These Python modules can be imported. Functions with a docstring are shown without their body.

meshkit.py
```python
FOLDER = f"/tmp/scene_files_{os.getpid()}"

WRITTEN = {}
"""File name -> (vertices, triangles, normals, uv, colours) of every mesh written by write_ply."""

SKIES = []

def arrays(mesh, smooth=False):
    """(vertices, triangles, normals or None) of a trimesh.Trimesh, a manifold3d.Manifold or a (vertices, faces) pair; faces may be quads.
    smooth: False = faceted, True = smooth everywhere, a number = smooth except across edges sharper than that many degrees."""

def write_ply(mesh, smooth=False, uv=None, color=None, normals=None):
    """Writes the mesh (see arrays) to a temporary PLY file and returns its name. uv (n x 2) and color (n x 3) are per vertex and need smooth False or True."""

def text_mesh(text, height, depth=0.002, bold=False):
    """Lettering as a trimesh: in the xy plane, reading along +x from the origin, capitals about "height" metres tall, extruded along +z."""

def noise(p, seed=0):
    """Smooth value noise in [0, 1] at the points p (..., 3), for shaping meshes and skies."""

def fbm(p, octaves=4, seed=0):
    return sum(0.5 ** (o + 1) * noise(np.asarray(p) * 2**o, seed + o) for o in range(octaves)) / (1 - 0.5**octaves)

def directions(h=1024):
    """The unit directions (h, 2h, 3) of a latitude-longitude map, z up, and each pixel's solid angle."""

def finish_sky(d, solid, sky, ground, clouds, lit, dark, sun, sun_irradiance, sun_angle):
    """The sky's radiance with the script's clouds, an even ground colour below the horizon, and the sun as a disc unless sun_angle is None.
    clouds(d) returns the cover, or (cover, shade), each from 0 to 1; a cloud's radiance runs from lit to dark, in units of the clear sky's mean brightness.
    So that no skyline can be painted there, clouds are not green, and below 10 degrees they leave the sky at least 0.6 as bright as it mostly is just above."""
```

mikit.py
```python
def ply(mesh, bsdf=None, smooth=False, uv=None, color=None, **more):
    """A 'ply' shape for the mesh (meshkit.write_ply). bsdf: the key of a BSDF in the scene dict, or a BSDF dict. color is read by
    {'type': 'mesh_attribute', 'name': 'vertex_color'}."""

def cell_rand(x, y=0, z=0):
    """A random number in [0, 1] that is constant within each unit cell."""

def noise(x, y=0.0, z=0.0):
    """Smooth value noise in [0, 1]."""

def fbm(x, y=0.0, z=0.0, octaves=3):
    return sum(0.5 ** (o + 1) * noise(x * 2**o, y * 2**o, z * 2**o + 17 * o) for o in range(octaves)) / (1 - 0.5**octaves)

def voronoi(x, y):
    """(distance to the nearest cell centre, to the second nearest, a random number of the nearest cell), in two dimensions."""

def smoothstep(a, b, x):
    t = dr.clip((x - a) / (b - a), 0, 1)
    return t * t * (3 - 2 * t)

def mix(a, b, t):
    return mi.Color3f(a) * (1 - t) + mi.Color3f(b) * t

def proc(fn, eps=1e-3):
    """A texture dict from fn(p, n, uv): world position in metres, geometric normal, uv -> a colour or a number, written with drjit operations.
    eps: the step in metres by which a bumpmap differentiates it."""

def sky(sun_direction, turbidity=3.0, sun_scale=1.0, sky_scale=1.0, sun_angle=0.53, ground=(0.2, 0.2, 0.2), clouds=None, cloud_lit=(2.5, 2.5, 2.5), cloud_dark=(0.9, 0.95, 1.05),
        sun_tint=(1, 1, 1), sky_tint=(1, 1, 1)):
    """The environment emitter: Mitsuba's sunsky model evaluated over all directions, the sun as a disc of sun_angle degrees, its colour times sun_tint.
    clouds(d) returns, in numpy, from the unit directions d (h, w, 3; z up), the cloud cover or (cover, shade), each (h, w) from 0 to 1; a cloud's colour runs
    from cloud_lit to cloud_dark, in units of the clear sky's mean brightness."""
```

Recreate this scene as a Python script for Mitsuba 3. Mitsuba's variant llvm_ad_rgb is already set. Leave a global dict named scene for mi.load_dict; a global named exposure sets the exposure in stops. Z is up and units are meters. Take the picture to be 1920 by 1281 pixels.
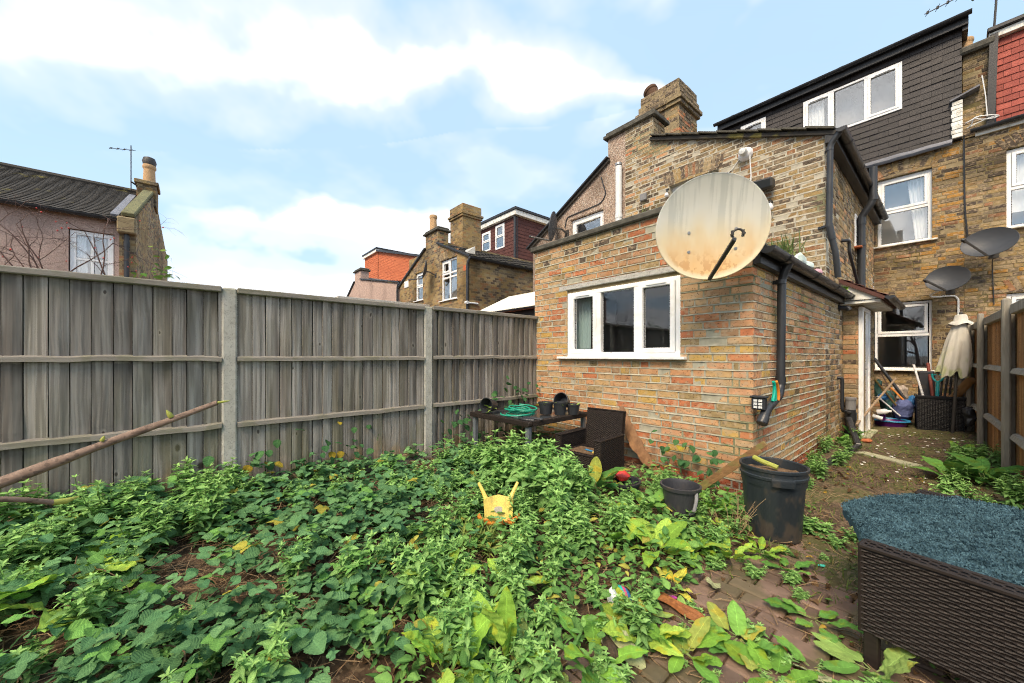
import math, numpy as np, trimesh, mitsuba as mi, drjit as dr, mikit, meshkit
from mikit import noise, fbm, voronoi, cell_rand, smoothstep, mix
from shapely.geometry import Polygon, box as sbox
T = mi.ScalarTransform4f
scene, labels = {}, {}
PI = math.pi
RNG = np.random.default_rng(7)

# ------------------------------------------------------------------ camera, sky, exposure
exposure = 2.38
YAW = math.radians(49.7)                       # the lens looks this far to the left of the garden's long axis (+y)
EYE = np.array([0.0, 0.0, 1.25])
scene['camera'] = {'type': 'perspective', 'fov': 107.8, 'fov_axis': 'x', 'near_clip': 0.05, 'far_clip': 400.0,
                   'principal_point_offset_y': -0.0215,
                   'to_world': T().look_at(origin=EYE.tolist(), target=[-math.sin(YAW), math.cos(YAW), 1.25], up=[0, 0, 1])}


def clouds(d):
    az = np.degrees(np.arctan2(d[..., 0], d[..., 1]))          # 0 = along the garden, negative to the left
    el = np.degrees(np.arcsin(np.clip(d[..., 2], -1, 1)))
    q = d / np.maximum(d[..., 2:3] + 0.22, 0.08)
    big, fine = meshkit.fbm(q * 1.9 + 3.1, 5, seed=4), meshkit.fbm(d * 9 + 11.0, 5, seed=9)
    puff = (big - 0.5) * 1.3 + (fine - 0.5) * 1.1
    # the long bright cloud that runs from the upper left down to the chimneys
    mid = np.interp(az, [-125, -104, -84, -56, -38, -28], [22, 26, 33, 38.5, 35.5, 33.5])
    half = np.interp(az, [-125, -104, -84, -56, -38, -28, -20], [7, 6.5, 7, 6, 3.2, 0.8, -4])
    bank = 1.0 - np.abs(el - mid) / np.maximum(half, 0.4)
    c1 = np.where(half > 0, np.clip(bank * 0.95 + 0.26 + puff * 1.2, 0, 1), 0)
    # low cumulus behind the roofs
    top = np.interp(az, [-130, -97, -92, -80, -66, -45, -20, 20], [14, 10, 16, 18.5, 20, 19, 14, 12]) + puff * 9
    c2 = np.clip((top - el) / 2.2 + 0.2, 0, 1) * np.interp(az, [-110, -96, -88, 60], [0.35, 0.5, 1, 1])
    c2 = c2 * (0.78 + 0.22 * np.clip(0.5 + puff * 3 + np.cos(np.radians(el) * 38), 0, 1))
    # thin wisps elsewhere
    w = np.clip((meshkit.fbm(d * np.array([5, 5, 8.0]) + 5.5, 5, seed=2) - 0.50) * 5.0, 0, 1) * np.interp(az, [-40, -20, 0, 40], [0.45, 0.8, 0.75, 0.7])
    rest = np.clip((big - 0.47) * 7 + 0.35, 0, 1) * np.interp(np.abs(az + 45), [62, 100], [0, 1])
    veil = 0.75 + 0.22 * np.clip((22 - el) / 22, 0, 1) + 0.12 * (big - 0.5)      # thin high haze that pales the blue
    cover = np.maximum.reduce([np.clip(c1, 0, 1), np.clip(c2, 0, 1), 0.62 + 0.38 * w, rest, veil])
    solid = np.maximum.reduce([np.clip(c1, 0, 1), np.clip(c2, 0, 1), w, rest])
    under = np.clip(0.06 - puff * 0.42 + np.clip((mid - el) / 14, 0, 0.22) * (bank > -0.2), 0, 0.36)
    return cover * 0.97, np.clip(under + (1 - solid) * 1.0, 0, 1)


scene['sky'] = mikit.sky([0.22, -0.62, 0.75], turbidity=3, sun_scale=0.66, sun_angle=26, clouds=clouds, cloud_lit=(2.75, 2.78, 2.82), cloud_dark=(1.50, 2.06, 2.58),
                         sky_tint=(1.0, 1.02, 1.0), sun_tint=(1.0, 0.98, 0.95))

# ------------------------------------------------------------------ keys and labels


def num(key):
    if key not in scene and key not in labels:
        return key
    k = 1
    while f'{key}_{k:03d}' in scene or f'{key}_{k:03d}' in labels:
        k += 1
    return f'{key}_{k:03d}'


_next = {}


def put(key, mesh, bsdf, smooth=False, uv=None, color=None, label=None, kind=None, **more):
    """One entry of the scene; a taken key gets the next number."""
    base, n = key, _next.get(key, 0)
    if n or key in scene or key in labels:
        n = max(n, 1)
        while f'{base}_{n:03d}' in scene or f'{base}_{n:03d}' in labels:
            n += 1
        key = f'{base}_{n:03d}'
        _next[base] = n + 1
    if isinstance(mesh, MB):
        if uv is None and mesh.hasuv:
            uv = mesh.UV()
        mesh = mesh.mesh()
    scene[key] = mikit.ply(mesh, bsdf, smooth=smooth, uv=uv, color=color, **more)
    if label or kind:
        labels[key] = {**({'label': label} if label else {}), **({'kind': kind} if kind else {})}
    return key


def thing(name, label, cat, group=None):
    key = num(name)
    labels[key] = {'label': label, 'category': cat, **({'group': group} if group else {})}
    return key


def single(name, mesh, bsdf, label, cat, group=None, **more):
    key = thing(name, label, cat, group)
    lab = labels.pop(key)
    k = put(key, mesh, bsdf, **more)
    labels[k] = lab
    return k


def struct(key, mesh, bsdf, kind='structure', **more):
    k = put(key, mesh, bsdf, **more)
    labels[k] = {'kind': kind}
    return k


# ------------------------------------------------------------------ mesh helpers
A = lambda *x: np.array(x, float)


class MB:
    """Collects vertices, triangles and, if given, one uv per piece."""

    def __init__(self):
        self.v, self.f, self.uv, self.n, self.hasuv = [], [], [], 0, False

    def add(self, v, f, uv=None):
        v, f = np.asarray(v, float), np.asarray(f, int)
        if f.shape[1] == 4:
            f = np.vstack([f[:, [0, 1, 2]], f[:, [0, 2, 3]]])
        self.v.append(v); self.f.append(f + self.n); self.n += len(v)
        if uv is not None:
            self.hasuv = True
            uv = np.asarray(uv, float)
            self.uv.append(np.tile(uv, (len(v), 1)) if uv.ndim == 1 else uv)
        return self

    def addm(self, m, uv=None):
        return self.add(m.vertices, m.faces, uv) if hasattr(m, 'vertices') else self.add(m[0], m[1], uv)

    def box(self, x0, x1, y0, y1, z0, z1, ch=0.0, uv=None):
        v, f = cbox(x1 - x0, y1 - y0, z1 - z0, ch)
        return self.add(v + A((x0 + x1) / 2, (y0 + y1) / 2, (z0 + z1) / 2), f, uv)

    def bar(self, p, q, w, h=None, up=(0, 0, 1), ch=0.0, uv=None):
        """A beam of w by h from p to q."""
        p, q = A(*p), A(*q); h = w if h is None else h
        t = (q - p) / np.linalg.norm(q - p); up = A(*up)
        if abs(t @ up) > 0.98:
            up = A(1, 0, 0)
        s = np.cross(t, up); s /= np.linalg.norm(s); u = np.cross(s, t)
        v, f = cbox(np.linalg.norm(q - p), w, h, ch)
        return self.add((p + q) / 2 + v[:, :1] * t + v[:, 1:2] * -s + v[:, 2:] * u, f, uv)

    def tube(self, pts, rad, sides=10, caps=True, uv=None):
        return self.add(*tube(pts, rad, sides, caps), uv)

    def mesh(self):
        return np.vstack(self.v), np.vstack(self.f)

    def UV(self):
        return np.vstack(self.uv)

    def move(self, M):
        M = np.asarray(M, float)
        self.v = [x @ M[:3, :3].T + M[:3, 3] for x in self.v]
        if np.linalg.det(M[:3, :3]) < 0:
            self.f = [x[:, ::-1] for x in self.f]
        return self


_cb = {}


def cbox(sx, sy, sz, c=0.0):
    c = min(c, 0.45 * min(sx, sy, sz))
    if c <= 0:
        v = np.array([[x, y, z] for x in (-.5, .5) for y in (-.5, .5) for z in (-.5, .5)]) * [sx, sy, sz]
        return v, np.array([[0, 1, 3], [0, 3, 2], [4, 6, 7], [4, 7, 5], [0, 4, 5], [0, 5, 1], [2, 3, 7], [2, 7, 6], [0, 2, 6], [0, 6, 4], [1, 5, 7], [1, 7, 3]])
    h = A(sx, sy, sz) / 2
    pts = np.array([[sg[0] * (h[0] - (0 if k == 0 else c)), sg[1] * (h[1] - (0 if k == 1 else c)), sg[2] * (h[2] - (0 if k == 2 else c))]
                    for sg in np.array(np.meshgrid([-1, 1], [-1, 1], [-1, 1])).T.reshape(-1, 3) for k in range(3)])
    m = trimesh.convex.convex_hull(pts)
    return np.array(m.vertices), np.array(m.faces)


def tube(pts, rad, sides=10, caps=True):
    p = np.asarray(pts, float)
    rad = np.broadcast_to(rad, (len(p),))
    t = np.gradient(p, axis=0); t /= np.linalg.norm(t, axis=1, keepdims=True) + 1e-12
    a = np.zeros_like(p); ref = A(0, 0, 1) if abs(t[0, 2]) < 0.9 else A(1, 0, 0)
    for i in range(len(p)):
        ref = ref - t[i] * (ref @ t[i]); ref /= np.linalg.norm(ref) + 1e-12; a[i] = ref
    b = np.cross(t, a); th = np.arange(sides) * 2 * PI / sides
    v = (p[:, None] + rad[:, None, None] * (np.cos(th)[None, :, None] * a[:, None] + np.sin(th)[None, :, None] * b[:, None])).reshape(-1, 3)
    i, j = np.meshgrid(np.arange(len(p) - 1), np.arange(sides), indexing='ij')
    q = np.stack([i * sides + j, i * sides + (j + 1) % sides, (i + 1) * sides + (j + 1) % sides, (i + 1) * sides + j], -1).reshape(-1, 4)
    f = np.vstack([q[:, [0, 1, 2]], q[:, [0, 2, 3]]])
    if caps:
        n = len(v); v = np.vstack([v, p[0], p[-1]]); k = np.arange(sides)
        f = np.vstack([f, np.stack([(k + 1) % sides, k, k * 0 + n], 1), np.stack([k, (k + 1) % sides, k * 0 + n + 1], 1) + [[(len(p) - 1) * sides] * 2 + [0]]])
    return v, f


def bend(pts, r=0.05, k=5):
    """Rounds the corners of a polyline."""
    p = np.asarray(pts, float); out = [p[0]]
    for a, b, c in zip(p[:-2], p[1:-1], p[2:]):
        la, lc = np.linalg.norm(a - b), np.linalg.norm(c - b); d = min(r, la * .45, lc * .45)
        s, e = b + (a - b) / la * d, b + (c - b) / lc * d
        for t in np.linspace(0, 1, k):
            out.append((1 - t) ** 2 * s + 2 * t * (1 - t) * b + t * t * e)
    return np.array(out + [p[-1]])


def lathe(prof, sides=32, cap0=False, cap1=False):
    """Turned shape about z from (radius, z) pairs."""
    prof = np.asarray(prof, float); th = np.arange(sides) * 2 * PI / sides
    v = np.stack([prof[:, None, 0] * np.cos(th), prof[:, None, 0] * np.sin(th), np.broadcast_to(prof[:, None, 1], (len(prof), sides))], -1).reshape(-1, 3)
    i, j = np.meshgrid(np.arange(len(prof) - 1), np.arange(sides), indexing='ij')
    q = np.stack([i * sides + j, i * sides + (j + 1) % sides, (i + 1) * sides + (j + 1) % sides, (i + 1) * sides + j], -1).reshape(-1, 4)
    f = np.vstack([q[:, [0, 1, 2]], q[:, [0, 2, 3]]]); k = np.arange(sides)
    for on, row in ((cap0, 0), (cap1, len(prof) - 1)):
        if on:
            n = len(v); v = np.vstack([v, [[0, 0, prof[row, 1]]]])
            t = np.stack([(k + 1) % sides + row * sides, k + row * sides, k * 0 + n], 1)
            f = np.vstack([f, t if row == 0 else t[:, ::-1]])
    return v, f


def extr(poly, depth):
    m = trimesh.creation.extrude_polygon(poly, depth, engine='earcut')
    return np.array(m.vertices), np.array(m.faces)


def frame(o, u, n):
    """4 x 4 of a wall: x runs along it, y out of it, z up."""
    M = np.eye(4); M[:3, 0], M[:3, 1], M[:3, 2], M[:3, 3] = u, n, (0, 0, 1), o
    return M


def at(loc, rz=0.0, s=1.0, rx=0.0, ry=0.0):
    return np.array((T().translate(list(map(float, loc))).rotate([0, 0, 1], math.degrees(rz)).rotate([0, 1, 0], float(ry)).rotate([1, 0, 0], float(rx)).scale(s)).matrix, float)


def xf(vf, M):
    v, f = np.asarray(vf[0], float), np.asarray(vf[1])
    M = np.asarray(M, float)
    v = v @ M[:3, :3].T + M[:3, 3]
    return v, (f[:, ::-1] if np.linalg.det(M[:3, :3]) < 0 else f)


def wob(v, amp, freq, seed=0):
    """Displaces points by smooth noise."""
    v = np.asarray(v, float)
    return v + amp * 2 * np.stack([meshkit.noise(v * freq + 17.3 * k, seed + k) - 0.5 for k in range(3)], -1)


def grid(nu, nv):
    i, j = np.meshgrid(np.arange(nu - 1), np.arange(nv - 1), indexing='ij')
    q = np.stack([i * nv + j, (i + 1) * nv + j, (i + 1) * nv + j + 1, i * nv + j + 1], -1).reshape(-1, 4)
    return np.vstack([q[:, [0, 1, 2]], q[:, [0, 2, 3]]])

# ------------------------------------------------------------------ materials


def rgb(c):
    return {'type': 'rgb', 'value': list(map(float, c))}


def mat(name, color, rough=0.7, spec=0.4, metallic=0.0, bump=None, bscale=0.002, eps=1e-3, **more):
    """A two-sided principled material; color is a triple or a function of (p, n, uv)."""
    b = {'type': 'principled', 'base_color': mikit.proc(color) if callable(color) else rgb(color), 'roughness': rough, 'specular': spec, **more}
    if metallic:
        b['metallic'] = metallic
    if bump:
        b = {'type': 'bumpmap', 'nested': b, 'arbitrary': mikit.proc(lambda p, n, uv: bump(p, n, uv) * bscale, eps), 'scale': 1.0}
    scene[name] = {'type': 'twosided', 'bsdf': b}
    return name


def pick(r, cols):
    """A colour of the list by a number in [0, 1]."""
    out = mi.Color3f(*cols[-1])
    for k in range(len(cols) - 2, -1, -1):
        out = dr.select(r < (k + 1) / len(cols), mi.Color3f(*cols[k]), out)
    return out


EXT = [(.46, .215, .105), (.50, .285, .17), (.49, .33, .19), (.48, .32, .11), (.46, .20, .10), (.50, .295, .16), (.43, .165, .085), (.43, .30, .18), (.49, .26, .14), (.34, .21, .125), (.48, .27, .15), (.46, .31, .16)]
STK = [(.34, .245, .12), (.22, .17, .11), (.31, .205, .095), (.115, .088, .066), (.37, .285, .165), (.18, .138, .095), (.35, .245, .11), (.27, .21, .135), (.33, .17, .09), (.14, .11, .082)]


def brick_fn(p, n, uv):
    """uv: a number of the brick's own, and 0 for the extension's bricks, 1 for the old stock bricks, 2 for engineering red, 3 for rusty lichen stain."""
    r, style = uv.x, uv.y
    h = p.x + p.y
    c = dr.select(style < .5, pick(r, EXT) * mi.Color3f(1.0, .965, .90), dr.select(style < 1.5, pick(r, STK) * .88, dr.select(style < 2.5, mi.Color3f(.36, .10, .05), mi.Color3f(.36, .19, .05))))
    blot = fbm(h * 21 + r * 50, p.z * 30, p.x * 4, octaves=3)
    c = c * (0.72 + 0.56 * blot)
    c = mix(c, mi.Color3f(.43, .33, .22), 0.55 * smoothstep(.56, .74, noise(h * 34 + 9 * r, p.z * 50, 3.1)))
    c = c * (1 - 0.6 * smoothstep(.72, .80, noise(h * 95 + r * 9, p.z * 120, 7.7)))
    soot = smoothstep(.50, .78, fbm(h * 1.4 + 3, p.z * 1.9, style * 7, octaves=3))
    c = c * (1 - (0.25 + 0.3 * (style > .5)) * soot)
    return c


mat('brick', brick_fn, 0.85, 0.25, bump=lambda p, n, uv: fbm((p.x + p.y) * 90, p.z * 90, p.x * 15, octaves=3), bscale=0.004, eps=2e-3)


def mortar_fn(lo, hi):
    def fn(p, n, uv):
        h = p.x + p.y
        c = mix(lo, hi, fbm(h * 26, p.z * 26, 1.0, octaves=3))
        g = smoothstep(.52, .75, fbm(h * 1.6 + 8, p.z * 2.1, 4.0, octaves=3))
        return mix(c, c * mi.Color3f(.52, .55, .42), g)
    return fn


mat('mortar', mortar_fn((.27, .255, .195), (.44, .42, .33)), 0.9, 0.2)
mat('old_mortar', mortar_fn((.33, .305, .24), (.50, .465, .375)), 0.9, 0.2)
mat('dirty_mortar', mortar_fn((.20, .155, .09), (.31, .25, .15)), 0.9, 0.2)


def far_brick(p, n, uv):
    """Stock brickwork too far off to tell the bricks apart."""
    u = p.x + p.y * 1.0
    row = dr.floor(p.z / .075)
    col = u / .17 + .5 * (row - 2 * dr.floor(row / 2))
    r = cell_rand(dr.floor(col), row, 5)
    fu, fz = col - dr.floor(col), p.z / .075 - row
    c = pick(r, STK) * 1.0
    m = dr.maximum(smoothstep(.90, .97, fu), smoothstep(.80, .92, fz))
    c = mix(c, mi.Color3f(.36, .30, .19), m * .8)
    warm = fbm(u * .9, p.z * .8, 2.0, octaves=3)
    c = mix(c, mi.Color3f(.33, .22, .085), .42 * smoothstep(.45, .7, warm)) * .88
    return c * (1 - .45 * smoothstep(.5, .8, fbm(u * 1.3 + 5, p.z * 1.2, 8.0, octaves=2)))


mat('far_brick', far_brick, 0.9, 0.2)


def pebble(p, n, uv):
    u = (p.x + p.y) * 40
    a, b, w = voronoi(u, p.z * 40 + p.x * 3)
    c = pick(w, [(.40, .30, .23), (.46, .36, .29), (.32, .24, .19), (.50, .42, .35), (.38, .28, .23)])
    c = c * (.65 + .5 * smoothstep(.6, .1, a))
    return c * (1 - .4 * smoothstep(.5, .75, fbm((p.x + p.y) * 1.2, p.z * .8, 3.0, octaves=3)))


mat('pebbledash', pebble, 0.95, 0.15)
mat('pink_pebbledash', lambda p, n, uv: (pebble(p, n, uv) * .5 + mi.Color3f(.19, .145, .125)) * mi.Color3f(1.16, 1.12, 1.16), 0.95, 0.15)


def weather(cols, fx=95, fz=2.2, moss=0.0, low=None):
    """Weathered timber, grain along z, with knots, damp streaks and some algae. uv.x tells the boards apart."""
    def fn(p, n, uv):
        h = p.x + p.y + uv.x * 31
        g = fbm(h * fx, p.z * fz + uv.x * 17, uv.x * 5, octaves=4)
        c = mix(cols[0], cols[1], smoothstep(.25, .75, g))
        c = c * (0.70 + 0.60 * cell_rand(dr.floor(uv.x * 997), 3, 1))
        streak = smoothstep(.54, .72, fbm(h * 13, p.z * .9 + uv.x * 9, 2.0, octaves=3))
        c = mix(c, mi.Color3f(*cols[2]), .5 * streak)
        a, b, w = voronoi(h * 7.0 + uv.x * 57, p.z * 3.1 + uv.x * 130)
        w = dr.select(noise(p.z * 2.3 + uv.x * 71, h * 3, 4.0) > .5, w, 0.0); a = a * (.8 + 1.2 * cell_rand(dr.floor(uv.x * 997), 7, 2))
        ring = smoothstep(.20, .06, a) * (w > .52)
        c = mix(c, mi.Color3f(.045, .035, .028), .8 * smoothstep(.10, .04, a) * (w > .52))
        c = mix(c, mi.Color3f(.40, .37, .32), .35 * ring * (1 - smoothstep(.10, .04, a)))
        if low:      # damp runs down from under the capping and the rails
            for zt, dz in ((1.76, .42), (1.20, .26), (.67, .2)):
                run = smoothstep(zt - dz * (.25 + 1.1 * noise(h * 17, zt * 9, uv.x * 31)), zt, p.z) * (p.z < zt)
                c = c * (1 - .42 * run * smoothstep(.35, .6, noise(h * 11 + 4, zt * 5, 2.0)))
        if moss:
            c = mix(c, mi.Color3f(.13, .13, .055), moss * smoothstep(.48, .72, fbm(h * 7, p.z * 2.2, 6.0, octaves=3)) * (.35 + .65 * smoothstep(1.0, .3, p.z)))
        if low:
            c = mix(c, mi.Color3f(*low), .75 * smoothstep(.62, .18, p.z + .25 * noise(h * 11, p.z * 3, 1.0)) * smoothstep(.38, .62, noise(h * 6, p.z * 5, 9.0)))
        return c
    return fn


mat('fence_board', weather([(.160, .146, .132), (.310, .290, .266), (.095, .076, .062)], moss=.42, low=(.36, .24, .13)), 0.9, 0.2,
    bump=lambda p, n, uv: fbm((p.x + p.y) * 75, p.z * 3, 1.0, octaves=3), bscale=0.0035, eps=2e-3)
mat('fence_rail', lambda p, n, uv: mix(mix((.15, .135, .118), (.28, .26, .228), fbm(p.y * 5 + p.x * 5, p.z * 80, p.x * 60, octaves=3)), (.14, .14, .08), .4 * smoothstep(.5, .7, fbm(p.x * 4 + p.y * 9, p.z * 20, 3.0, octaves=3))), 0.9, 0.2)
mat('brown_board', weather([(.25, .125, .048), (.42, .23, .10), (.13, .08, .042)], fx=80, fz=2.0), 0.8, 0.25)
mat('grey_timber', lambda p, n, uv: mix((.20, .18, .145), (.35, .325, .27), fbm((p.x - p.y) * 40, p.z * 5 + p.y * 9, 2.0, octaves=3)), 0.9, 0.2)
mat('concrete', lambda p, n, uv: mix((.30, .29, .255), (.46, .45, .41), fbm(p.y * 30 + p.x * 30, p.z * 25, 2.0, octaves=4)) * (1 - .22 * smoothstep(.70, .78, noise(p.y * 130, p.z * 130, p.x * 130))) * mix((1, 1, 1), (.72, .74, .55), smoothstep(.3, .0, p.z) + .6 * smoothstep(1.7, 1.85, p.z)), 0.9, 0.2)
mat('coping', lambda p, n, uv: mix((.045, .042, .035), (.12, .115, .095), fbm(p.x * 20 + p.y * 20, p.z * 30, 2.0, octaves=3)), 0.85, 0.3)
mat('stone', lambda p, n, uv: mix((.34, .33, .30), (.52, .51, .48), fbm(p.x * 45 + p.y * 20, p.z * 60, 2.0, octaves=3)) * (1 - .3 * smoothstep(.62, .7, noise(p.x * 120, p.z * 140, p.y * 90))), 0.9, 0.2)
mat('upvc', lambda p, n, uv: mix((.80, .81, .82), (.72, .72, .69), smoothstep(.55, .8, fbm(p.x * 5 + p.y * 5, p.z * 9, 2.0, octaves=3))), 0.32, 0.5)
mat('seal', (.06, .06, .065), 0.6)
mat('white_paint', lambda p, n, uv: mix((.74, .74, .70), (.45, .43, .37), .7 * smoothstep(.5, .75, fbm(p.x * 12 + p.y * 12, p.z * 16, 2.0, octaves=3))), 0.6, 0.3)
mat('black_plastic', lambda p, n, uv: mix((.016, .018, .022), (.035, .038, .044), fbm(p.x * 9 + p.y * 9, p.z * 5, 1.0, octaves=2)), 0.38, 0.5)
mat('grey_plastic', (.20, .20, .205), 0.5)
mat('pale_plastic', (.68, .70, .71), 0.4)
mat('iron', (.045, .042, .04), 0.55, 0.5)
mat('zinc', (.42, .43, .44), 0.4, metallic=0.85)
mat('lead', lambda p, n, uv: mix((.10, .105, .125), (.20, .205, .235), fbm(p.x * 6 + p.y * 6, p.z * 9, 1.0)), 0.6, 0.4)
mat('slate_tile', lambda p, n, uv: mix((.019, .0165, .017), (.040, .035, .036), fbm(p.x * 6 + uv.x * 40, p.z * 14, uv.x * 9, octaves=3)) * (.8 + .45 * uv.x), 0.6, 0.4)
mat('red_tile', lambda p, n, uv: mix((.24, .055, .045), (.36, .10, .075), fbm(p.x * 9 + uv.x * 40, p.z * 14, uv.x * 9, octaves=3)) * (.8 + .4 * uv.x), 0.8, 0.3)
mat('red_tile_plain', lambda p, n, uv: mix((.06, .028, .024), (.12, .05, .04), fbm(p.x * 9, p.y * 9, p.z * 20, octaves=3)), 0.7, 0.3)
mat('orange_tile', lambda p, n, uv: mix((.40, .10, .045), (.52, .17, .08), fbm(p.x * 2, p.z * 9, p.y * 2, octaves=3)), 0.85, 0.3)
mat('brown_tile', lambda p, n, uv: mix((.07, .028, .026), (.12, .05, .042), fbm(p.x * 3 + p.y * 3, p.z * 9, 1.0, octaves=3)), 0.8, 0.3)
mat('roof_tile', lambda p, n, uv: mix(mix((.030, .028, .026), (.075, .068, .06), fbm(p.x * 6, p.y * 6, p.z * 6, octaves=3)), (.22, .19, .05), .7 * smoothstep(.60, .72, fbm(p.x * 1.6, p.y * 2.2, p.z * 1.5 + 3, octaves=4)) * smoothstep(.45, .65, noise(p.x * 9, p.y * 9, p.z * 9))), 0.85, 0.3)
mat('fascia', (.018, .018, .02), 0.45, 0.5)
mat('cream_roof', lambda p, n, uv: mix((.62, .58, .46), (.72, .70, .62), fbm(p.x * 4, p.y * 4, 1.0)), 0.6, 0.3)
mat('mossy_coping', lambda p, n, uv: mix((.10, .095, .06), (.165, .165, .085), fbm(p.x * 3, p.y * 8, p.z * 3, octaves=3)), 0.95, 0.2)
mat('straw_wood', lambda p, n, uv: mix((.20, .15, .09), (.40, .31, .20), fbm(p.x * 9, p.y * 12, p.z * 90, octaves=3)), 0.9, 0.2)
mat('clay', (.46, .30, .16), 0.8, 0.3)
mat('terracotta', (.40, .13, .06), 0.85, 0.3)
mat('teal_blind', (.26, .36, .36), 0.9, 0.1)
mat('interior', (.34, .35, .35), 0.9, 0.2)
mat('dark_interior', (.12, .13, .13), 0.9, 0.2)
mat('curtain', (.72, .76, .78), 0.9, 0.1)
scene['glass'] = {'type': 'thindielectric', 'int_ior': 1.55, 'ext_ior': 1.0}
scene['bright_glass'] = {'type': 'thindielectric', 'int_ior': 2.5, 'ext_ior': 1.0}
scene['mid_glass'] = {'type': 'thindielectric', 'int_ior': 1.8, 'ext_ior': 1.0}
mat('dark_clay', (.09, .05, .03), 0.85, 0.3)
mat('dish_grey', (.055, .06, .07), 0.5, 0.4)


def dish_fn(p, n, uv):
    """The old white dish: rain streaks above, rust bleeding over the lower half. uv: place on the dish, -1 to 1."""
    x, y = uv.x, uv.y
    s = fbm(x * 17, y * .8, 2.0, octaves=4)
    c = mix((.64, .645, .60), (.52, .535, .50), smoothstep(.45, .68, s))
    c = mix(c, (.62, .54, .37), smoothstep(.55, -.15, y + .35 * noise(x * 5, y * 2, 4.0)))
    rust = smoothstep(.08, -.85, y + .5 * (fbm(x * 7, y * 2.2, 9.0, octaves=3) - .5)) * smoothstep(.98, .86, dr.sqrt(x * x + y * y))
    c = mix(c, (.56, .33, .12), .8 * rust)
    return mix(c, (.34, .15, .04), .5 * smoothstep(.5, .62, fbm(x * 15, y * 9, 5.0, octaves=3)) * smoothstep(-.3, -.85, y) * smoothstep(.98, .88, dr.sqrt(x * x + y * y)))


mat('dish_white', dish_fn, 0.45, 0.45)


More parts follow.
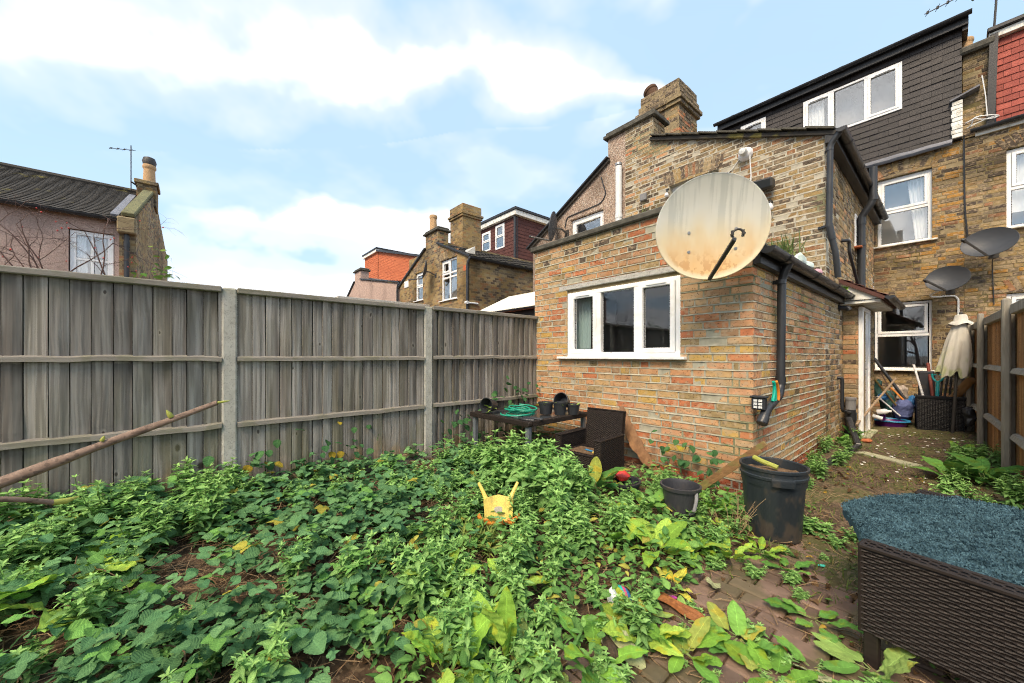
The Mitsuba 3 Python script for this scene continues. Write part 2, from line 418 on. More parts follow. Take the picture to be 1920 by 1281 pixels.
def soil(p, n, uv):
    c = mix((.030, .020, .013), (.10, .066, .043), fbm(p.x * 16, p.y * 16, 1.0, octaves=4))
    c = mix(c, mi.Color3f(.088, .067, .048) * (.6 + .7 * noise(p.x * 23, p.y * 23, 3.0)), .7 * smoothstep(2.6, 5.0, p.y) * smoothstep(-1.3, -1.0, p.x))
    c = mix(c, mi.Color3f(.085, .095, .034), .6 * smoothstep(.46, .64, fbm(p.x * 3.3, p.y * 3.3, 5.0, octaves=4)) * smoothstep(-1.4, -.8, p.x))
    return mix(c, mi.Color3f(.17, .12, .075), .6 * smoothstep(.64, .72, noise(p.x * 70, p.y * 70, 2.0)))


mat('soil', soil, 0.95, 0.15, bump=lambda p, n, uv: fbm(p.x * 30, p.y * 30, 1.0, octaves=4), bscale=0.02, eps=4e-3)
mat('paver', lambda p, n, uv: mix(mix((.115, .074, .055), (.215, .148, .115), fbm(p.x * 14 + uv.x * 31, p.y * 14, 1.0, octaves=4)) * (.65 + .6 * uv.x), (.095, .088, .042), .6 * smoothstep(.54, .68, fbm(p.x * 4, p.y * 4, 7.0, octaves=4))), 0.8, 0.3,
    bump=lambda p, n, uv: fbm(p.x * 60, p.y * 60, 1.0, octaves=3), bscale=0.004, eps=2e-3)


def leafmat(name, c, rough=0.45, trans=0.5):
    scene[name] = {'type': 'principledthin', 'base_color': {'type': 'mesh_attribute', 'name': 'vertex_color'} if c is None else rgb(c), 'roughness': rough, 'diff_trans': trans, 'spec_trans': 0.0, 'eta': 1.4}


leafmat('leaf', None)
mat('stem', (.13, .085, .045), 0.8)
mat('green_stem', (.12, .20, .05), 0.7)
mat('straw', lambda p, n, uv: mix((.16, .095, .05), (.34, .24, .14), uv.x), 0.9, 0.2)
mat('bark', lambda p, n, uv: mix((.12, .08, .058), (.27, .19, .145), fbm(p.x * 60, p.y * 60, p.z * 60, octaves=3)) * (1 - .35 * smoothstep(.6, .7, noise(p.x * 110, p.y * 110, p.z * 110))), 0.75, 0.3)
mat('bud', (.30, .32, .06), 0.6)
mat('twig', (.10, .06, .05), 0.85)

# ------------------------------------------------------------------ brickwork and joinery


def lay_bricks(poly, course=.075, bond='flemish', joint=.012, seed=1, z0=0.0, uoff=0.0, relief=.003, deep=()):
    """Bricks of a wall whose outline (with openings) is poly in (u, z). Returns (centre u, centre z, mesh, size) of each: front at about y = 0."""
    rg = np.random.default_rng(seed); out = []
    umin, zmin, umax, zmax = poly.bounds
    row = int(math.floor((zmin - z0) / course))
    while z0 + row * course < zmax:
        zb, zt = z0 + row * course + joint / 2, z0 + (row + 1) * course - joint / 2
        wob_z = rg.normal(0, .0012)
        u = umin - .34 + uoff + (0.164 if row % 2 else 0.0) + rg.uniform(-.012, .012)
        k = row % 2
        while u < umax:
            ln = (.215 if k % 2 == 0 else .1025) if bond == 'flemish' else .215
            if bond == 'mixed':
                ln = .215 if rg.random() < .62 else .1025
            ln += rg.normal(0, .004)
            a, b = u, u + ln
            u = b + joint + rg.normal(0, .0015); k += 1
            if b < umin or a > umax:
                continue
            r = sbox(max(a, umin), zb + wob_z, min(b, umax), zt + wob_z)
            y = rg.normal(0, relief)
            if not poly.contains(r):
                r = r.intersection(poly)
                if r.is_empty or r.area < 3e-4:
                    continue
                for g in getattr(r, 'geoms', [r]):
                    if g.geom_type == 'Polygon' and g.area > 3e-4:
                        v, f = extr(g, .03)
                        v = np.stack([v[:, 0], y - .03 + v[:, 2], v[:, 1]], 1)
                        out.append((g.centroid.x, g.centroid.y, (v, f[:, ::-1]), rg.random()))
                continue
            a, b = r.bounds[0], r.bounds[2]; c, d = r.bounds[1], r.bounds[3]; e = .005
            dp = .1025 if any(abs(a - x) < .02 or abs(b - x) < .02 for x in deep) else .03
            j = lambda: rg.normal(0, .0013)
            # outer ring at the back of the bevel, inner ring on the face, back ring in the mortar
            v = np.array([[a, y - dp, c], [b, y - dp, c], [b, y - dp, d], [a, y - dp, d],
                          [a + j(), y - e, c + j()], [b + j(), y - e, c + j()], [b + j(), y - e, d + j()], [a + j(), y - e, d + j()],
                          [a + e, y + j(), c + e], [b - e, y + j(), c + e], [b - e, y + j(), d - e], [a + e, y + j(), d - e]])
            f = []
            for k0, k1 in ((0, 4), (4, 8)):
                for s in range(4):
                    t = (s + 1) % 4
                    f += [[k0 + s, k0 + t, k1 + t], [k0 + s, k1 + t, k1 + s]]
            f += [[8, 9, 10], [8, 10, 11]]
            out.append(((a + b) / 2, (c + d) / 2, (v, np.array(f)), rg.random()))
        row += 1
    return out


def orient(vf, M):
    """Into the world, with outward faces: local x cross z must point to -y for a right-handed wall frame."""
    return xf(vf, M)


WALLQ = {}


def brick_wall(holder, parent_key, poly, M, style, core, name='brick', core_depth=.012, thick=.22, limit=None, core_poly=None, **kw):
    """Mortar core as holder__parent_key; its bricks are queued per holder so that only the 300 that show largest become parts."""
    key = put(f'{holder}__{parent_key}', MB().addm(wall_core(core_poly or poly, M, core_depth, thick)), core)
    q = WALLQ.setdefault(holder, [])
    for u, z, vf, r in lay_bricks(poly, **kw):
        w = (M @ A(u, 0, z, 1))[:3]
        st = style(u, z, r) if callable(style) else style
        r, st = st if isinstance(st, tuple) else (r, st)
        q.append((np.linalg.norm(w - EYE), key, name, orient(vf, M), (r, st)))
    return key


def wall_core(poly, M, depth, thick):
    v, f = extr(poly, thick)
    v = np.stack([v[:, 0], -depth - thick + v[:, 2], v[:, 1]], 1)
    return xf((v, f[:, ::-1]), M)


def toothed(poly, u, into, parity, course=.075, z0=0.0, cut=.1145):
    """Takes the end brick out of every second course, where the wall round the corner shows its own brick's end."""
    a, b, c, d = poly.bounds
    for row in range(int((b - z0) / course) - 1, int((d - z0) / course) + 2):
        if row % 2 == parity:
            poly = poly.difference(sbox(min(u, u + into * cut), z0 + row * course, max(u, u + into * cut), z0 + (row + 1) * course))
    return poly


def pointing(key, poly, M, matname, course=.075, z0=0.0, proud=.006, h=.013, seed=3, deep=.004):
    """Weather-struck bed joints: ribbons of mortar whose lower edge overhangs the brick below."""
    rg = np.random.default_rng(seed); mb = MB(); a, b, c, d = poly.bounds
    for row in range(int((b - z0) / course), int((d - z0) / course) + 1):
        z = z0 + row * course; u = a
        while u < c:
            e = min(c, u + rg.uniform(.25, .6))
            r = sbox(u, z - .001, e, z + .001).intersection(poly)
            for g in getattr(r, 'geoms', [r]):
                if g.is_empty or g.bounds[2] - g.bounds[0] < .03:
                    continue
                x0, x1 = g.bounds[0] - .002, g.bounds[2] + .002; n = max(2, int((x1 - x0) / .07)); x = np.linspace(x0, x1, n)
                zz = z + rg.normal(0, .0016, n); pr = proud * rg.uniform(.45, 1.2, n); hh = h * rg.uniform(.75, 1.15, n) / 2
                v = np.vstack([np.stack([x, np.full(n, -deep - .001), zz + hh], 1), np.stack([x, pr, zz - hh], 1), np.stack([x, np.full(n, -deep - .001), zz - hh - .002], 1)])
                k = np.arange(n - 1); mb.add(v, np.vstack([np.stack([k, k + 1, n + k + 1, n + k], 1), np.stack([n + k, n + k + 1, 2 * n + k + 1, 2 * n + k], 1)]))
            u = e
    put(f'{key}__pointing', mb.move(M), matname, kind='stuff')


def flush_bricks(holder, limit=300, side_pref=None):
    q = sorted(WALLQ.pop(holder), key=lambda t: t[0])
    for d, key, name, vf, uv in q[:limit]:
        put(f'{key}__{name}', MB().addm(vf, uv), 'brick')
    rest = {}
    for d, key, name, vf, uv in q[limit:]:
        rest.setdefault(key, MB()).addm(vf, uv)
    for key, mb in rest.items():
        put(f'{key}__brickwork', mb, 'brick', kind='stuff')


def arch(holder, u0, u1, zs, rise, h, M, style, seed=1, n=None, proud=.004, keep=True, name='arch_brick'):
    """Soldier bricks over an opening, on a segmental curve."""
    rg = np.random.default_rng(seed); n = n or int((u1 - u0) / .075)
    mb = MB()
    for k in range(n):
        a, b = u0 + (u1 - u0) * k / n + .005, u0 + (u1 - u0) * (k + 1) / n - .005
        f = lambda u: zs + rise * (1 - ((u - (u0 + u1) / 2) / ((u1 - u0) / 2)) ** 2)
        za, zb = f(a), f(b); t = (k + .5) / n * 2 - 1; lean = t * rise * 1.2
        v = np.array([[x, y, z] for y in (-.03, proud) for (x, z) in ((a, za), (b, zb), (b + lean, zb + h), (a + lean, za + h))])
        fc = np.array([[4, 5, 6], [4, 6, 7], [0, 1, 5], [0, 5, 4], [1, 2, 6], [1, 6, 5], [2, 3, 7], [2, 7, 6], [3, 0, 4], [3, 4, 7]])
        vf = xf((v, fc), M); uv = (rg.random(), style)
        if keep:
            put(f'{holder}__{name}', MB().addm(vf, uv), 'brick')
        else:
            mb.addm(vf, uv)
    if not keep:
        put(f'{holder}__{name}', mb, 'brick')


def window(holder, M, u0, u1, z0, z1, lights, fw=.06, sill=None, back=.0, depth=.07, glass='glass', room='interior', vents=(), curtain=None, frame_mat='upvc', trans=None, room_depth=1.6, name='window', sillmat='upvc', curtain_mat='curtain'):
    """A plastic window in the wall frame M (y out). lights: (u0, u1, z0, z1, opens) of each pane's sash in fractions or metres."""
    fr = MB()
    y1, y0 = -back, -back - depth
    bars = lambda a, b, c, d, t, ya, yb: [fr_add(fr, a, a + t, ya, yb, c, d), fr_add(fr, b - t, b, ya, yb, c, d), fr_add(fr, a + t, b - t, ya, yb, c, c + t), fr_add(fr, a + t, b - t, ya, yb, d - t, d)]

    def fr_add(mb, a, b, ya, yb, c, d):
        mb.box(a, b, ya, yb, c, d, .005)
    bars(u0, u1, z0, z1, fw, y0, y1)
    for (a, b, c, d, opens) in lights:
        if opens:      # an opening sash stands a little proud of the outer frame
            bars(a, b, c, d, .05, y0 + .01, y1 + .012)
            for t, zz in ((.05, 0), ):
                pass
    # mullions and transoms between lights
    us = sorted({round(l[1], 4) for l in lights if l[1] < u1 - fw - .03}); zs = sorted({round(l[3], 4) for l in lights if l[3] < z1 - fw - .03})
    for u in us:
        fr_add(fr, u - .002, u + .056, y0, y1 - .001, z0 + fw, z1 - fw)
    for z in zs:
        fr_add(fr, u0 + fw, u1 - fw, y0, y1 - .001, z - .002, z + .056)
    fr.move(M)
    key = put(f'{holder}__{name}', fr, frame_mat)
    for (a, b, c, d, opens) in lights:
        t = .05 if opens else .0
        gy = y1 - .028
        g = xf((np.array([[a + t, gy, c + t], [b - t, gy, c + t], [b - t, gy, d - t], [a + t, gy, d - t]]), np.array([[0, 1, 2], [0, 2, 3]])), M)
        put(f'{key}__pane', g, glass)
        s = MB(); e = .006
        for x0, x1, za, zb in ((a + t, a + t + e, c + t, d - t), (b - t - e, b - t, c + t, d - t), (a + t + e, b - t - e, c + t, c + t + e), (a + t + e, b - t - e, d - t - e, d - t)):
            s.box(x0, x1, gy + .001, gy + .006, za, zb)
        put(f'{key}__gasket', s.move(M), 'seal')
    for (a, b, z) in vents:
        v = MB().box(a, b, y1 + .011, y1 + .024, z, z + .022, .003)
        put(f'{key}__trickle_vent', v.move(M), 'upvc')
    if sill:
        put(f'{key}__sill', MB().box(sill[0], sill[1], y0 - .02, sill[3], sill[2] - .028, sill[2], .004).move(M), sillmat)
    if room:
        r = MB(); a, b, c, d, y = u0 + .002, u1 - .002, z0 + .002, z1 - .002, y0 - (.32 if glass == 'bright_glass' else room_depth)
        vv = np.array([[a, y0 - .002, c], [b, y0 - .002, c], [b, y0 - .002, d], [a, y0 - .002, d], [a - .4, y, c - .5], [b + .4, y, c - .5], [b + .4, y, d + .3], [a - .4, y, d + .3]])
        r.add(vv, [[4, 5, 6, 7], [0, 1, 5, 4], [1, 2, 6, 5], [2, 3, 7, 6], [3, 0, 4, 7]])
        put(f'{key}__interior', r.move(M), room)
    if curtain:
        for (a, b, a2, b2, c, d) in curtain:
            nu = 28; s = np.linspace(0, 1, nu); rows = np.linspace(0, 1, 8); pts = []
            for t in rows:
                x = (a + (b - a) * s) * (1 - t) + (a2 + (b2 - a2) * s) * t
                pts.append(np.stack([x, y0 - .09 + .02 * np.sin(s * 28 + t) * (.5 + t * .5), np.full(nu, c + (d - c) * t)], 1))
            m = MB().add(np.vstack(pts), grid(8, nu)); put(f'{key}__curtain', m.move(M), curtain_mat, smooth=True)
    return key


def gutter(holder, p, q, r=.055, name='gutter', matname='black_plastic', clips=True):
    """Half-round gutter from p to q, open on top, with union clips."""
    p, q = A(*p), A(*q); t = (q - p) / np.linalg.norm(q - p); s = np.cross(t, A(0, 0, 1)); s /= np.linalg.norm(s)
    th = np.linspace(PI, 2 * PI, 11); prof = [(math.cos(x) * r, math.sin(x) * r) for x in th] + [(math.cos(x) * (r - .006), math.sin(x) * (r - .006)) for x in th[::-1]]
    v = np.array([e + s * a + A(0, 0, 1) * b for e in (p, q) for a, b in prof]); n = len(prof)
    f = [[k, (k + 1) % n, n + (k + 1) % n, n + k] for k in range(n)]
    mb = MB().add(v, f)
    for e, sg in ((p, -1), (q, 1)):
        v2 = np.array([e + s * math.cos(x) * r + A(0, 0, 1) * math.sin(x) * r for x in th] + [e]); mb.add(v2, [[k, k + 1, 11] for k in range(10)])
    if clips:
        L = np.linalg.norm(q - p)
        for d in np.arange(.5, L, 1.1):
            c = p + t * d
            for a, b in zip(th[:-1], th[1:]):
                pass
            ring = [(math.cos(x) * (r + .008), math.sin(x) * (r + .008)) for x in th]
            v = np.array([c + t * w + s * a + A(0, 0, 1) * b for w in (-.04, .04) for a, b in ring])
            mb.add(v, [[k, k + 1, 11 + k + 1, 11 + k] for k in range(10)])
    return put(f'{holder}__{name}', mb, matname, smooth=40)


def pipe(holder, pts, r, name='downpipe', matname='black_plastic', sockets=(), rad=.08, brackets=(), sides=14):
    mb = MB().tube(bend(pts, rad, 6), r, sides)
    for p, q in sockets:
        mb.tube([p, q], r * 1.16, sides)
    for p, d in brackets:
        d = A(*d); p = A(*p)
        mb.bar(p, p + d, .03, .03); mb.tube([p - A(0, 0, .02), p + A(0, 0, .02)], r * 1.2, sides)
    return put(f'{holder}__{name}', mb, matname, smooth=45)


def tiled_roof(holder, p0, p1, p2, p3, mat_, rows, cols, name='roof', thick=.05, tile=.02):
    """A pitched roof face: p0-p1 along the eaves, p3-p2 along the ridge; overlapping rows of tiles with a wavy section as real relief."""
    p0, p1, p2, p3 = (A(*p) for p in (p0, p1, p2, p3))
    n = np.cross(p1 - p0, p3 - p0); n /= np.linalg.norm(n); n = n if n[2] > 0 else -n
    per = 4; mb = MB(); s = np.linspace(0, 1, cols * per + 1); wave = np.tile([0, .5, 1, .5], cols + 1)[:len(s)] * tile * .8
    for r in range(rows):
        a, b = r / rows, min(1, (r + 1.08) / rows)
        lo = (p0 + (p3 - p0) * a)[None] * (1 - s[:, None]) + (p1 + (p2 - p1) * a)[None] * s[:, None]
        hi = (p0 + (p3 - p0) * b)[None] * (1 - s[:, None]) + (p1 + (p2 - p1) * b)[None] * s[:, None]
        v = np.vstack([lo + n * (tile + wave)[:, None], hi + n * (wave * .6)[:, None], lo + n * -.004])
        m = len(s); k = np.arange(m - 1)
        f = np.vstack([np.stack([k, k + 1, m + k + 1, m + k], 1), np.stack([2 * m + k, 2 * m + k + 1, k + 1, k], 1)])
        mb.add(v, f)
    c = [p0, p1, p2, p3]; v = np.array(c + [x - n * thick for x in c])
    mb.add(v - n * .004, [[0, 1, 2, 3], [4, 7, 6, 5], [0, 4, 5, 1], [1, 5, 6, 2], [2, 6, 7, 3], [3, 7, 4, 0]])
    return put(f'{holder}__{name}', mb, mat_, kind=None)


def hung_tiles(holder, M, poly, mat_, course, width, name='tile', limit=300, base='tile_hanging', basemat='fascia', seed=1, proud=.02):
    """Tiles or slates hung on a wall: each overlaps the one below; broken bond. Those that show largest are parts."""
    rg = np.random.default_rng(seed)
    key = put(f'{holder}__{base}', MB().addm(wall_core(poly, M, .004, .05)), basemat)
    u0, z0, u1, z1 = poly.bounds; row, q = 0, []
    z = z0
    while z < z1 - .02:
        u = u0 - width * (.5 if row % 2 else 0)
        while u < u1:
            a, b = max(u, u0), min(u + width - .004, u1); u += width
            if b - a < .03:
                continue
            r = sbox(a, z, b, min(z + course * 1.15, z1)).intersection(poly)
            for g in getattr(r, 'geoms', [r]):
                if g.is_empty or g.geom_type != 'Polygon' or g.area < 8e-4:
                    continue
                c, d, e, h = g.bounds; j = rg.normal(0, .0015, 4)
                lo, hi = proud + rg.normal(0, .0025), .004
                v = np.array([[c, lo + j[0], d + j[2]], [e, lo + j[1], d + j[3]], [e, hi, h], [c, hi, h], [c, lo - .011, d + j[2]], [e, lo - .011, d + j[3]]])
                f = np.array([[0, 1, 2], [0, 2, 3], [4, 5, 1], [4, 1, 0], [4, 0, 3], [1, 5, 2]])
                w = (M @ A((c + e) / 2, 0, d, 1))[:3]
                q.append((np.linalg.norm(w - EYE), xf((v, f), M), (rg.random(), 0)))
        z += course; row += 1
    q.sort(key=lambda t: t[0]); rest = MB()
    for k, (d, vf, uv) in enumerate(q):
        if k < limit:
            put(f'{key}__{name}', MB().addm(vf, uv), mat_)
        else:
            rest.addm(vf, uv)
    if len(q) > limit:
        put(f'{key}__{name}_rows', rest, mat_, kind='stuff')
    return key


def dish(name, label, group, centre, normal, rx, ry, matname, arm_end=None, foot=None, depth=.09, up=(0, 0, 1), holes=False, rim=.012, seg=48):
    """Offset satellite dish: a shallow bowl facing normal, rolled rim, a clip, an arm that carries the head, a wall bracket."""
    k = thing(name, label, 'satellite dish', group)
    n = A(*normal); n /= np.linalg.norm(n); s = np.cross(A(*up), n); s /= np.linalg.norm(s); t = np.cross(n, s); c = A(*centre)
    rr = np.concatenate([np.linspace(0, 1, 15), [1.012, 1.02, 1.012, .995]]); th = np.arange(seg) * 2 * PI / seg
    zz = np.concatenate([-depth * (1 - np.linspace(0, 1, 15) ** 2), [.004, -.004, -.016, -.018]])
    v, uv = [], []
    for r, z in zip(rr, zz):
        v.append(c + s * (r * rx * np.cos(th))[:, None] + t * (r * ry * np.sin(th))[:, None] + n * z)
        uv.append(np.stack([r * np.cos(th), r * np.sin(th)], 1))
    for r, z in zip(np.linspace(.99, 0, 8), -depth * (1 - np.linspace(.99, 0, 8) ** 2) - .012):
        v.append(c + s * (r * rx * np.cos(th))[:, None] + t * (r * ry * np.sin(th))[:, None] + n * z)
        uv.append(np.stack([r * np.cos(th), r * np.sin(th)], 1))
    R = len(v); i, j = np.meshgrid(np.arange(R - 1), np.arange(seg), indexing='ij')
    q = np.stack([i * seg + j, (i + 1) * seg + j, (i + 1) * seg + (j + 1) % seg, i * seg + (j + 1) % seg], -1).reshape(-1, 4)
    put(f'{k}__reflector', (np.vstack(v), q), matname, smooth=True, uv=np.vstack(uv))
    loc = lambda x, y, z: c + s * x + t * y + n * z
    if arm_end is not None:
        e = A(*arm_end); b = loc(*arm_root(rx, ry, depth))
        m = MB().bar(b, e, .026, .034, up=n)
        put(f'{k}__arm', m, 'iron')
        d = (e - b) / np.linalg.norm(e - b)
        th2 = np.linspace(-.2 * PI, 1.2 * PI, 16); cc = e + d * .045
        ring = [cc + (s * math.cos(x) + t * math.sin(x)) * .034 for x in th2]
        mb = MB().tube(ring, .008, 6)
        for sg in (-1, 1):
            mb.tube([cc + s * sg * .036 + n * -.02, cc + s * sg * .036 + n * .03], .009, 6)
            mb.tube([cc + s * sg * .036 + t * -.02, cc + s * sg * .036 + t * .028], .008, 6)
        put(f'{k}__head_clamp' if holes else f'{k}__head', mb if holes else MB().tube([e, e + d * .05 + n * -.03], .03, 12).tube([e - n * .02, e - n * .06], .026, 12), 'iron' if holes else 'black_plastic')
    if foot is not None:
        b = loc(0, -.12 * ry, -depth - .01)
        put(f'{k}__bracket', MB().tube(bend([b, b - n * .12, A(*foot)], .05), .02, 10).box(foot[0] - .06, foot[0] + .06, foot[1] - .01, foot[1] + .01, foot[2] - .08, foot[2] + .08), 'iron')
    if holes:
        for x, y in ((-.155, -.02), (.19, -.02), (-.155, -.175), (.19, -.175)):
            z = -depth * (1 - (x / rx) ** 2 - (y / ry) ** 2)
            put(f'{k}__bolt', MB().tube([loc(x, y, z - .004), loc(x, y, z + .006)], .0125, 10), 'zinc')
    return k


def arm_root(rx, ry, depth):
    return (0.0, -ry * 1.0, .01)


def pot_chimney(parent, x, y, z0, z1, r, matname='clay', name='chimney_pot'):
    h = z1 - z0
    prof = [(r * .95, 0), (r * 1.08, .04), (r * 1.02, .08), (r * .92, h * .75), (r * .95, h * .78), (r * 1.1, h * .84), (r * 1.1, h * .95), (r * 1.0, h), (r * .8, h), (r * .75, h * .6)]
    return put(f'{parent}__{name}', xf(lathe(prof, 20), at((x, y, z0))), matname, smooth=40)


def aerial(parent, base, top, boom0, boom1, n=9, el=.16, name='aerial', matname='iron'):
    mb = MB().tube([base, top], .016, 8).tube([boom0, boom1], .010, 6)
    b0, b1 = A(*boom0), A(*boom1); d = b1 - b0; s = np.cross(d, A(0, 0, 1)); s /= np.linalg.norm(s)
    for k in range(n):
        p = b0 + d * (k + .3) / n
        mb.tube([p - s * el, p + s * el], .005, 5)
        mb.tube([p - A(0, 0, .02), p + A(0, 0, .03)], .018, 6)
    return put(f'{parent}__{name}', mb, matname)

# ------------------------------------------------------------------ the brick extension (faces the garden)
WY, XS, OY, HY = 3.65, -1.105, 6.48, 11.30
END = lambda y: frame((0, y, 0), (1, 0, 0), (0, -1, 0))           # walls that face the camera's garden
SIDE = lambda x: frame((x, 0, 0), (0, 1, 0), (1, 0, 0))           # walls that face +x
EXTN = thing('brick_extension', 'single storey orange and buff brick extension with white triple window at the garden end', 'building')
ext_end = Polygon([(-3.81, -.1), (XS, -.1), (XS, 2.15), (-1.75, 2.705), (-3.81, 2.705)]).difference(sbox(-3.212, 1.235, -1.735, 2.10)).difference(sbox(-3.35, 2.10, -1.70, 2.16))
ext_side = sbox(WY, -.1, OY, 2.13)
base_style = lambda u, z, r: 2 if z < .14 else (1 if (r < .05 or (z > 2.40 and r < .45)) else 0)
k_end = brick_wall(EXTN, 'wall', toothed(ext_end, XS, -1, 1), END(WY), base_style, 'mortar', core_depth=.004, bond='mixed', joint=.013, seed=11, deep=(XS,), relief=.002,
                   core_poly=ext_end.intersection(sbox(-9, -1, XS - .012, 9)))
k_side = brick_wall(EXTN, 'side_wall', toothed(ext_side, WY, 1, 0), SIDE(XS), lambda u, z, r: 2 if z < .14 else (1 if r < .06 else 0), 'mortar', core_depth=.004, bond='mixed', joint=.013, seed=12, deep=(WY,), relief=.002,
                    core_poly=sbox(WY + .012, -.1, OY, 2.13))
flush_bricks(EXTN)
pointing(k_end, ext_end.intersection(sbox(-3.8, .14, XS, 2.7)), END(WY), 'mortar', seed=5)
pointing(k_side, ext_side.intersection(sbox(WY, .14, OY, 2.1)), SIDE(XS), 'mortar', seed=6)
put(f'{EXTN}__lintel', MB().box(-3.35, -1.70, WY - .003, WY + .1, 2.10, 2.158, .004), 'stone')
window(EXTN, END(WY), -3.21, -1.737, 1.245, 2.055, [(-3.152, -2.755, 1.287, 2.022, True), (-2.672, -2.257, 1.297, 2.01, False), (-2.198, -1.795, 1.287, 2.028, True)], fw=.05, back=.012,
       sill=(-3.33, -1.67, 1.244, .065), vents=((-3.06, -2.85, 1.992), (-2.10, -1.88, 1.998)), room='dark_interior', curtain=[(-3.20, -2.96, -3.20, -2.96, 1.25, 2.05)], curtain_mat='teal_blind')
put(f'{EXTN}__window_head', MB().box(-3.21, -1.737, WY + .03, WY + .1, 2.056, 2.10), 'dirty_mortar')
cop = MB().box(-3.86, -1.76, WY - .045, WY + .26, 2.706, 2.775, .012)
cop.bar((-1.77, WY + .1, 2.745), (-1.02, WY + .1, 2.165), .29, .06, ch=.01)
put(f'{EXTN}__coping', cop, 'coping')
roof = MB().add([[-3.81, WY + .2, 2.71], [-1.76, WY + .2, 2.71], [-1.76, OY, 2.71], [-3.81, OY, 2.71], [-1.0, WY + .02, 2.17], [-1.0, OY, 2.17], [-1.76, WY + .02, 2.73], [-1.76, OY, 2.73]], [[0, 1, 2, 3], [6, 4, 5, 7]])
roof.add([[-3.812, WY + .03, 0], [-3.812, OY, 0], [-3.812, OY, 2.7], [-3.812, WY + .03, 2.7]], [[0, 1, 2, 3]])
put(f'{EXTN}__roof', roof, 'coping')
put(f'{EXTN}__eaves_board', MB().box(XS + .001, -1.045, WY - .01, 7.45, 2.035, 2.165, .004), 'fascia')
gutter(EXTN, (-.985, WY - .06, 2.155), (-.985, 7.5, 2.155), .056)
pipe(EXTN, [(-.985, 4.22, 2.12), (-1.04, 4.22, 1.98), (-1.045, 4.2, .97), (-1.04, 4.13, .885), (-1.01, 3.66, .80), (-1.02, 3.57, .69)], .036, rad=.06,
     sockets=[((-1.045, 4.2, 1.06), (-1.045, 4.2, .985)), ((-1.015, 3.61, .745), (-1.0195, 3.575, .695))], brackets=[((-1.045, 4.21, 1.95), (-.06, 0, 0))])

# ------------------------------------------------------------------ the terraced house behind it: rear addition, main rear wall, dormer
TH = thing('terraced_house', 'terraced house of old yellow stock brick with a black slate hung loft dormer', 'house')
out_end = Polygon([(-4.18, 2.4), (XS, 2.0), (XS, 4.24), (-3.60, 5.26), (-3.60, 5.70), (-4.18, 5.70)]).difference(sbox(-3.28, 2.9, -2.45, 4.30))
k_out = brick_wall(TH, 'addition_wall', out_end, END(OY), lambda u, z, r: ((.35, .55, .95, .15, .45, .65)[int(r * 60) % 6] if (u < -3.3 and z > 3.6 and r * 13 % 1 < .6) else r, 0 if (u < -3.3 and r > .9) else 1), 'old_mortar', core_depth=.003, joint=.017, seed=21, relief=.002)
out_side = sbox(OY + .03, -.1, HY, 4.18).difference(sbox(8.78, 3.15, 9.12, 3.74)).difference(sbox(7.70, -.2, 9.02, 2.05))
brick_wall(TH, 'addition_side_wall', out_side, SIDE(XS), lambda u, z, r: 0 if r > .8 else 1, 'old_mortar', core_depth=.006, seed=22)
rear = sbox(XS, -.1, .15, 5.42).difference(sbox(-1.11, .96, -.262, 2.40)).difference(sbox(-1.06, 3.60, -.262, 5.06))
brick_wall(TH, 'rear_wall', rear, END(HY), lambda u, z, r: 3 if (-.34 < u < .13 and z > 2.9 and (r * 7) % 1 < .38) else 1, 'dirty_mortar', core_depth=.006, seed=23)
# chimney on the party wall of the rear additions, and the taller stack behind it
for nm, x0, x1, y0, y1, z0, z1, z2 in (('parapet_chimney', -4.585, -3.59, OY + .001, 6.90, 5.0, 5.70, 5.83), ('chimney', -4.45, -3.59, 7.50, 8.32, 4.6, 6.42, 6.92)):
    lo = -4.18 if nm == 'parapet_chimney' else x0
    if nm == 'chimney':
        brick_wall(TH, nm, sbox(x0, z0, x1 - .03, z1), END(y0), lambda u, z, r: ((.35, .55, .95, .15)[int(r * 40) % 4] if r * 7 % 1 < .5 else r, 0 if r < .15 else 1), 'dirty_mortar', core_depth=.006, thick=.3, seed=25)
        brick_wall(TH, nm + '_flank', sbox(y0, z0, y1, z1), SIDE(x1), lambda u, z, r: ((.35, .55, .95, .15)[int(r * 40) % 4] if r * 7 % 1 < .5 else r, 0 if r < .15 else 1), 'dirty_mortar', core_depth=.006, thick=.3, seed=26)
        put(f'{TH}__chimney_core', MB().box(x0, x1 - .35, y0 + .25, y1, z0, z1 + .4), 'far_brick')
        mb = MB(); q = []
        for (o, a, b) in ((.05, 6.40, 6.475), (.085, 6.475, 6.55), (.035, 6.55, 6.70), (.0, 6.70, 6.92)):
            p = sbox(x0 - o, a, x1 + o - .031, b); brick_wall(TH, 'chimney_head', p, END(y0 - o), lambda u, z, r: ((.35, .55, .95, .15)[int(r * 40) % 4], 1), 'dirty_mortar', core_depth=.005, seed=int(a * 100), thick=.3, z0=a)
            brick_wall(TH, 'chimney_head', sbox(y0 - o, a, y1 + o, b), SIDE(x1 + o), lambda u, z, r: ((.35, .55, .95, .15)[int(r * 40) % 4], 1), 'dirty_mortar', core_depth=.005, seed=int(a * 90), thick=.3, z0=a)
    else:
        brick_wall(TH, nm, sbox(y0 + .03, z0, y1, z1), SIDE(x1), lambda u, z, r: 1, 'dirty_mortar', core_depth=.006, thick=.3, seed=27)
        c = MB().box(-4.66, -3.52, OY - .07, 6.98, 5.705, 5.77, .01).box(-4.62, -3.56, OY - .03, 6.94, 5.77, 5.835, .01)
        put(f'{TH}__parapet_coping', c, 'coping')
        put(f'{TH}__coping_brick', MB().box(-4.0, -3.78, OY + .06, OY + .26, 5.836, 5.90, .008, uv=(.6, 0)), 'brick')
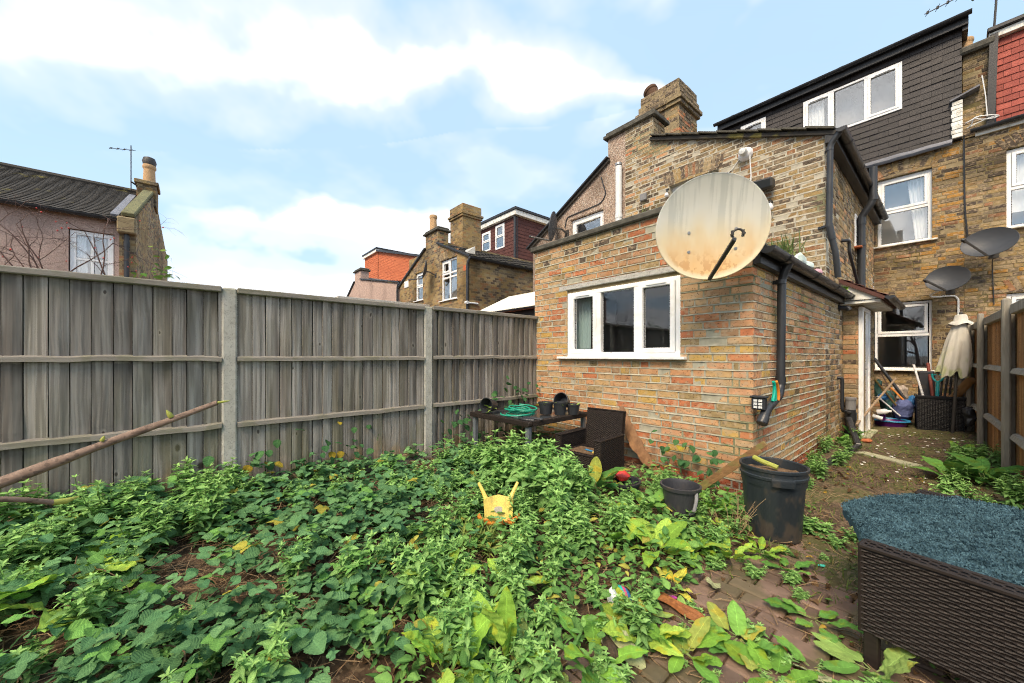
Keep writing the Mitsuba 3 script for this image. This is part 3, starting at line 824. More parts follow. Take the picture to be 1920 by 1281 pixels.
put(f'{TH}__chimney_pot', xf(lathe([(.13, 0), (.135, .28), (.155, .30), (.155, .36), (.125, .36), (.11, .1)], 20), at((-4.2, 7.75, 6.86), ry=-28)), 'dark_clay', smooth=40)
flush_bricks(TH)
arch(TH, -3.36, -2.40, 4.305, .04, .21, END(OY), 1, seed=4, n=16)
arch(TH, -1.10, -.22, 5.065, .10, .20, END(HY), 1, seed=5, n=12)
window(TH, END(OY), -3.28, -2.45, 3.0, 4.30, [(-3.22, -2.51, 3.06, 4.24, False)], back=.11)
pointing(k_out, out_end, END(OY), 'old_mortar', seed=8, h=.018, proud=.003, deep=.002)
# roof of the rear addition: verge tiles along the gable, one pitch falling to the right
tiled_roof(TH, (-.98, OY - .06, 4.225), (-.98, HY, 4.225), (-3.62, HY, 5.31), (-3.62, OY - .06, 5.31), 'roof_tile', 11, 18)
vg = MB()
for k in range(9):
    a, b = A(-3.6, OY - .09, 5.30) + A(2.58, 0, -1.06) * k / 9, A(-3.6, OY - .09, 5.30) + A(2.58, 0, -1.06) * (k + 1.06) / 9
    vg.bar(a + A(0, .08, .035), b + A(0, .08, .018), .2, .022)
put(f'{TH}__verge_tiles', vg, 'coping')
put(f'{TH}__soffit', MB().box(XS + .001, -.99, OY - .05, HY - .02, 4.10, 4.21), 'fascia')
gutter(TH, (-.93, OY - .12, 4.215), (-.93, HY - .05, 4.215), .056)
pipe(TH, [(-.95, OY - .06, 4.19), (-1.05, OY - .05, 4.05), (-1.06, OY - .05, 2.95), (-1.0, OY + .0, 2.62), (-.985, OY + .06, 2.3)], .036, rad=.05, sockets=[((-1.057, OY - .05, 2.98), (-1.03, OY - .03, 2.8))], brackets=[((-1.06, OY - .05, 2.99), (-.12, .05, 0)), ((-1.055, OY - .05, 4.0), (-.05, .05, 0))])
pipe(TH, [(-.88, 8.9, 4.50), (-.88, 8.9, 3.93), (-.99, 8.9, 3.75), (-1.03, 8.9, 3.68), (-1.03, 8.9, 2.2)], .056, name='soil_pipe', rad=.1, sockets=[((-.88, 8.9, 4.0), (-.88, 8.9, 3.93)), ((-1.03, 8.9, 3.66), (-1.03, 8.9, 3.55))], brackets=[((-1.03, 8.9, 3.2), (-.075, 0, 0))])
pipe(TH, [(XS, 7.55, 3.02), (-1.03, 7.6, 3.02), (-1.03, 7.7, 3.02), (-1.03, 7.72, 2.86), (-1.0, 8.3, 2.42)], .022, name='overflow_pipe', rad=.04)
pipe(TH, [(XS, 7.25, .93), (-1.05, 7.27, .93), (-1.05, 7.27, .45), (-1.0, 7.5, .40), (-.99, 7.62, .40)], .022, name='waste_pipe', rad=.05)
pipe(TH, [(-1.0, 7.6, -.02), (-1.0, 7.6, .44)], .062, name='drain_stack', sockets=[((-1.0, 7.6, .28), (-1.0, 7.6, .40)), ((-1.0, 7.6, .0), (-1.0, 7.6, .14))])
pipe(TH, [(-1.0, 7.6, .44), (-1.0, 7.6, .62)], .062, name='drain_stack_top', matname='grey_plastic', sockets=[((-1.0, 7.6, .59), (-1.0, 7.6, .625))])
window(TH, SIDE(XS), 8.78, 9.12, 3.17, 3.74, [(8.84, 9.06, 3.23, 3.68, False)], fw=.05, back=-.02, room=None, sill=(8.74, 9.16, 3.165, .10), sillmat='terracotta')
# porch at the back door
pw = brick_wall(TH, 'porch_wall', sbox(XS, -.1, -.88, 2.02), END(7.70), lambda u, z, r: 0 if r > .55 else 1, 'dirty_mortar', core_depth=.006, thick=.3, seed=31)
brick_wall(TH, 'porch_side_wall', sbox(8.45, -.1, 9.02, 2.02), SIDE(-.88), lambda u, z, r: 1, 'dirty_mortar', core_depth=.006, thick=.2, seed=32)
flush_bricks(TH, 0)
dm = MB().box(-.925, -.868, 7.69, 7.76, .0, 2.0, .006).box(-.925, -.868, 8.37, 8.45, .0, 2.0, .006).box(-.925, -.868, 7.76, 8.37, 1.94, 2.0, .006)
put(f'{TH}__door_frame', dm, 'upvc')
d = put(f'{TH}__back_door', MB().box(-.925, -.885, 7.765, 8.365, .04, 1.935, .004), 'upvc')
put(f'{d}__handle', MB().box(-.885, -.87, 7.82, 7.85, .95, 1.15, .003).tube([(-.86, 7.835, 1.05), (-.86, 7.93, 1.05)], .01, 8), 'grey_plastic')
put(f'{TH}__door_step', MB().box(-.93, -.78, 7.6, 8.5, -.05, .05, .01), 'concrete')
put(f'{TH}__porch_soffit', MB().box(XS + .002, -.66, 7.46, 9.1, 2.025, 2.075, .006), 'white_paint')
tiled_roof(TH, (-.60, 7.40, 2.10), (-.60, 9.2, 2.10), (XS, 9.2, 2.42), (XS, 7.40, 2.42), 'red_tile_plain', 4, 8, name='porch_roof')
put(f'{TH}__porch_cheek', MB().add([[XS, 7.44, 2.08], [-.66, 7.44, 2.08], [XS, 7.44, 2.38]], [[0, 1, 2]]), 'white_paint')
gutter(TH, (-.56, 7.30, 2.09), (-.56, 9.2, 2.09), .05, name='porch_gutter')
put(f'{TH}__bib_tap', MB().tube(bend([(XS, 7.36, 1.97), (-1.0, 7.36, 1.97), (-.98, 7.36, 1.93)], .02), .035, 10).tube([(XS, 7.36, 1.97), (-1.09, 7.36, 1.97)], .055, 12), 'black_plastic', smooth=40)
# rear windows of the main house
window(TH, END(HY), -1.055, -.265, 3.61, 5.05, [(-1.0, -.32, 4.37, 4.99, True), (-1.0, -.32, 3.67, 4.31, False)], fw=.055, back=.08, glass='bright_glass', sill=(-1.12, -.19, 3.61, .07), sillmat='white_paint', curtain=[(-.50, -.31, -.62, -.31, 3.65, 5.0)])
window(TH, END(HY), -1.10, -.265, .97, 2.385, [(-1.05, -.32, 1.73, 2.33, True), (-1.05, -.32, 1.03, 1.67, False)], fw=.04, back=.08, sill=(-1.10, -.20, .97, .09), sillmat='white_paint', room='dark_interior', glass='mid_glass')
# loft dormer
dpoly = sbox(-4.17, 5.44, .12, 7.62).difference(sbox(-2.345, 6.39, -.665, 7.40)).difference(sbox(-3.70, 6.75, -3.10, 7.44))
hung_tiles(TH, END(HY - .06), dpoly, 'slate_tile', .124, .30, name='slate', base='dormer', seed=3, limit=300)
put(f'{TH}__dormer_body', MB().box(-4.16, .115, HY + .35, 15.5, 5.2, 7.60), 'fascia')
dr_ = MB().box(-4.24, .20, HY - .16, 15.6, 7.625, 7.69).box(-4.24, .20, HY - .20, HY - .165, 7.52, 7.70, .006).box(.125, .19, HY - .15, 15.5, 7.45, 7.62)
put(f'{TH}__dormer_roof', dr_, 'fascia')
gutter(TH, (-4.3, HY - .27, 7.70), (.24, HY - .27, 7.70), .06, name='dormer_gutter')
put(f'{TH}__flashing', MB().add(wob(np.array([[x, HY - .10 - (.05 if k == 1 else 0), z] for x in np.linspace(-1.6, .0, 25) for k, z in enumerate((5.47, 5.39, 5.35))]), .012, 5), grid(25, 3)), 'lead', smooth=True)
window(TH, END(HY - .06), -2.335, -.675, 6.40, 7.39, [(-2.285, -1.82, 6.45, 7.34, True), (-1.745, -1.255, 6.46, 7.33, False), (-1.20, -.725, 6.45, 7.34, True)], fw=.05, back=-.03, glass='bright_glass', vents=((-2.2, -1.95, 7.30), (-1.08, -.85, 7.30)), curtain=[(-2.27, -1.95, -2.27, -1.97, 6.45, 7.35)])
window(TH, END(HY - .06), -3.69, -3.11, 6.76, 7.43, [(-3.64, -3.16, 6.81, 7.38, True)], fw=.05, back=-.03, glass='bright_glass', vents=((-3.52, -3.28, 7.345),))

# ------------------------------------------------------------------ the neighbour on the right
RH = thing('right_hand_house', 'next terraced house on the right with red tiled dormer and tall chimney stack', 'house')
r_wall = sbox(.152, -.1, 1.9, 5.42).difference(sbox(.64, 3.58, 1.55, 5.03)).difference(sbox(.64, .96, 1.55, 2.40))
brick_wall(RH, 'rear_wall', r_wall, END(HY), lambda u, z, r: 3 if r > .93 else 1, 'dirty_mortar', core_depth=.006, seed=41)
# party wall stack between the two houses
brick_wall(RH, 'chimney_stack', sbox(.13, 5.45, .47, 7.05), END(HY + .02), lambda u, z, r: 1, 'dirty_mortar', core_depth=.006, seed=42, thick=.8)
flush_bricks(RH, 120)
arch(RH, .60, 1.58, 5.035, .09, .20, END(HY), 1, seed=6, n=13)
arch(RH, .60, 1.58, 2.405, .09, .20, END(HY), 1, seed=7, n=13)
put(f'{RH}__stack_head', MB().add(wob(cbox(.44, .9, .13, .03)[0], .02, 4) + A(.30, HY + .35, 7.1), cbox(.44, .9, .13, .03)[1]), 'coping')
pot_chimney(RH, .17, HY + .35, 7.12, 7.52, .10, 'clay')
put(f'{RH}__pot_base', MB().box(.06, .30, HY + .24, HY + .46, 7.10, 7.15, .01), 'terracotta')
wp = MB()
for k in range(9):
    wp.box(-.005 - .012 * (k % 2), .13, HY - .12 - .006 * (k % 3), HY + .1, 5.46 + .078 * k, 5.534 + .078 * k, .008)
put(f'{RH}__painted_brick_kneeler', wp, 'white_paint')
put(f'{RH}__kneeler_cap', MB().bar((-.03, HY - .05, 6.18), (.33, HY - .05, 6.30), .25, .03), 'lead')
hung_tiles(RH, END(HY + .05), Polygon([(.53, 5.56), (1.9, 5.56), (1.9, 7.12), (.53, 7.12)]), 'red_tile', .118, .17, name='tile', base='dormer', seed=8, limit=160)
put(f'{RH}__dormer_body', MB().box(.56, 1.9, HY + .2, 15.0, 5.2, 7.12), 'fascia')
put(f'{RH}__dormer_fascia', MB().box(.44, 1.9, HY - .06, HY + .05, 7.125, 7.24, .006), 'white_paint')
put(f'{RH}__dormer_roof', MB().box(.42, 1.9, HY - .12, 15.0, 7.245, 7.32, .01).bar((.50, HY - .02, 7.2), (.46, HY - .02, 5.55), .10, .10), 'fascia')
gutter(RH, (.22, HY - .10, 5.53), (1.9, HY - .10, 5.53), .06, name='gutter')
put(f'{RH}__eaves_board', MB().box(.28, 1.9, HY - .04, HY - .001, 5.41, 5.50, .004), 'white_paint')
window(RH, END(HY), .64, 1.55, 3.58, 5.02, [(.70, 1.49, 4.34, 4.96, True), (.70, 1.49, 3.64, 4.28, False)], fw=.055, back=.06, glass='bright_glass', sill=(.54, 1.6, 3.58, .08), sillmat='white_paint', curtain=[(.66, 1.5, .66, 1.5, 3.9, 5.0)])
window(RH, END(HY), .64, 1.55, .97, 2.39, [(.70, 1.49, 1.73, 2.33, True), (.70, 1.49, 1.03, 1.67, False)], fw=.055, back=.06, glass='bright_glass', room='dark_interior')
cb = MB().tube(bend([(.145, HY - .02, 5.5), (.15, HY - .02, 4.6), (.16, HY - .02, 4.0), (.20, HY - .02, 3.4)], .1), .012, 5)
put(f'{RH}__cable', cb, 'black_plastic')
lp = [(.34 + .16 * math.cos(t) + .05 * math.sin(2.3 * t), HY - .16 + .07 * math.sin(t), 5.60 + .05 * math.sin(1.7 * t) + .01 * t) for t in np.linspace(0, 11, 60)]
put(f'{RH}__loose_cable', MB().tube(lp, .009, 5).tube(bend([(.42, HY - .1, 5.7), (.40, HY - .1, 6.1), (.36, HY - .08, 6.5)], .1), .008, 5), 'pale_plastic')
aerial(RH, (.50, 11.25, 7.3), (.55, 11.2, 8.35), (-.35, 10.9, 7.95), (.42, 11.15, 8.15), n=6, el=.10)
put(f'{RH}__aerial_arm', MB().tube(bend([(.20, 11.08, 8.06), (.25, 11.1, 7.9), (.54, 11.2, 8.25)], .02), .012, 6), 'iron')

# ------------------------------------------------------------------ the neighbour on the left: other half of the pair, pebbledashed
PB = thing('pebbledash_house', 'grey brown pebbledashed rear addition next door with white window and sloping verge', 'house')
pbp = Polygon([(-6.83, -.1), (-4.181, -.1), (-4.181, 5.70), (-4.585, 5.70), (-4.585, 5.29), (-4.70, 5.16), (-6.83, 4.0)]).difference(sbox(-5.60, 3.3, -4.70, 4.34))
put(f'{PB}__addition_wall', MB().addm(wall_core(pbp, END(OY + .004), .0, .3)), 'pebbledash')
put(f'{PB}__addition_side', MB().box(-6.83, -6.6, OY + .31, HY, -.1, 4.0), 'pebbledash')
window(PB, END(OY), -5.59, -4.71, 3.31, 4.32, [(-5.53, -4.77, 3.37, 4.26, True)], back=.07, glass='bright_glass', vents=((-5.35, -5.0, 4.20),), sill=(-5.66, -4.65, 3.31, .05))
tiled_roof(PB, (-6.95, OY - .05, 3.965), (-6.95, HY, 3.965), (-4.55, HY, 5.29), (-4.55, OY - .05, 5.29), 'roof_tile', 10, 18)
vg = MB()
for k in range(9):
    a, b = A(-6.98, OY - .09, 3.95) + A(2.42, 0, 1.335) * k / 9, A(-6.98, OY - .09, 3.95) + A(2.42, 0, 1.335) * (k + 1.05) / 9
    vg.bar(a + A(0, .1, .02), b + A(0, .1, .02), .22, .03)
put(f'{PB}__verge_tiles', vg, 'fascia')
put(f'{PB}__wall_cable', MB().tube(bend([(-4.75, OY - .01, 5.0), (-4.62, OY - .01, 4.6), (-4.75, OY - .01, 4.45), (-5.7, OY - .01, 4.42), (-5.75, OY - .01, 4.2)], .15), .011, 5), 'black_plastic')
put(f'{PB}__main_wall', MB().box(-8.05, -4.0, HY + .01, HY + 4, -.1, 5.3), 'far_brick')
fl = pipe(PB, [(-4.264, OY - .10, 3.3), (-4.264, OY - .10, 5.0)], .062, name='flue', matname='pale_plastic', sockets=[((-4.264, OY - .10, 3.98), (-4.264, OY - .10, 4.05))])
put(f'{fl}__cowl', MB().tube([(-4.264, OY - .10, 5.02), (-4.264, OY - .10, 5.06)], .066, 14).tube([(-4.264, OY - .10, 4.98), (-4.264, OY - .10, 5.04)], .045, 14), 'zinc')
# its low extension with a cream panel roof, just beyond the fence
LT = thing('cream_roofed_lean_to', 'low lean-to with cream panel roof, black gutter and red wall behind the fence', 'extension')
put(f'{LT}__wall', MB().box(-7.6, -3.95, 5.42, OY - .01, -.1, 2.15), 'orange_tile')
rf = MB()
for k in range(5):
    x0 = -7.75 + k * .77
    v = np.array([[x0, 5.28, 2.30], [x0 + .755, 5.28, 2.30], [x0 + .755, OY - .02, 2.86], [x0, OY - .02, 2.86]]); rf.add(np.vstack([v, v - [0, 0, .04]]), [[0, 1, 2, 3], [4, 7, 6, 5], [0, 4, 5, 1], [1, 5, 6, 2], [2, 6, 7, 3], [3, 7, 4, 0]])
    put(f'{LT}__roof_panel', rf, 'cream_roof'); rf = MB()
gutter(LT, (-7.7, 5.25, 2.27), (-3.95, 5.25, 2.27), .05)
put(f'{LT}__eaves_board', MB().box(-7.6, -3.95, 5.40, 5.418, 2.10, 2.25), 'fascia')

# ------------------------------------------------------------------ pairs of rear additions further along the terrace


def pair(name, label, xc, rx, lx, wall, front, dormer, wins, tall=True, extra_l=0):
    """Two mirrored rear additions under one gable centred on the party wall xc."""
    h = thing(name, label, 'house')
    g0, g1 = xc - .45, xc + .47
    put(f'{h}__addition_wall', MB().addm(wall_core(Polygon([(lx, -.1), (rx, -.1), (rx, 4.36), (g1, 5.20), (g1, 5.66), (g0, 5.66), (g0, 5.2), (lx, 4.15)]).difference(
        Polygon([]) if not wins else __import__('shapely').union_all([sbox(w[0] - .01, w[2] - .01, w[1] + .01, w[3] + .01) for w in wins])), END(OY), 0, .25)), wall)
    put(f'{h}__addition_side_wall', MB().box(rx - .25, rx, OY + .255, HY, -.1, 4.30), wall)
    put(f'{h}__party_parapet', MB().box(g0, g1, OY + .251, OY + .42, 4.8, 5.66), wall)
    put(f'{h}__parapet_coping', MB().box(g0 - .08, g1 + .08, OY - .08, OY + .50, 5.665, 5.74, .02).box(g0 - .03, g1 + .03, OY - .03, OY + .45, 5.745, 5.82, .03), 'coping')
    if tall:
        put(f'{h}__chimney', MB().box(g0 + .05, g1, 7.5, 8.32, 4.6, 6.42), 'far_brick')
        put(f'{h}__chimney_head', MB().box(g0, g1 + .05, 7.45, 8.37, 6.421, 6.50, .01).box(g0 - .03, g1 + .085, 7.42, 8.4, 6.501, 6.58, .01).box(g0 + .03, g1 + .02, 7.48, 8.34, 6.581, 6.9, .02), 'coping' if False else 'far_brick')
    tiled_roof(h, (rx + .12, OY - .05, 4.33), (rx + .12, HY, 4.33), (g1 - .02, HY, 5.24), (g1 - .02, OY - .05, 5.24), 'roof_tile', 9, 16)
    tiled_roof(h, (lx - .1, OY - .05, 4.12), (lx - .1, HY, 4.12), (g0 + .02, HY, 5.24), (g0 + .02, OY - .05, 5.24), 'roof_tile', 9, 16)
    put(f'{h}__verge', MB().bar((rx + .08, OY - .03, 4.35), (g1, OY - .03, 5.22), .07, .05).bar((lx - .05, OY - .03, 4.14), (g0, OY - .03, 5.22), .07, .05), 'fascia')
    put(f'{h}__party_wall_upstand', MB().box(xc - .1, xc + .14, OY + .43, HY, 4.9, 5.42), wall)
    put(f'{h}__lead_flashing', MB().box(xc + .141, xc + .5, OY + .43, 7.48, 5.18, 5.24), 'lead')
    gutter(h, (rx + .09, OY - .06, 4.31), (rx + .09, HY, 4.31), .06, clips=False)
    pipe(h, [(rx + .05, OY - .04, 4.25), (rx - .02, OY - .06, 4.1), (rx - .02, OY - .06, .1)], .04)
    for a, b, c, d, lights, arched in wins:
        window(h, END(OY), a, b, c, d, lights, fw=.06, back=.06, glass='bright_glass', sill=(a - .06, b + .06, c, .06))
        if arched:
            arch(h, a - .05, b + .05, d + .005, .06, .22, END(OY), 1, seed=int(-a * 10), n=9, keep=False)
    # main house body and its loft dormer
    put(f'{h}__main_wall', MB().box(xc - 4.0, xc + 4.0, HY + .005, HY + 4, -.1, 5.4), wall)
    if dormer:
        x0, x1, z1, tm, f0, ws = dormer
        put(f'{h}__dormer_body', MB().box(x0 + .1, x1 - .06, HY - .04, HY + 4.5, 5.2, z1 - .36), 'fascia')
        hung_tiles(h, END(HY - .05), __import__('shapely').difference(sbox(x0, 5.5, x1, z1 - .35), __import__('shapely').union_all([sbox(*w) for w in ws]) if ws else Polygon([])), tm, .16, .33, name='tile', base='dormer', seed=int(-x0), limit=0)
        hung_tiles(h, SIDE(x1 - .055), sbox(HY - .03, 5.5, HY + 4.4, z1 - .35), tm, .16, .33, name='tile', base='dormer_cheek', seed=int(-x0) + 1, limit=0)
        put(f'{h}__dormer_fascia', MB().box(x0 - .1, x1 + .12, HY - .22, HY + 4.6, z1 - .34, z1 - .12, .01), 'white_paint')
        put(f'{h}__dormer_roof', MB().box(x0 - .15, x1 + .17, HY - .27, HY + 4.65, z1 - .119, z1, .01), 'fascia')
        for w in ws:
            window(h, END(HY - .05), *w, [(w[0] + .06, w[1] * 1 - .0 + (w[2] - w[1]) * 0 if False else w[2] - .06, w[1] + .06, w[3] - .06, True)] if False else [], fw=.06) if False else None
    return h


def pane_window(h, M, x0, z0, x1, z1, fw=.07, split=None, glass='bright_glass', name='window'):
    L = [(x0 + fw, x1 - fw, z0 + fw, z1 - fw, True)] if split is None else [(x0 + fw, x1 - fw, split + .03, z1 - fw, True), (x0 + fw, x1 - fw, z0 + fw, split - .03, False)]
    return window(h, M, x0, x1, z0, z1, L, fw=fw, back=-.03, glass=glass, name=name)


X2 = -12.12
H2 = pair('stock_brick_pair', 'yellow brick rear additions beyond the fence with square chimney and brown tiled dormer', X2, -9.69, -14.85, 'far_brick', 'far_brick',
          (-15.75, -12.94, 8.05, 'brown_tile', None, [(-15.62, 6.55, -14.90, 7.52), (-14.50, 6.45, -13.80, 7.62)]),
          [(-11.45, -10.42, 3.14, 4.52, [(-11.38, -10.96, 4.10, 4.45, True), (-10.90, -10.48, 3.95, 4.45, False), (-11.38, -10.96, 3.2, 4.03, False), (-10.90, -10.48, 3.2, 3.89, False)], True),
           (-13.42, -12.80, 3.36, 4.42, [(-13.36, -12.86, 3.93, 4.36, True), (-13.36, -12.86, 3.42, 3.87, False)], True)])
for w in ((-15.62, 6.55, -14.90, 7.52), (-14.50, 6.45, -13.80, 7.62)):
    pane_window(H2, END(HY - .05), *w, split=(w[1] + w[3]) / 2)
pipe(H2, [(-12.99, HY - .12, 7.7), (-12.99, HY - .12, 5.4)], .05, name='dormer_downpipe')
pot_chimney(H2, -12.35, OY + .2, 5.82, 6.42, .13)
put(f'{H2}__vent', MB().box(-14.35, -14.0, OY - .03, OY + .01, 4.0, 4.26, .01), 'upvc')
put(f'{H2}__red_patch', MB().box(-10.02, -9.82, OY - .004, OY + .01, 3.95, 4.12), 'orange_tile')
put(f'{H2}__overflow', MB().tube([(-9.66, OY - .1, 2.9), (-9.66, OY + .3, 2.9)], .03, 8).tube([(-9.71, OY - .12, 2.9), (-9.6, OY - .12, 2.9)], .05, 8), 'pale_plastic')
put(f'{H2}__garden_wall', MB().box(-12.5, -12.28, 3.4, OY - .01, -.1, 3.02), 'far_brick')
put(f'{H2}__garden_wall_coping', MB().box(-12.56, -12.22, 3.34, OY - .01, 3.021, 3.11, .01), 'stone')
H3 = pair('rendered_pair', 'far pair of pinkish rendered rear additions with an orange tiled dormer', X2 - 8.03, -14.95, -22.5, 'pink_pebbledash', 'pink', (-33.0, -30.0, 10.0, 'orange_tile', None, []), [], tall=False)
put(f'{H3}__low_chimney', MB().box(-19.4, -17.9, 9.0, 9.7, 5.0, 6.55, .02), 'far_brick')
hung_tiles(H3, frame((-29.95, HY - .03, 0), A(.9993, .038, 0), A(.038, -.9993, 0)), Polygon([(0, 7.4), (7.35, 6.3), (7.35, 7.78), (0, 9.66)]), 'orange_tile', .21, .5, name='tile', base='dormer_flank', seed=5, limit=0)
put(f'{H3}__dormer_edge', MB().bar((-29.9, HY - .1, 9.75), (-22.6, HY + .2, 7.86), .3, .14), 'fascia')

# ------------------------------------------------------------------ the pink pebbledash house over the left fence
LH = thing('pink_pebbledash_house', 'pink pebbledash house over the left fence with mossy tiled roof and stock brick gable', 'house')
gx, gy = -14.56, -1.25
lw = sbox(-13.0, -.1, gy - .30, 4.96).difference(sbox(-2.47, 3.0, -1.66, 4.52))
put(f'{LH}__wall', MB().addm(wall_core(lw, SIDE(gx), 0, .3)), 'pink_pebbledash')
gd = A(-9.44, .26, 0); gd /= np.linalg.norm(gd)
GM = frame((gx + .02, gy, 0), -gd, A(-gd[1], gd[0], 0) * -1)
put(f'{LH}__gable_wall', MB().addm(wall_core(Polygon([(0, -.1), (0, 5.05), (-4.1, 7.02), (-4.9, 7.02), (-9.3, 5.70), (-9.3, -.1)]), GM, 0, .32)), 'far_brick')
tiled_roof(LH, (gx + .18, -13, 4.92), (gx + .18, gy - .33, 4.92), (-19.0, gy - .33, 7.12), (-19.0, -13, 7.12), 'roof_tile', 24, 44, tile=.022)
put(f'{LH}__ridge_tiles', MB().tube([(-19.0, -13, 7.15), (-19.0, gy - .3, 7.15)], .1, 8), 'roof_tile')
cp = MB()
for (a, b) in (((.12, 5.02), (-4.05, 7.06)),):
    p, q = (GM @ A(a[0], -.14, a[1] + .06, 1))[:3], (GM @ A(b[0], -.14, b[1] + .06, 1))[:3]
    cp.bar(p, q, .27, .11, ch=.02)
put(f'{LH}__gable_coping', cp, 'mossy_coping')
put(f'{LH}__kneeler', MB().box(gx - .15, gx + .28, gy - .34, gy + .02, 4.55, 4.98, .03), 'dirty_mortar')
put(f'{LH}__flashing', MB().bar((gx + .1, gy - .40, 5.02), (-18.3, gy - .40, 6.80), .16, .05), 'lead')
put(f'{LH}__chimney', MB().box(-19.4, -18.55, gy - .33, gy + .18, 6.6, 7.36, .02).box(-19.46, -18.49, gy - .39, gy + .24, 7.361, 7.50, .02), 'far_brick')
pot_chimney(LH, -18.95, gy - .03, 7.50, 8.20, .17)
put(f'{LH}__pot_cowl', MB().addm(xf(lathe([(.17, 0), (.2, .12), (.16, .26), (.02, .32)], 14), at((-18.95, gy - .03, 8.20)))), 'iron', smooth=40)
gutter(LH, (gx + .20, -13, 4.90), (gx + .20, gy - .02, 4.90), .07, clips=False)
pipe(LH, [(gx + .1, gy - .17, 5.0), (gx + .1, gy - .17, .1)], .055, sockets=[((gx + .1, gy - .17, 4.35), (gx + .1, gy - .17, 4.2))])
window(LH, SIDE(gx), -2.45, -1.68, 3.0, 4.50, [(-2.34, -2.09, 3.80, 4.39, False), (-2.03, -1.79, 3.80, 4.39, False), (-2.34, -2.09, 3.11, 3.74, False), (-2.03, -1.79, 3.11, 3.74, False)], fw=.11, back=.06, glass='bright_glass', curtain=[(-2.4, -2.15, -2.4, -2.2, 3.05, 4.45)])
aerial(LH, (-18.4, gy - .45, 7.0), (-18.4, gy - .45, 8.55), (-18.2, gy - .95, 8.2), (-18.5, gy - .35, 8.45), n=4, el=.13)
put(f'{LH}__aerial_bracket', MB().tube([(-18.4, gy - .45, 7.3), (-18.6, gy - .3, 7.25)], .03, 6), 'iron')
ctop = single('distant_chimney', MB().box(-13.9, -13.55, 1.62, 2.0, -.1, 3.16, .02), 'far_brick', 'stub of a distant brick pier just showing over the left fence', 'brick pier')

# ------------------------------------------------------------------ left fence: feather-edge boards between concrete posts
FX = -3.79
LF = thing('wooden_fence', 'weathered grey wooden fence with concrete posts along the left of the garden', 'fence')
for py in (-1.62, .21, 1.975):
    pm = MB().box(FX - .09, FX + .035, py - .05, py + .05, -.3, 1.80, .012)
    v = np.array(pm.v[0]); pm.v[0] = v
    put(f'{LF}__post', pm, 'concrete')
for (ya, yb, dz, zg) in ((-1.57, .16, .0, .16), (.26, 1.925, -.004, .17), (2.025, 3.64, .004, .17)):
    y, k = ya, 0
    while y < yb - .02:
        w = RNG.uniform(.080, .106); e = min(y + w + .018, yb)
        t0, t1 = .019 + RNG.normal(0, .0015), .004
        n = 9; zz = np.linspace(zg + .015, 1.765 + dz, n); bow = RNG.normal(0, .0025, n); warp = RNG.normal(0, .007); cup = RNG.normal(.003, .003)
        x0 = FX + .004 * (k % 2)
        rows = [np.stack([x0 + a + b, np.full(n, yy) + bow * .4, zz], 1) for yy, a, b in
                ((y, t0 + warp, bow), (y + w * .5, t0 * .6 + cup, bow), (min(y + w, e) - .006, t1 - warp, bow), (min(y + w, e) - .0055, np.full(n, -.022), 0), (e, np.full(n, -.022), 0), (y, np.full(n, -.026), 0), (y, t0 + warp, bow))]
        m = MB().add(np.vstack(rows), grid(7, n), uv=(RNG.random(), 0))
        put(f'{LF}__board', m, 'fence_board')
        y += w; k += 1
    for z, h in ((1.235, .042), (.70, .045)):
        yy = np.linspace(ya, yb, 14); zz = z + dz + RNG.normal(0, .003, 14); mb = MB()
        ring = lambda x, a: np.stack([np.full(14, FX + x), yy, zz + a], 1)
        mb.add(np.vstack([ring(.01, h / 2), ring(.044, h / 2 - .012), ring(.046, -h / 2), ring(.01, -h / 2), ring(.01, h / 2)]), grid(5, 14))
        put(f'{LF}__rail', mb, 'fence_rail')
    mb = MB().bar((FX + .01, ya, 1.785 + dz), (FX + .01, yb, 1.785 + dz - .003), .085, .044, ch=.006)
    put(f'{LF}__cap_rail', mb, 'fence_rail')
    if ya > 0:
        put(f'{LF}__gravel_board', MB().box(FX - .03, FX + .02, ya, yb, -.2, zg - .012, .008), 'concrete')
        put(f'{LF}__bottom_rail', MB().bar((FX + .02, ya, zg + .012), (FX + .02, yb, zg + .014), .03, .035), 'straw_wood')

# ------------------------------------------------------------------ right fence, seen from its back
RF = thing('brown_fence', 'brown board fence with grey posts and rails along the right of the patio', 'fence')
P0, P1 = A(.43, 4.30, 0), A(.075, 11.1, 0); fd = (P1 - P0) / np.linalg.norm(P1 - P0); FM = frame(P0, fd, A(-fd[1], fd[0], 0))
L = np.linalg.norm(P1 - P0)
posts = [1.76, 3.66, 5.09, 6.55]
for u in posts:
    put(f'{RF}__post', MB().box(u - .04, u + .04, -.03, .025, -.2, 1.815, .012).move(FM), 'grey_timber')
    put(f'{RF}__post_liner', MB().box(u + .052, u + .11, -.065, -.02, -.1, 1.74, .006).move(FM), 'grey_timber')
u = 0.0
while u < L:
    w = RNG.uniform(.085, .105); e = u + w + .016; t = RNG.normal(0, .002)
    m = MB().add(np.array([[x, y, z] for z in (.02, 1.70) for x, y in ((u, -.075 + t), (e, -.066 - t), (e, -.085), (u, -.085))]), [[0, 1, 5, 4], [1, 2, 6, 5], [2, 3, 7, 6], [3, 0, 4, 7]], uv=(RNG.random(), 0))
    put(f'{RF}__board', m.move(FM), 'brown_board'); u += w
ed = [0.0] + posts + [L]
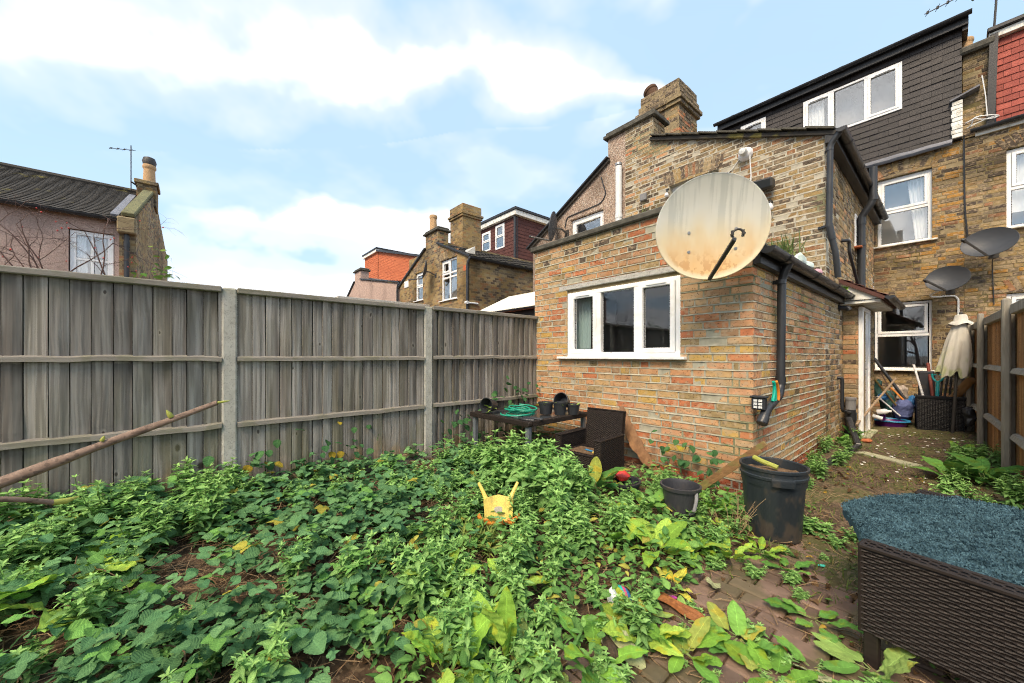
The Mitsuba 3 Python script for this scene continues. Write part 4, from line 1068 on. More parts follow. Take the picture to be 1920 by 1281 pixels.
for a, b in zip(ed[:-1], ed[1:]):
    for z, h in ((1.10, .04), (.47, .04)):
        mb = MB().add(np.array([[x, y, z + k] for x in (a + .055, b - .055) for y, k in ((-.066, h), (-.035, .03), (-.015, -.012), (-.066, -.03))]), [[0, 1, 5, 4], [1, 2, 6, 5], [2, 3, 7, 6], [0, 4, 7, 3]])
        put(f'{RF}__rail', mb.move(FM), 'grey_timber')
    put(f'{RF}__cap_rail', MB().box(a + .055, b - .055, -.09, -.02, 1.655, 1.75, .006).move(FM), 'grey_timber')

# ------------------------------------------------------------------ ground, brick path


def ground_h(x, y):
    x, y = np.broadcast_arrays(np.asarray(x, float), np.asarray(y, float))
    st = lambda a, b, t: (lambda q: q * q * (3 - 2 * q))(np.clip((t - a) / (b - a), 0, 1))
    bed = st(-.95, -2.3, x) * st(9.0, 3.0, y)
    P = np.stack([x, y, x * 0], -1)
    h = .10 * bed + (.035 + .05 * bed) * (meshkit.fbm(P * 3.1, 3, seed=2) - .5) + .02 * (meshkit.fbm(P * 11, 3, seed=5) - .5)
    h += .08 * st(-2.9, -3.7, x) * st(1.2, -.8, y)
    path = st(-1.15, -.98, x)
    dirt = -.036 + .024 * st(2.25, 2.9, y) + .040 * st(2.9, 4.8, y) + .022 * st(-.75, -1.05, x) + .03 * st(-.35, .2, x) + .055 * (meshkit.fbm(P * 5.5 + 3, 4, seed=8) - .42)
    h = h * (1 - path) + path * dirt
    near = st(60, 14, np.abs(x)) * st(70, 16, np.abs(y))
    return h * near


xs = np.unique(np.concatenate([np.linspace(-60, -4.2, 24), np.arange(-4.2, -1.2, .06), np.arange(-1.2, .62, .028), np.linspace(.65, 60, 24)]))
ys = np.unique(np.concatenate([np.linspace(-60, -1.5, 20), np.arange(-1.5, .6, .07), np.arange(.6, 9.4, .032), np.linspace(9.45, 11.4, 30), np.linspace(12, 90, 24)]))
gx_, gy_ = np.meshgrid(xs, ys, indexing='ij')
struct('ground', (np.stack([gx_, gy_, ground_h(gx_, gy_)], -1).reshape(-1, 3), grid(len(xs), len(ys))), 'soil', smooth=True)

rg = np.random.default_rng(5); pv = []
y = .95
row = 0
while y < 9.2:
    x = -1.12 + (.1 if row % 2 else 0) + rg.uniform(-.01, .01)
    while x < .50:
        if not (x > .36 - .05 * (y - 6) or (y > 9.0)) and not (x < XS + .02 and y > WY - .1):
            c = A(x + .1, y + .05, -.012 + rg.normal(0, .0025))
            v, f = cbox(.190 + rg.normal(0, .002), .092 + rg.normal(0, .002), .05, .008)
            t = rg.normal(0, .02, 2); v = v.copy(); v[:, 2] += v[:, 0] * t[0] + v[:, 1] * t[1] * 1.5
            a = rg.normal(0, .025); v[:, :2] = v[:, :2] @ np.array([[math.cos(a), math.sin(a)], [-math.sin(a), math.cos(a)]])
            pv.append((np.hypot(c[0], c[1]), (v + c - [0, 0, .02], f), (rg.random(), 0)))
        x += .2
    y += .1; row += 1
pv.sort(key=lambda t: t[0]); rest = MB()
bed_ = MB().add([[-1.1, .9, -.09], [.5, .9, -.09], [.5, 9.2, -.09], [-1.1, 9.2, -.09]], [[0, 1, 2, 3]])
struct('path', bed_, 'soil')
for k, (d, vf, uv) in enumerate(pv):
    if k < 260:
        put('path__paver', MB().addm(vf, uv), 'paver')
    else:
        rest.addm(vf, uv)
put('path__paving', rest, 'paver', kind='stuff')

# ------------------------------------------------------------------ plants


class Veg:
    """Many leaves in one mesh, each placed by a matrix and tinted on its own."""

    def __init__(self):
        self.v, self.f, self.c, self.n = [], [], [], 0

    def leaves(self, tmpl, Ms, cols):
        tv, tf, tc = tmpl; Ms = np.asarray(Ms, float); cols = np.asarray(cols, float); k = len(Ms)
        if k == 0:
            return self
        v = np.einsum('kij,nj->kni', Ms[:, :3, :3], tv) + Ms[:, None, :3, 3]
        self.v.append(v.reshape(-1, 3)); self.c.append((cols[:, None, :] * tc[None, :, None]).reshape(-1, 3))
        self.f.append((tf[None] + (np.arange(k) * len(tv))[:, None, None]).reshape(-1, 3) + self.n); self.n += k * len(tv)
        return self

    def add(self, vf, col):
        v, f = vf; self.v.append(np.asarray(v, float)); self.f.append(np.asarray(f) + self.n); self.n += len(v)
        self.c.append(np.tile(np.asarray(col, float), (len(v), 1))); return self

    def mesh(self):
        return np.vstack(self.v), np.vstack(self.f)

    def col(self):
        return np.clip(np.vstack(self.c), .004, .95)


def leaf_t(n=5, W=.5, fold=.2, curl=.3, serr=0.0, cross=3, wave=0.0, p=.8, rib=1.3, seed=0, lobe=1.0, vein=0):
    """A leaf one unit long: (vertices, triangles, brightness of each vertex: the midrib is paler)."""
    rgl = np.random.default_rng(seed)
    x = np.linspace(0, 1, n + 1); w = W / 2 * np.sin(PI * np.clip(x, 0, 1) ** p) ** lobe + .006
    w = w * (1 + serr * np.where(np.arange(n + 1) % 2, 1, -1)); w[0] = .012; w[-1] = .004
    s = {3: [-1, 0, 1], 5: [-1, -.5, 0, .5, 1], 7: [-1, -.55, -.10, 0, .10, .55, 1], 9: [-1, -.62, -.3, -.07, 0, .07, .3, .62, 1], 11: [-1, -.78, -.52, -.27, -.05, 0, .05, .27, .52, .78, 1]}[cross]; s = np.array(s, float); X = np.repeat(x[:, None], cross, 1); Yv = w[:, None] * s[None]
    ph = rgl.uniform(0, 6, 2)
    Zv = fold * np.abs(Yv) - curl * X ** 2 + wave * np.abs(s)[None] ** 1.5 * np.sin(X * 13 + ph[0] + s[None] * 1.5) + wave * .35 * (np.abs(s)[None] > .1) * np.sin(X * 40)
    X = X - serr * .05 * np.abs(s)[None]
    b = np.where(np.abs(s) < .03, rib, 1.0)[None] * np.ones_like(X) * (1 - .10 * np.abs(s)[None])
    if vein:      # paler side veins, the blade puffed up between them
        q = np.cos(vein * (X - .22 * np.abs(s)[None])); on = (np.abs(s) > .03)[None]
        b = b * (1 + .13 * on * np.clip(q, 0, 1) ** 2); Zv = Zv - .012 * on * q * W
    return np.stack([X, Yv, Zv], -1).reshape(-1, 3), grid(n + 1, cross), b.reshape(-1)


def leaf_M(pos, az, pitch, roll, size, wide=1.0):
    """Matrices: leaf points along azimuth az, raised by pitch, rolled about its own axis."""
    az, pitch, roll, size = (np.broadcast_to(np.asarray(q, float), (len(pos),)) for q in (az, pitch, roll, size))
    d = np.stack([np.cos(az) * np.cos(pitch), np.sin(az) * np.cos(pitch), np.sin(pitch)], -1)
    s = np.stack([-np.sin(az), np.cos(az), az * 0], -1); u = np.cross(d, s)
    s2 = s * np.cos(roll)[:, None] + u * np.sin(roll)[:, None]; u2 = np.cross(d, s2)
    M = np.zeros((len(pos), 4, 4)); M[:, :3, 0], M[:, :3, 1], M[:, :3, 2] = d * size[:, None], s2 * (size * wide)[:, None], u2 * size[:, None]
    M[:, :3, 3] = pos; M[:, 3, 3] = 1
    return M


def tints(rg, n, a, b, odd=None, p=.0):
    t = rg.random((n, 1)); c = np.array(a) * (1 - t) + np.array(b) * t; c *= rg.uniform(.8, 1.2, (n, 1))
    if odd is not None:
        k = rg.random(n) < p; c[k] = np.array(odd) * rg.uniform(.7, 1.2, (k.sum(), 1))
    return c


# --- bramble that covers the left of the bed
rg = np.random.default_rng(77)
N = 6600
x = rg.uniform(-3.74, -1.0, N); y = rg.uniform(-1.25, 3.55, N)
lim = -1.25 - .62 * np.clip(y, 0, 3.2)                                  # bramble lies left of this line, weeds right of it
gap = meshkit.fbm(np.stack([x, y, x * 0], -1) * 2.1, 3, seed=31)
keep = (x < lim + rg.normal(0, .22, N)) & (rg.random(N) < np.clip((gap - .32) * 5, .12, 1)) & ~((x > -3.65) & (x < -2.6) & (y > 2.35) & (rg.random(N) < .7))
x, y = x[keep], y[keep]; N = len(x)
hgt = np.abs(rg.normal(.055, .05, N)) + .10 * meshkit.fbm(np.stack([x, y, x * 0], -1) * 1.6, 3, seed=6) + .10 * np.clip((-3.25 - x) / .5, 0, 1) * rg.random(N)
pos = np.stack([x, y, ground_h(x, y) + hgt], -1); az = rg.uniform(0, 2 * PI, N); tilt = rg.normal(0, .28, N)
bt = [leaf_t(14, (.86, .78, .94)[k], .14, .18, .06, 7, .025, (.74, .80, .70)[k], 1.22, seed=k, lobe=.78, vein=40) for k in range(3)]
br = Veg(); size = rg.uniform(.042, .082, N) * np.where(rg.random(N) < .2, .65, 1)
base = tints(rg, N, (.075, .180, .080), (.170, .325, .130), (.36, .33, .06), .02)
young = rg.random(N) < .10; base[young] = np.array([.17, .36, .09]) * rg.uniform(.8, 1.1, (young.sum(), 1))
for k, (off, sc) in enumerate(((0, 1.0), (1.35, .84), (-1.35, .84))):
    d = az + off; c, s = np.cos(az), np.sin(az); st_ = np.stack([c, s, c * 0], -1) * (size * (.28 if k == 0 else .02))[:, None]
    for j in range(3):
        m = (np.arange(N) % 3 == j)
        br.leaves(bt[j], leaf_M((pos + st_)[m], (d + rg.normal(0, .12, N))[m], (rg.normal(-.10, .22, N) + .1 * (k == 0))[m], (tilt + rg.normal(0, .2, N))[m], (size * sc)[m], rg.uniform(.78, 1.12, N)[m]), (base * rg.uniform(.88, 1.12, (N, 1)))[m])
# vine on the fence beside the table and up the wall foot
for (cx, cy, cz, r, n) in ((-3.70, 3.25, .75, .22, 36), (-3.70, 2.35, .52, .16, 14), (-3.66, 2.9, .5, .3, 26), (-1.75, 3.55, .28, .25, 22), (-1.45, 3.58, .30, .22, 16), (-3.72, .30, .33, .18, 18), (-3.72, 1.2, .3, .4, 40), (-3.70, .75, .30, .3, 24)):
    p = np.stack([rg.normal(cx, .035, n), rg.normal(cy, r, n), rg.normal(cz, r * .45, n)], -1)
    if cx > -3:
        p[:, 0], p[:, 1] = rg.normal(cx, r, n), np.minimum(rg.normal(cy, .02, n), 3.62)
    for j in range(3):
        q = p[j::3]; br.leaves(bt[j], leaf_M(q, rg.uniform(-1.2, 1.2, len(q)) if cx < -3 else rg.uniform(-2.6, -.5, len(q)), rg.normal(-.5, .35, len(q)), rg.normal(0, .4, len(q)), rg.uniform(.05, .085, len(q))), tints(rg, len(q), (.05, .13, .055), (.09, .2, .07), (.35, .27, .04), .08))
struct('bramble_cover', br.mesh(), 'leaf', kind='stuff', color=br.col())
labels['bramble_cover'].update(label='dark green bramble leaves spread over the left of the bed', category='bramble')
vn = MB()
for k in range(95):
    x0, y0 = rg.uniform(-3.7, -1.6), rg.uniform(-.9, 3.0); a, Lg = rg.uniform(0, 2 * PI), rg.uniform(.4, 1.1); t = np.linspace(0, 1, 12)
    px_, py_ = x0 + np.cos(a + t * rg.normal(0, .6)) * t * Lg, y0 + np.sin(a + t * rg.normal(0, .6)) * t * Lg
    px_ = np.clip(px_, -3.73, -1.25); py_ = np.minimum(py_, 3.5)
    vn.tube(np.stack([px_, py_, ground_h(px_, py_) + .02 + rg.uniform(.03, .13) * np.sin(PI * t)], -1), np.linspace(.0035, .0015, 12), 5)
struct('bramble_stems', vn, 'stem', kind='stuff')
labels['bramble_stems'].update(label='thin reddish bramble stems trailing under the leaves', category='stems')

# --- dry stalks and dead leaves lying about
N = 11000; x = rg.uniform(-3.7, .3, N); y = rg.uniform(-1.0, 4.4, N)
m = (rg.random(N) < np.where(x < -1.05, .95, .30)) & ~((x < XS + .02) & (y > WY - .03)); x, y = x[m], y[m]; N = len(x)
a = rg.uniform(0, 2 * PI, N); Lg = rg.uniform(.04, .22, N); w = rg.uniform(.0009, .0026, N)
z = ground_h(x, y) + rg.uniform(.004, .03, N) + .03 * (x < -1.2) * rg.random(N); tl = rg.normal(0, .12, N)
d = np.stack([np.cos(a), np.sin(a), tl], -1); s = np.stack([-np.sin(a), np.cos(a), a * 0], -1); c = np.stack([x, y, z], -1)
mid = c + rg.normal(0, .012, (N, 3)); mid[:, 2] = c[:, 2] + np.abs(rg.normal(0, .008, N))
V = np.stack([c - d * Lg[:, None] / 2 - s * w[:, None], c - d * Lg[:, None] / 2 + s * w[:, None], mid - s * w[:, None] * 1.2, mid + s * w[:, None] * 1.2, mid + A(0, 0, .003), c + d * Lg[:, None] / 2], 1)
F_ = np.array([[0, 1, 3], [0, 3, 2], [2, 3, 5], [0, 4, 1], [2, 4, 5], [3, 5, 4]])
uvs = np.repeat(np.stack([rg.random(N), rg.random(N) * 0], -1), 6, 0)
mb = MB().add(V.reshape(-1, 3), (F_[None] + (np.arange(N) * 6)[:, None, None]).reshape(-1, 3), uv=uvs)
struct('dry_stalks', mb, 'straw', kind='stuff'); labels['dry_stalks'].update(label='dry brown stalks littering the soil between the plants', category='stalks')
dl = Veg(); dt_ = leaf_t(6, .62, .5, .3, .05, 3, .08, .8, 1.0, seed=4); N = 1500
x = rg.uniform(-3.6, .25, N); y = rg.uniform(.3, 5.5, N); m = ~((x < XS + .03) & (y > WY - .05)); x, y = x[m], y[m]; N = len(x)
dl.leaves(dt_, leaf_M(np.stack([x, y, ground_h(x, y) + rg.uniform(.008, .03, N)], -1), rg.uniform(0, 7, N), rg.normal(.05, .2, N), rg.normal(0, .5, N), rg.uniform(.015, .055, N)), tints(rg, N, (.07, .042, .024), (.19, .115, .06), (.42, .28, .06), .07))
struct('fallen_leaves', dl.mesh(), 'leaf', kind='stuff', color=dl.col()); labels['fallen_leaves'].update(label='small curled dead leaves scattered on soil and paving', category='leaves')

# --- upright leafy weeds: ten shapes, each plant a thing of its own
wt = [leaf_t(6, .40, .30, .30, .07, 3, .0, .85, 1.22, seed=k) for k in range(2)]


def weed_shape(seed, h=1.0, stems=4, L0=.22):
    """A bushy annual about one unit tall with opposite lance-shaped leaves and a pale rosette on each tip."""
    r = np.random.default_rng(seed); vg = Veg()
    P, AZ, PI_, SZ, CO = [], [], [], [], []
    for s in range(stems):
        a0 = 2 * PI * s / stems + r.uniform(-.5, .5); lean = r.uniform(.15, .85) if s else r.uniform(0, .2); top = h * (r.uniform(.62, .95) if s else 1.0)
        t = np.linspace(0, 1, 7); out = lean * top * t ** 1.2 * (1 - .3 * t)
        pts = np.stack([np.cos(a0) * out, np.sin(a0) * out, top * t], -1) + np.vstack([[0, 0, 0], r.normal(0, .012, (6, 3))])
        vg.add(tube(pts, np.linspace(.014, .006, 7), 4, False), (.15, .24, .07))
        nodes = int(r.integers(6, 9))
        for k in range(nodes):
            q = .22 + .78 * (k / (nodes - 1)) ** .9; i = q * 6; i0 = min(int(i), 5); p = pts[i0] + (pts[i0 + 1] - pts[i0]) * (i - i0)
            tip = k == nodes - 1; size = L0 * (1.15 - .75 * q ** 2.2) * r.uniform(.8, 1.15); base = a0 + (k % 2) * PI / 2 + r.uniform(-.25, .25)
            for j in range(2 if not tip else 5):
                P.append(p); AZ.append(base + PI * j if not tip else base + j * 1.256); PI_.append(r.normal(.12, .2) if not tip else r.normal(.7, .2)); SZ.append(size * (1 if not tip else .85))
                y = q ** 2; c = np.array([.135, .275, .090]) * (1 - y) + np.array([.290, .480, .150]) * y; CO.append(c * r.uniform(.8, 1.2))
            if 1 < k < nodes - 1:          # short side shoots from the axils
                for j in range(2):
                    az_ = base + PI * j + PI / 2; pp = p + A(math.cos(az_), math.sin(az_), .7) * size * .28
                    for u in range(4):
                        P.append(pp); AZ.append(az_ + u * 1.57 + r.uniform(-.3, .3)); PI_.append(r.normal(.45, .25)); SZ.append(size * r.uniform(.38, .6)); CO.append(np.array([.175, .345, .095]) * r.uniform(.8, 1.25))
    P, AZ, PI_, SZ, CO = map(np.array, (P, AZ, PI_, SZ, CO)); roll = r.normal(0, .3, len(P))
    for j in range(2):
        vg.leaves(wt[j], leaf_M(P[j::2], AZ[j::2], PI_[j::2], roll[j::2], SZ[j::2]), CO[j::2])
    return vg


WV = []
for k in range(9):
    g = weed_shape(100 + k, 1.0, (5, 6, 7)[k % 3], (.29, .33, .26)[k % 3] * (1.0 if k < 6 else 1.15)); WV.append((mikit.ply(g.mesh(), 'leaf', color=g.col())))
for k, d in enumerate(WV):
    scene[f'weed_shape_{k}'] = {'type': 'shapegroup', 'foliage': d}


def put_weed(x, y, h, lab, grp, k, rz, ty=0.0):
    key = num('leafy_weed')
    M = T().translate([float(x), float(y), float(ground_h(x, y)) - .01]).rotate([0, 0, 1], float(rz)).rotate([1, 0, 0], float(ty)).scale([float(h) * (.95 if h > .18 else 1.35)] * 2 + [float(h) * (1 if h > .18 else .72)])
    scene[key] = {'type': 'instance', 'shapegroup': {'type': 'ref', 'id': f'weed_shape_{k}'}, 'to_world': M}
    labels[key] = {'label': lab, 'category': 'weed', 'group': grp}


rgw = np.random.default_rng(41); spots = []


def scatter(n, region, hmin, hmax, dmin, lab, grp, tries=4000):
    got = 0
    for _ in range(tries):
        if got >= n:
            break
        x, y = rgw.uniform(-3.7, .35), rgw.uniform(-1.0, 7.0)
        if not region(x, y) or any((x - a) ** 2 + (y - b) ** 2 < dmin ** 2 for a, b in spots):
            continue
        if -3.62 < x < -2.6 and 2.45 < y < 3.5 or (-2.65 < x < -1.95 and y > 2.68) or math.hypot(x + .80, y - 3.12) < .27 or math.hypot(x + 1.32, y - 2.72) < .17 or math.hypot(x + 1.92, y - 1.50) < .17 or (math.hypot(x + 1.72, y - 1.28) < .2):
            continue
        spots.append((x, y)); got += 1
        put_weed(x, y, rgw.uniform(hmin, hmax), lab, grp, int(rgw.integers(0, 9)), rgw.uniform(0, 360), rgw.normal(0, 6))


line = lambda x, y: -1.25 - .62 * min(max(y, 0), 3.2)
scatter(46, lambda x, y: -2.95 < x < -1.75 and 1.9 < y < 2.95 and x > line(x, y) - .15 and not (x > -2.45 and y > 2.35), .33, .49, .13, 'bushy bright green leafy weed in the tall clump in front of the table and chair', 'weeds in front of the table')
scatter(62, lambda x, y: line(x, y) - .05 < x < -1.22 and .75 < y < 2.3 and x < -1.15 - .12 * y, .19, .30, .125, 'bushy mid green leafy weed in the middle of the bed', 'weeds in the middle of the bed')
scatter(52, lambda x, y: x < line(x, y) and -.7 < y < 2.6 and x > -3.5, .15, .29, .17, 'leafy weed pushing up through the bramble', 'weeds among the bramble')
scatter(26, lambda x, y: -3.68 < x < -2.9 and -1.0 < y < .3, .22, .38, .13, 'bright green leafy weed at the foot of the left fence', 'weeds along the fence')
scatter(14, lambda x, y: -1.5 < x < -.85 and .75 < y < 1.65, .12, .22, .13, 'small leafy weed near the striped ball', 'weeds round the ball')
scatter(12, lambda x, y: -1.75 < x < -.95 and 2.2 < y < 3.3, .13, .24, .16, 'leafy weed between the plastic buckets and the bin', 'weeds round the buckets')
scatter(11, lambda x, y: -.95 < x < -.40 and 2.35 < y < 3.5, .06, .13, .12, 'low leafy weed on the dirt between bin and sofa', 'weeds between bin and sofa')
scatter(12, lambda x, y: -.85 < x < -.12 and 1.45 < y < 2.0, .06, .12, .11, 'low leafy weed at the bottom of the paving', 'weeds at the bottom of the paving')
scatter(5, lambda x, y: -.75 < x < -.5 and 2.85 < y < 3.5, .10, .2, .10, 'leafy weed close against the black bin', 'weeds beside the bin')
scatter(12, lambda x, y: -1.06 < x < -.80 and 4.2 < y < 7.6, .12, .26, .2, 'leafy weed along the foot of the extension wall', 'weeds along the extension')
scatter(16, lambda x, y: -.05 < x < .34 and 4.4 < y < 8.6, .12, .28, .2, 'leafy weed at the foot of the brown fence', 'weeds along the brown fence')

# --- plants with large leaves: every leaf is a part
dock_t = [leaf_t(26, w, .16, cu, .012, 11, wv, pp, 1.5, seed=k, lobe=.62, vein=46) for k, (w, cu, wv, pp) in enumerate(((.42, .42, .030, .92), (.34, .25, .034, 1.12), (.50, .55, .026, .85), (.56, .35, .045, .95)))]
rgd = np.random.default_rng(12)


def dock(x, y, n, size, label, ca, cb, pitch=.75, odd=None, group=None, spread=1.0, az0=None, tm=None):
    k = thing('broad_leaved_plant', label, 'plant', group); z = float(ground_h(x, y))
    for j in range(n):
        vg = Veg(); sz = size * 1.22 * rgd.uniform(.7, 1.12); a = (j * 2.4 + rgd.uniform(-.4, .4)) if az0 is None else az0 + rgd.uniform(-1, 1) * spread; pt = (pitch + .22) * rgd.uniform(.65, 1.2)
        st_ = sz * rgd.uniform(.28, .55); b = A(x, y, z) + A(math.cos(a), math.sin(a), 0) * .012
        d = A(math.cos(a) * math.cos(pt), math.sin(a) * math.cos(pt), math.sin(pt)); e = b + d * st_
        col = tints(rgd, 1, ca, cb)[0]
        if odd is not None and rgd.random() < .12:
            col = np.array(odd) * rgd.uniform(.8, 1.1)
        vg.add(tube(np.array([b, (b + e) / 2 + A(0, 0, .006), e]), [sz * .022, sz * .018, sz * .012], 5), np.array([.26, .33, .12]))
        t = dock_t[int(rgd.integers(0, 4)) if tm is None else tm]
        vg.leaves(t, leaf_M([e - d * .01], a + rgd.normal(0, .12), pt - rgd.uniform(.0, .25), rgd.normal(0, .28), sz), [col])
        v, f = vg.mesh(); v = wob(v, sz * .022, 9 / max(sz, .05) * .35, seed=int(rgd.integers(1e6)))
        v[:, 2] = np.maximum(v[:, 2], np.maximum(ground_h(v[:, 0], v[:, 1]), np.where((v[:, 0] > -1.12) & (v[:, 1] > .9), .004, -1)) + .008 + .02 * meshkit.noise(v * 25, seed=2))
        put(f'{k}__leaf', (v, f), 'leaf', smooth=True, color=vg.col() * (1 + .22 * (meshkit.fbm(v * 60, 2, seed=3)[:, None] - .5) * 2) * (1 + (meshkit.fbm(v * 26, 2, seed=13)[:, None] > .62) * (A(1.25, .95, .7) - 1)))
    return k


LIME, LIM2 = (.22, .42, .06), (.38, .56, .10)
MID, MI2 = (.11, .27, .06), (.20, .40, .085)
PALE, PAL2 = (.30, .42, .12), (.40, .48, .19)
YEL, YE2 = (.46, .46, .06), (.55, .52, .11)
WILT = (.36, .42, .10)
dock(-1.26, .74, 9, .17, 'lime green dock at the bottom edge of the bed with upright paddle leaves', LIME, LIM2, .85)
dock(-1.13, .93, 5, .18, 'tall narrow leaved lime dock standing behind the bottom edge dock', LIME, LIM2, 1.25, tm=1)
dock(-1.03, .90, 5, .17, 'dock with wide pale flopping leaves at the bottom edge', PALE, PAL2, .35)
dock(-.93, 1.22, 7, .15, 'green dock below the striped ball with holed leaves', MID, LIME, .7)
dock(-1.17, 2.17, 9, .155, 'cluster of rounded lime leaves in the middle right of the bed', LIME, LIM2, .7, tm=2)
dock(-.97, 1.95, 7, .085, 'small yellow plant sprouting from the dark soil by the paving', YEL, YE2, .9)
dock(-.88, 2.50, 11, .125, 'lime rosette of pointed leaves between the buckets and the paving', LIME, LIM2, .65, tm=1)
dock(-1.95, 2.58, 8, .20, 'big dark green leaved plant in front of the wicker armchair', (.055, .17, .05), (.11, .25, .06), .95, tm=2, odd=(.32, .36, .07))
dock(-1.52, 2.62, 6, .15, 'mid green broad leaved plant left of the grey bucket', MID, MI2, .8)
dock(-1.22, 3.05, 6, .17, 'long leaved green plant at the foot of the leaning mossy plank', MID, LIME, .6, tm=1)
dock(-.60, 1.80, 8, .125, 'green leafy clump at the lower edge of the paving', MID, MI2, .8, odd=WILT)
dock(-.44, 1.70, 9, .12, 'mid green leafy clump nearest the corner below the wicker sofa', MID, LIME, .75, odd=WILT)
dock(-.20, 2.02, 6, .12, 'pale stemmed plant growing under the wicker sofa', MID, PALE, .8)
dock(-.36, 1.86, 6, .12, 'mid green plant in front of the wicker sofa leg', MID, MI2, .6)
dock(-2.80, -.52, 5, .24, 'huge crumpled lime leaves at the left edge of the bed', LIME, LIM2, .55, tm=3)
dock(-2.45, -.38, 4, .20, 'broad lime leaved plant in the lower left corner', MID, LIM2, .5, tm=3)
dock(-3.28, -.05, 2, .15, 'pair of bright green leaves lying on the bramble near the first post', LIME, LIME, .3, tm=0)
dock(-3.52, -.55, 4, .17, 'broad green leaves against the left end of the fence', MID, LIME, .6)
dock(-.02, 5.50, 11, .19, 'large leaved green plant by the right hand fence, front of the two', (.10, .27, .06), (.18, .36, .08), .75, tm=2)
dock(.20, 5.62, 11, .19, 'large leaved green plant by the right hand fence, behind the other', (.09, .25, .06), (.16, .34, .08), .85, tm=2)
dock(.10, 6.8, 9, .15, 'green leafy plant at the fence foot beyond the two large leaved plants', MID, MI2, .8)
dock(-.80, 1.74, 5, .12, 'pale green plant on the near edge of the bare paving', PALE, MI2, .55)
dock(-.90, 1.50, 6, .13, 'yellow green plant right beside the striped ball', (.24, .36, .05), LIM2, .7)
dock(-1.10, 3.25, 5, .13, 'dark green plant under the leaning plank by the brickwork', MID, MI2, .7)
dock(-.42, 2.20, 6, .10, 'low heart leaved plant between paving and wicker sofa', MID, MI2, .5, tm=3)
dock(-1.45, 1.25, 6, .12, 'lime leaved plant between the leafy weeds and the bottom edge dock', LIME, LIM2, .7)
dock(-.72, 1.55, 9, .115, 'leafy clump with some yellow leaves below the orange rotten wood', MID, LIME, .75, odd=WILT)
dock(-.30, 1.62, 9, .115, 'green clump in the bottom right corner under the sofa arm', MID, MI2, .7)
dock(-.98, 2.78, 7, .11, 'lime rosette just left of the black bin', LIME, LIM2, .6, tm=1)
dock(-.62, 2.62, 6, .09, 'small heart leaved weed in front of the black bin', MID, MI2, .6, tm=3)
dock(-1.62, 2.30, 7, .13, 'lime leaves left of the orange wood chunk', LIME, PALE, .6)
dock(-1.06, 2.40, 9, .115, 'rounded lime leaved clump behind the small yellow plant', LIME, LIM2, .8, tm=2)
dock(-1.38, 2.08, 8, .125, 'lime leaved clump left of the cluster of rounded lime leaves', LIME, MI2, .75, tm=3)
dock(-.78, 2.72, 9, .10, 'low lime rosette in front of the black bin', LIME, LIM2, .6, tm=1)
dock(-1.62, .92, 6, .15, 'lime paddle leaves rising from the weeds left of the bottom edge docks', LIME, LIM2, 1.0)
dock(-.97, 6.7, 8, .11, 'green plant beside the loose black downpipe', MID, MI2, .8)
dock(-.95, 7.35, 8, .12, 'dark green plant beside the back door step', (.05, .15, .045), MID, .85)

for (x, y, L_, a_, lb) in ((-.82, 2.08, .13, 1.9, 'whitish decayed leaf lying flat on the paving'), (-1.32, 2.52, .16, .4, 'pale decayed leaf lying left of the grey bucket'), (-.30, 1.78, .14, 2.4, 'pale spotted leaf lying at the bottom of the paving'), (-.98, 1.33, .18, .2, 'pale wilted leaf lying below the striped ball')):
    vg = Veg(); vg.leaves(dock_t[3], leaf_M([A(x, y, 0)], a_, .05, .25, L_), [(.42, .44, .24)]); v, f = vg.mesh()
    v = wob(v, .012, 22, seed=int(L_ * 1000)); v[:, 2] += float(ground_h(x, y)) + .035 - min(0, v[:, 2].min()) * .5
    single('fallen_leaf', (v, f), 'leaf', lb, 'leaf', smooth=True, color=vg.col() * (1 - .45 * (meshkit.fbm(v * 70, 2, seed=3)[:, None] > .6)))

# --- moss, grass and small seedlings on the paving
gr = Veg(); gt = leaf_t(3, .10, .1, .25, 0, 3, 0, .6, 1.0); N = 5200
x = rg.uniform(-1.1, .4, N); y = rg.uniform(1.6, 8.8, N)
pt = meshkit.fbm(np.stack([x, y, x * 0], -1) * 2.6 + 9, 3, seed=15); m = (rg.random(N) < np.clip((pt - .44) * 6 + .25 * (x < -.75), .02, 1)) & ~((x < XS + .02) & (y > WY - .03)); x, y = x[m], y[m]; N = len(x)
gr.leaves(gt, leaf_M(np.stack([x, y, ground_h(x, y)], -1), rg.uniform(0, 7, N), rg.normal(.9, .35, N), rg.normal(0, .4, N), rg.uniform(.025, .075, N)), tints(rg, N, (.09, .13, .035), (.19, .25, .06), (.30, .25, .10), .2))
st2 = leaf_t(4, .62, .15, .2, 0, 3, 0, .8, 1.1); N = 2600
x = rg.uniform(-1.15, .4, N); y = rg.uniform(1.5, 8.6, N); pt = meshkit.fbm(np.stack([x, y, x * 0], -1) * 3.2 + 4, 3, seed=25)
m = (rg.random(N) < np.clip((pt - .5) * 7 + .35 * (x < -.8) + .4 * (x > .05), .0, 1)) & ~((x < XS + .02) & (y > WY - .03)); x, y = x[m], y[m]; N = len(x)
gr.leaves(st2, leaf_M(np.stack([x, y, ground_h(x, y) + rg.uniform(.005, .04, N)], -1), rg.uniform(0, 7, N), rg.normal(.15, .3, N), rg.normal(0, .3, N), rg.uniform(.016, .04, N)), tints(rg, N, (.06, .15, .04), (.15, .27, .06)))
struct('ground_weeds', gr.mesh(), 'leaf', kind='stuff', color=gr.col()); labels['ground_weeds'].update(label='tiny grass blades and seedlings between the pavers', category='ground cover')
ug = Veg(); N = 7000; x = rg.uniform(-3.1, -.9, N); y = rg.uniform(.5, 3.5, N); m = (x > -1.55 - .58 * np.clip(y, 0, 3.2)) & ~((x > -1.12) & (y > 3.5)) & ~((x > -2.65) & (x < -1.95) & (y > 2.7)); x, y = x[m], y[m]; N = len(x)
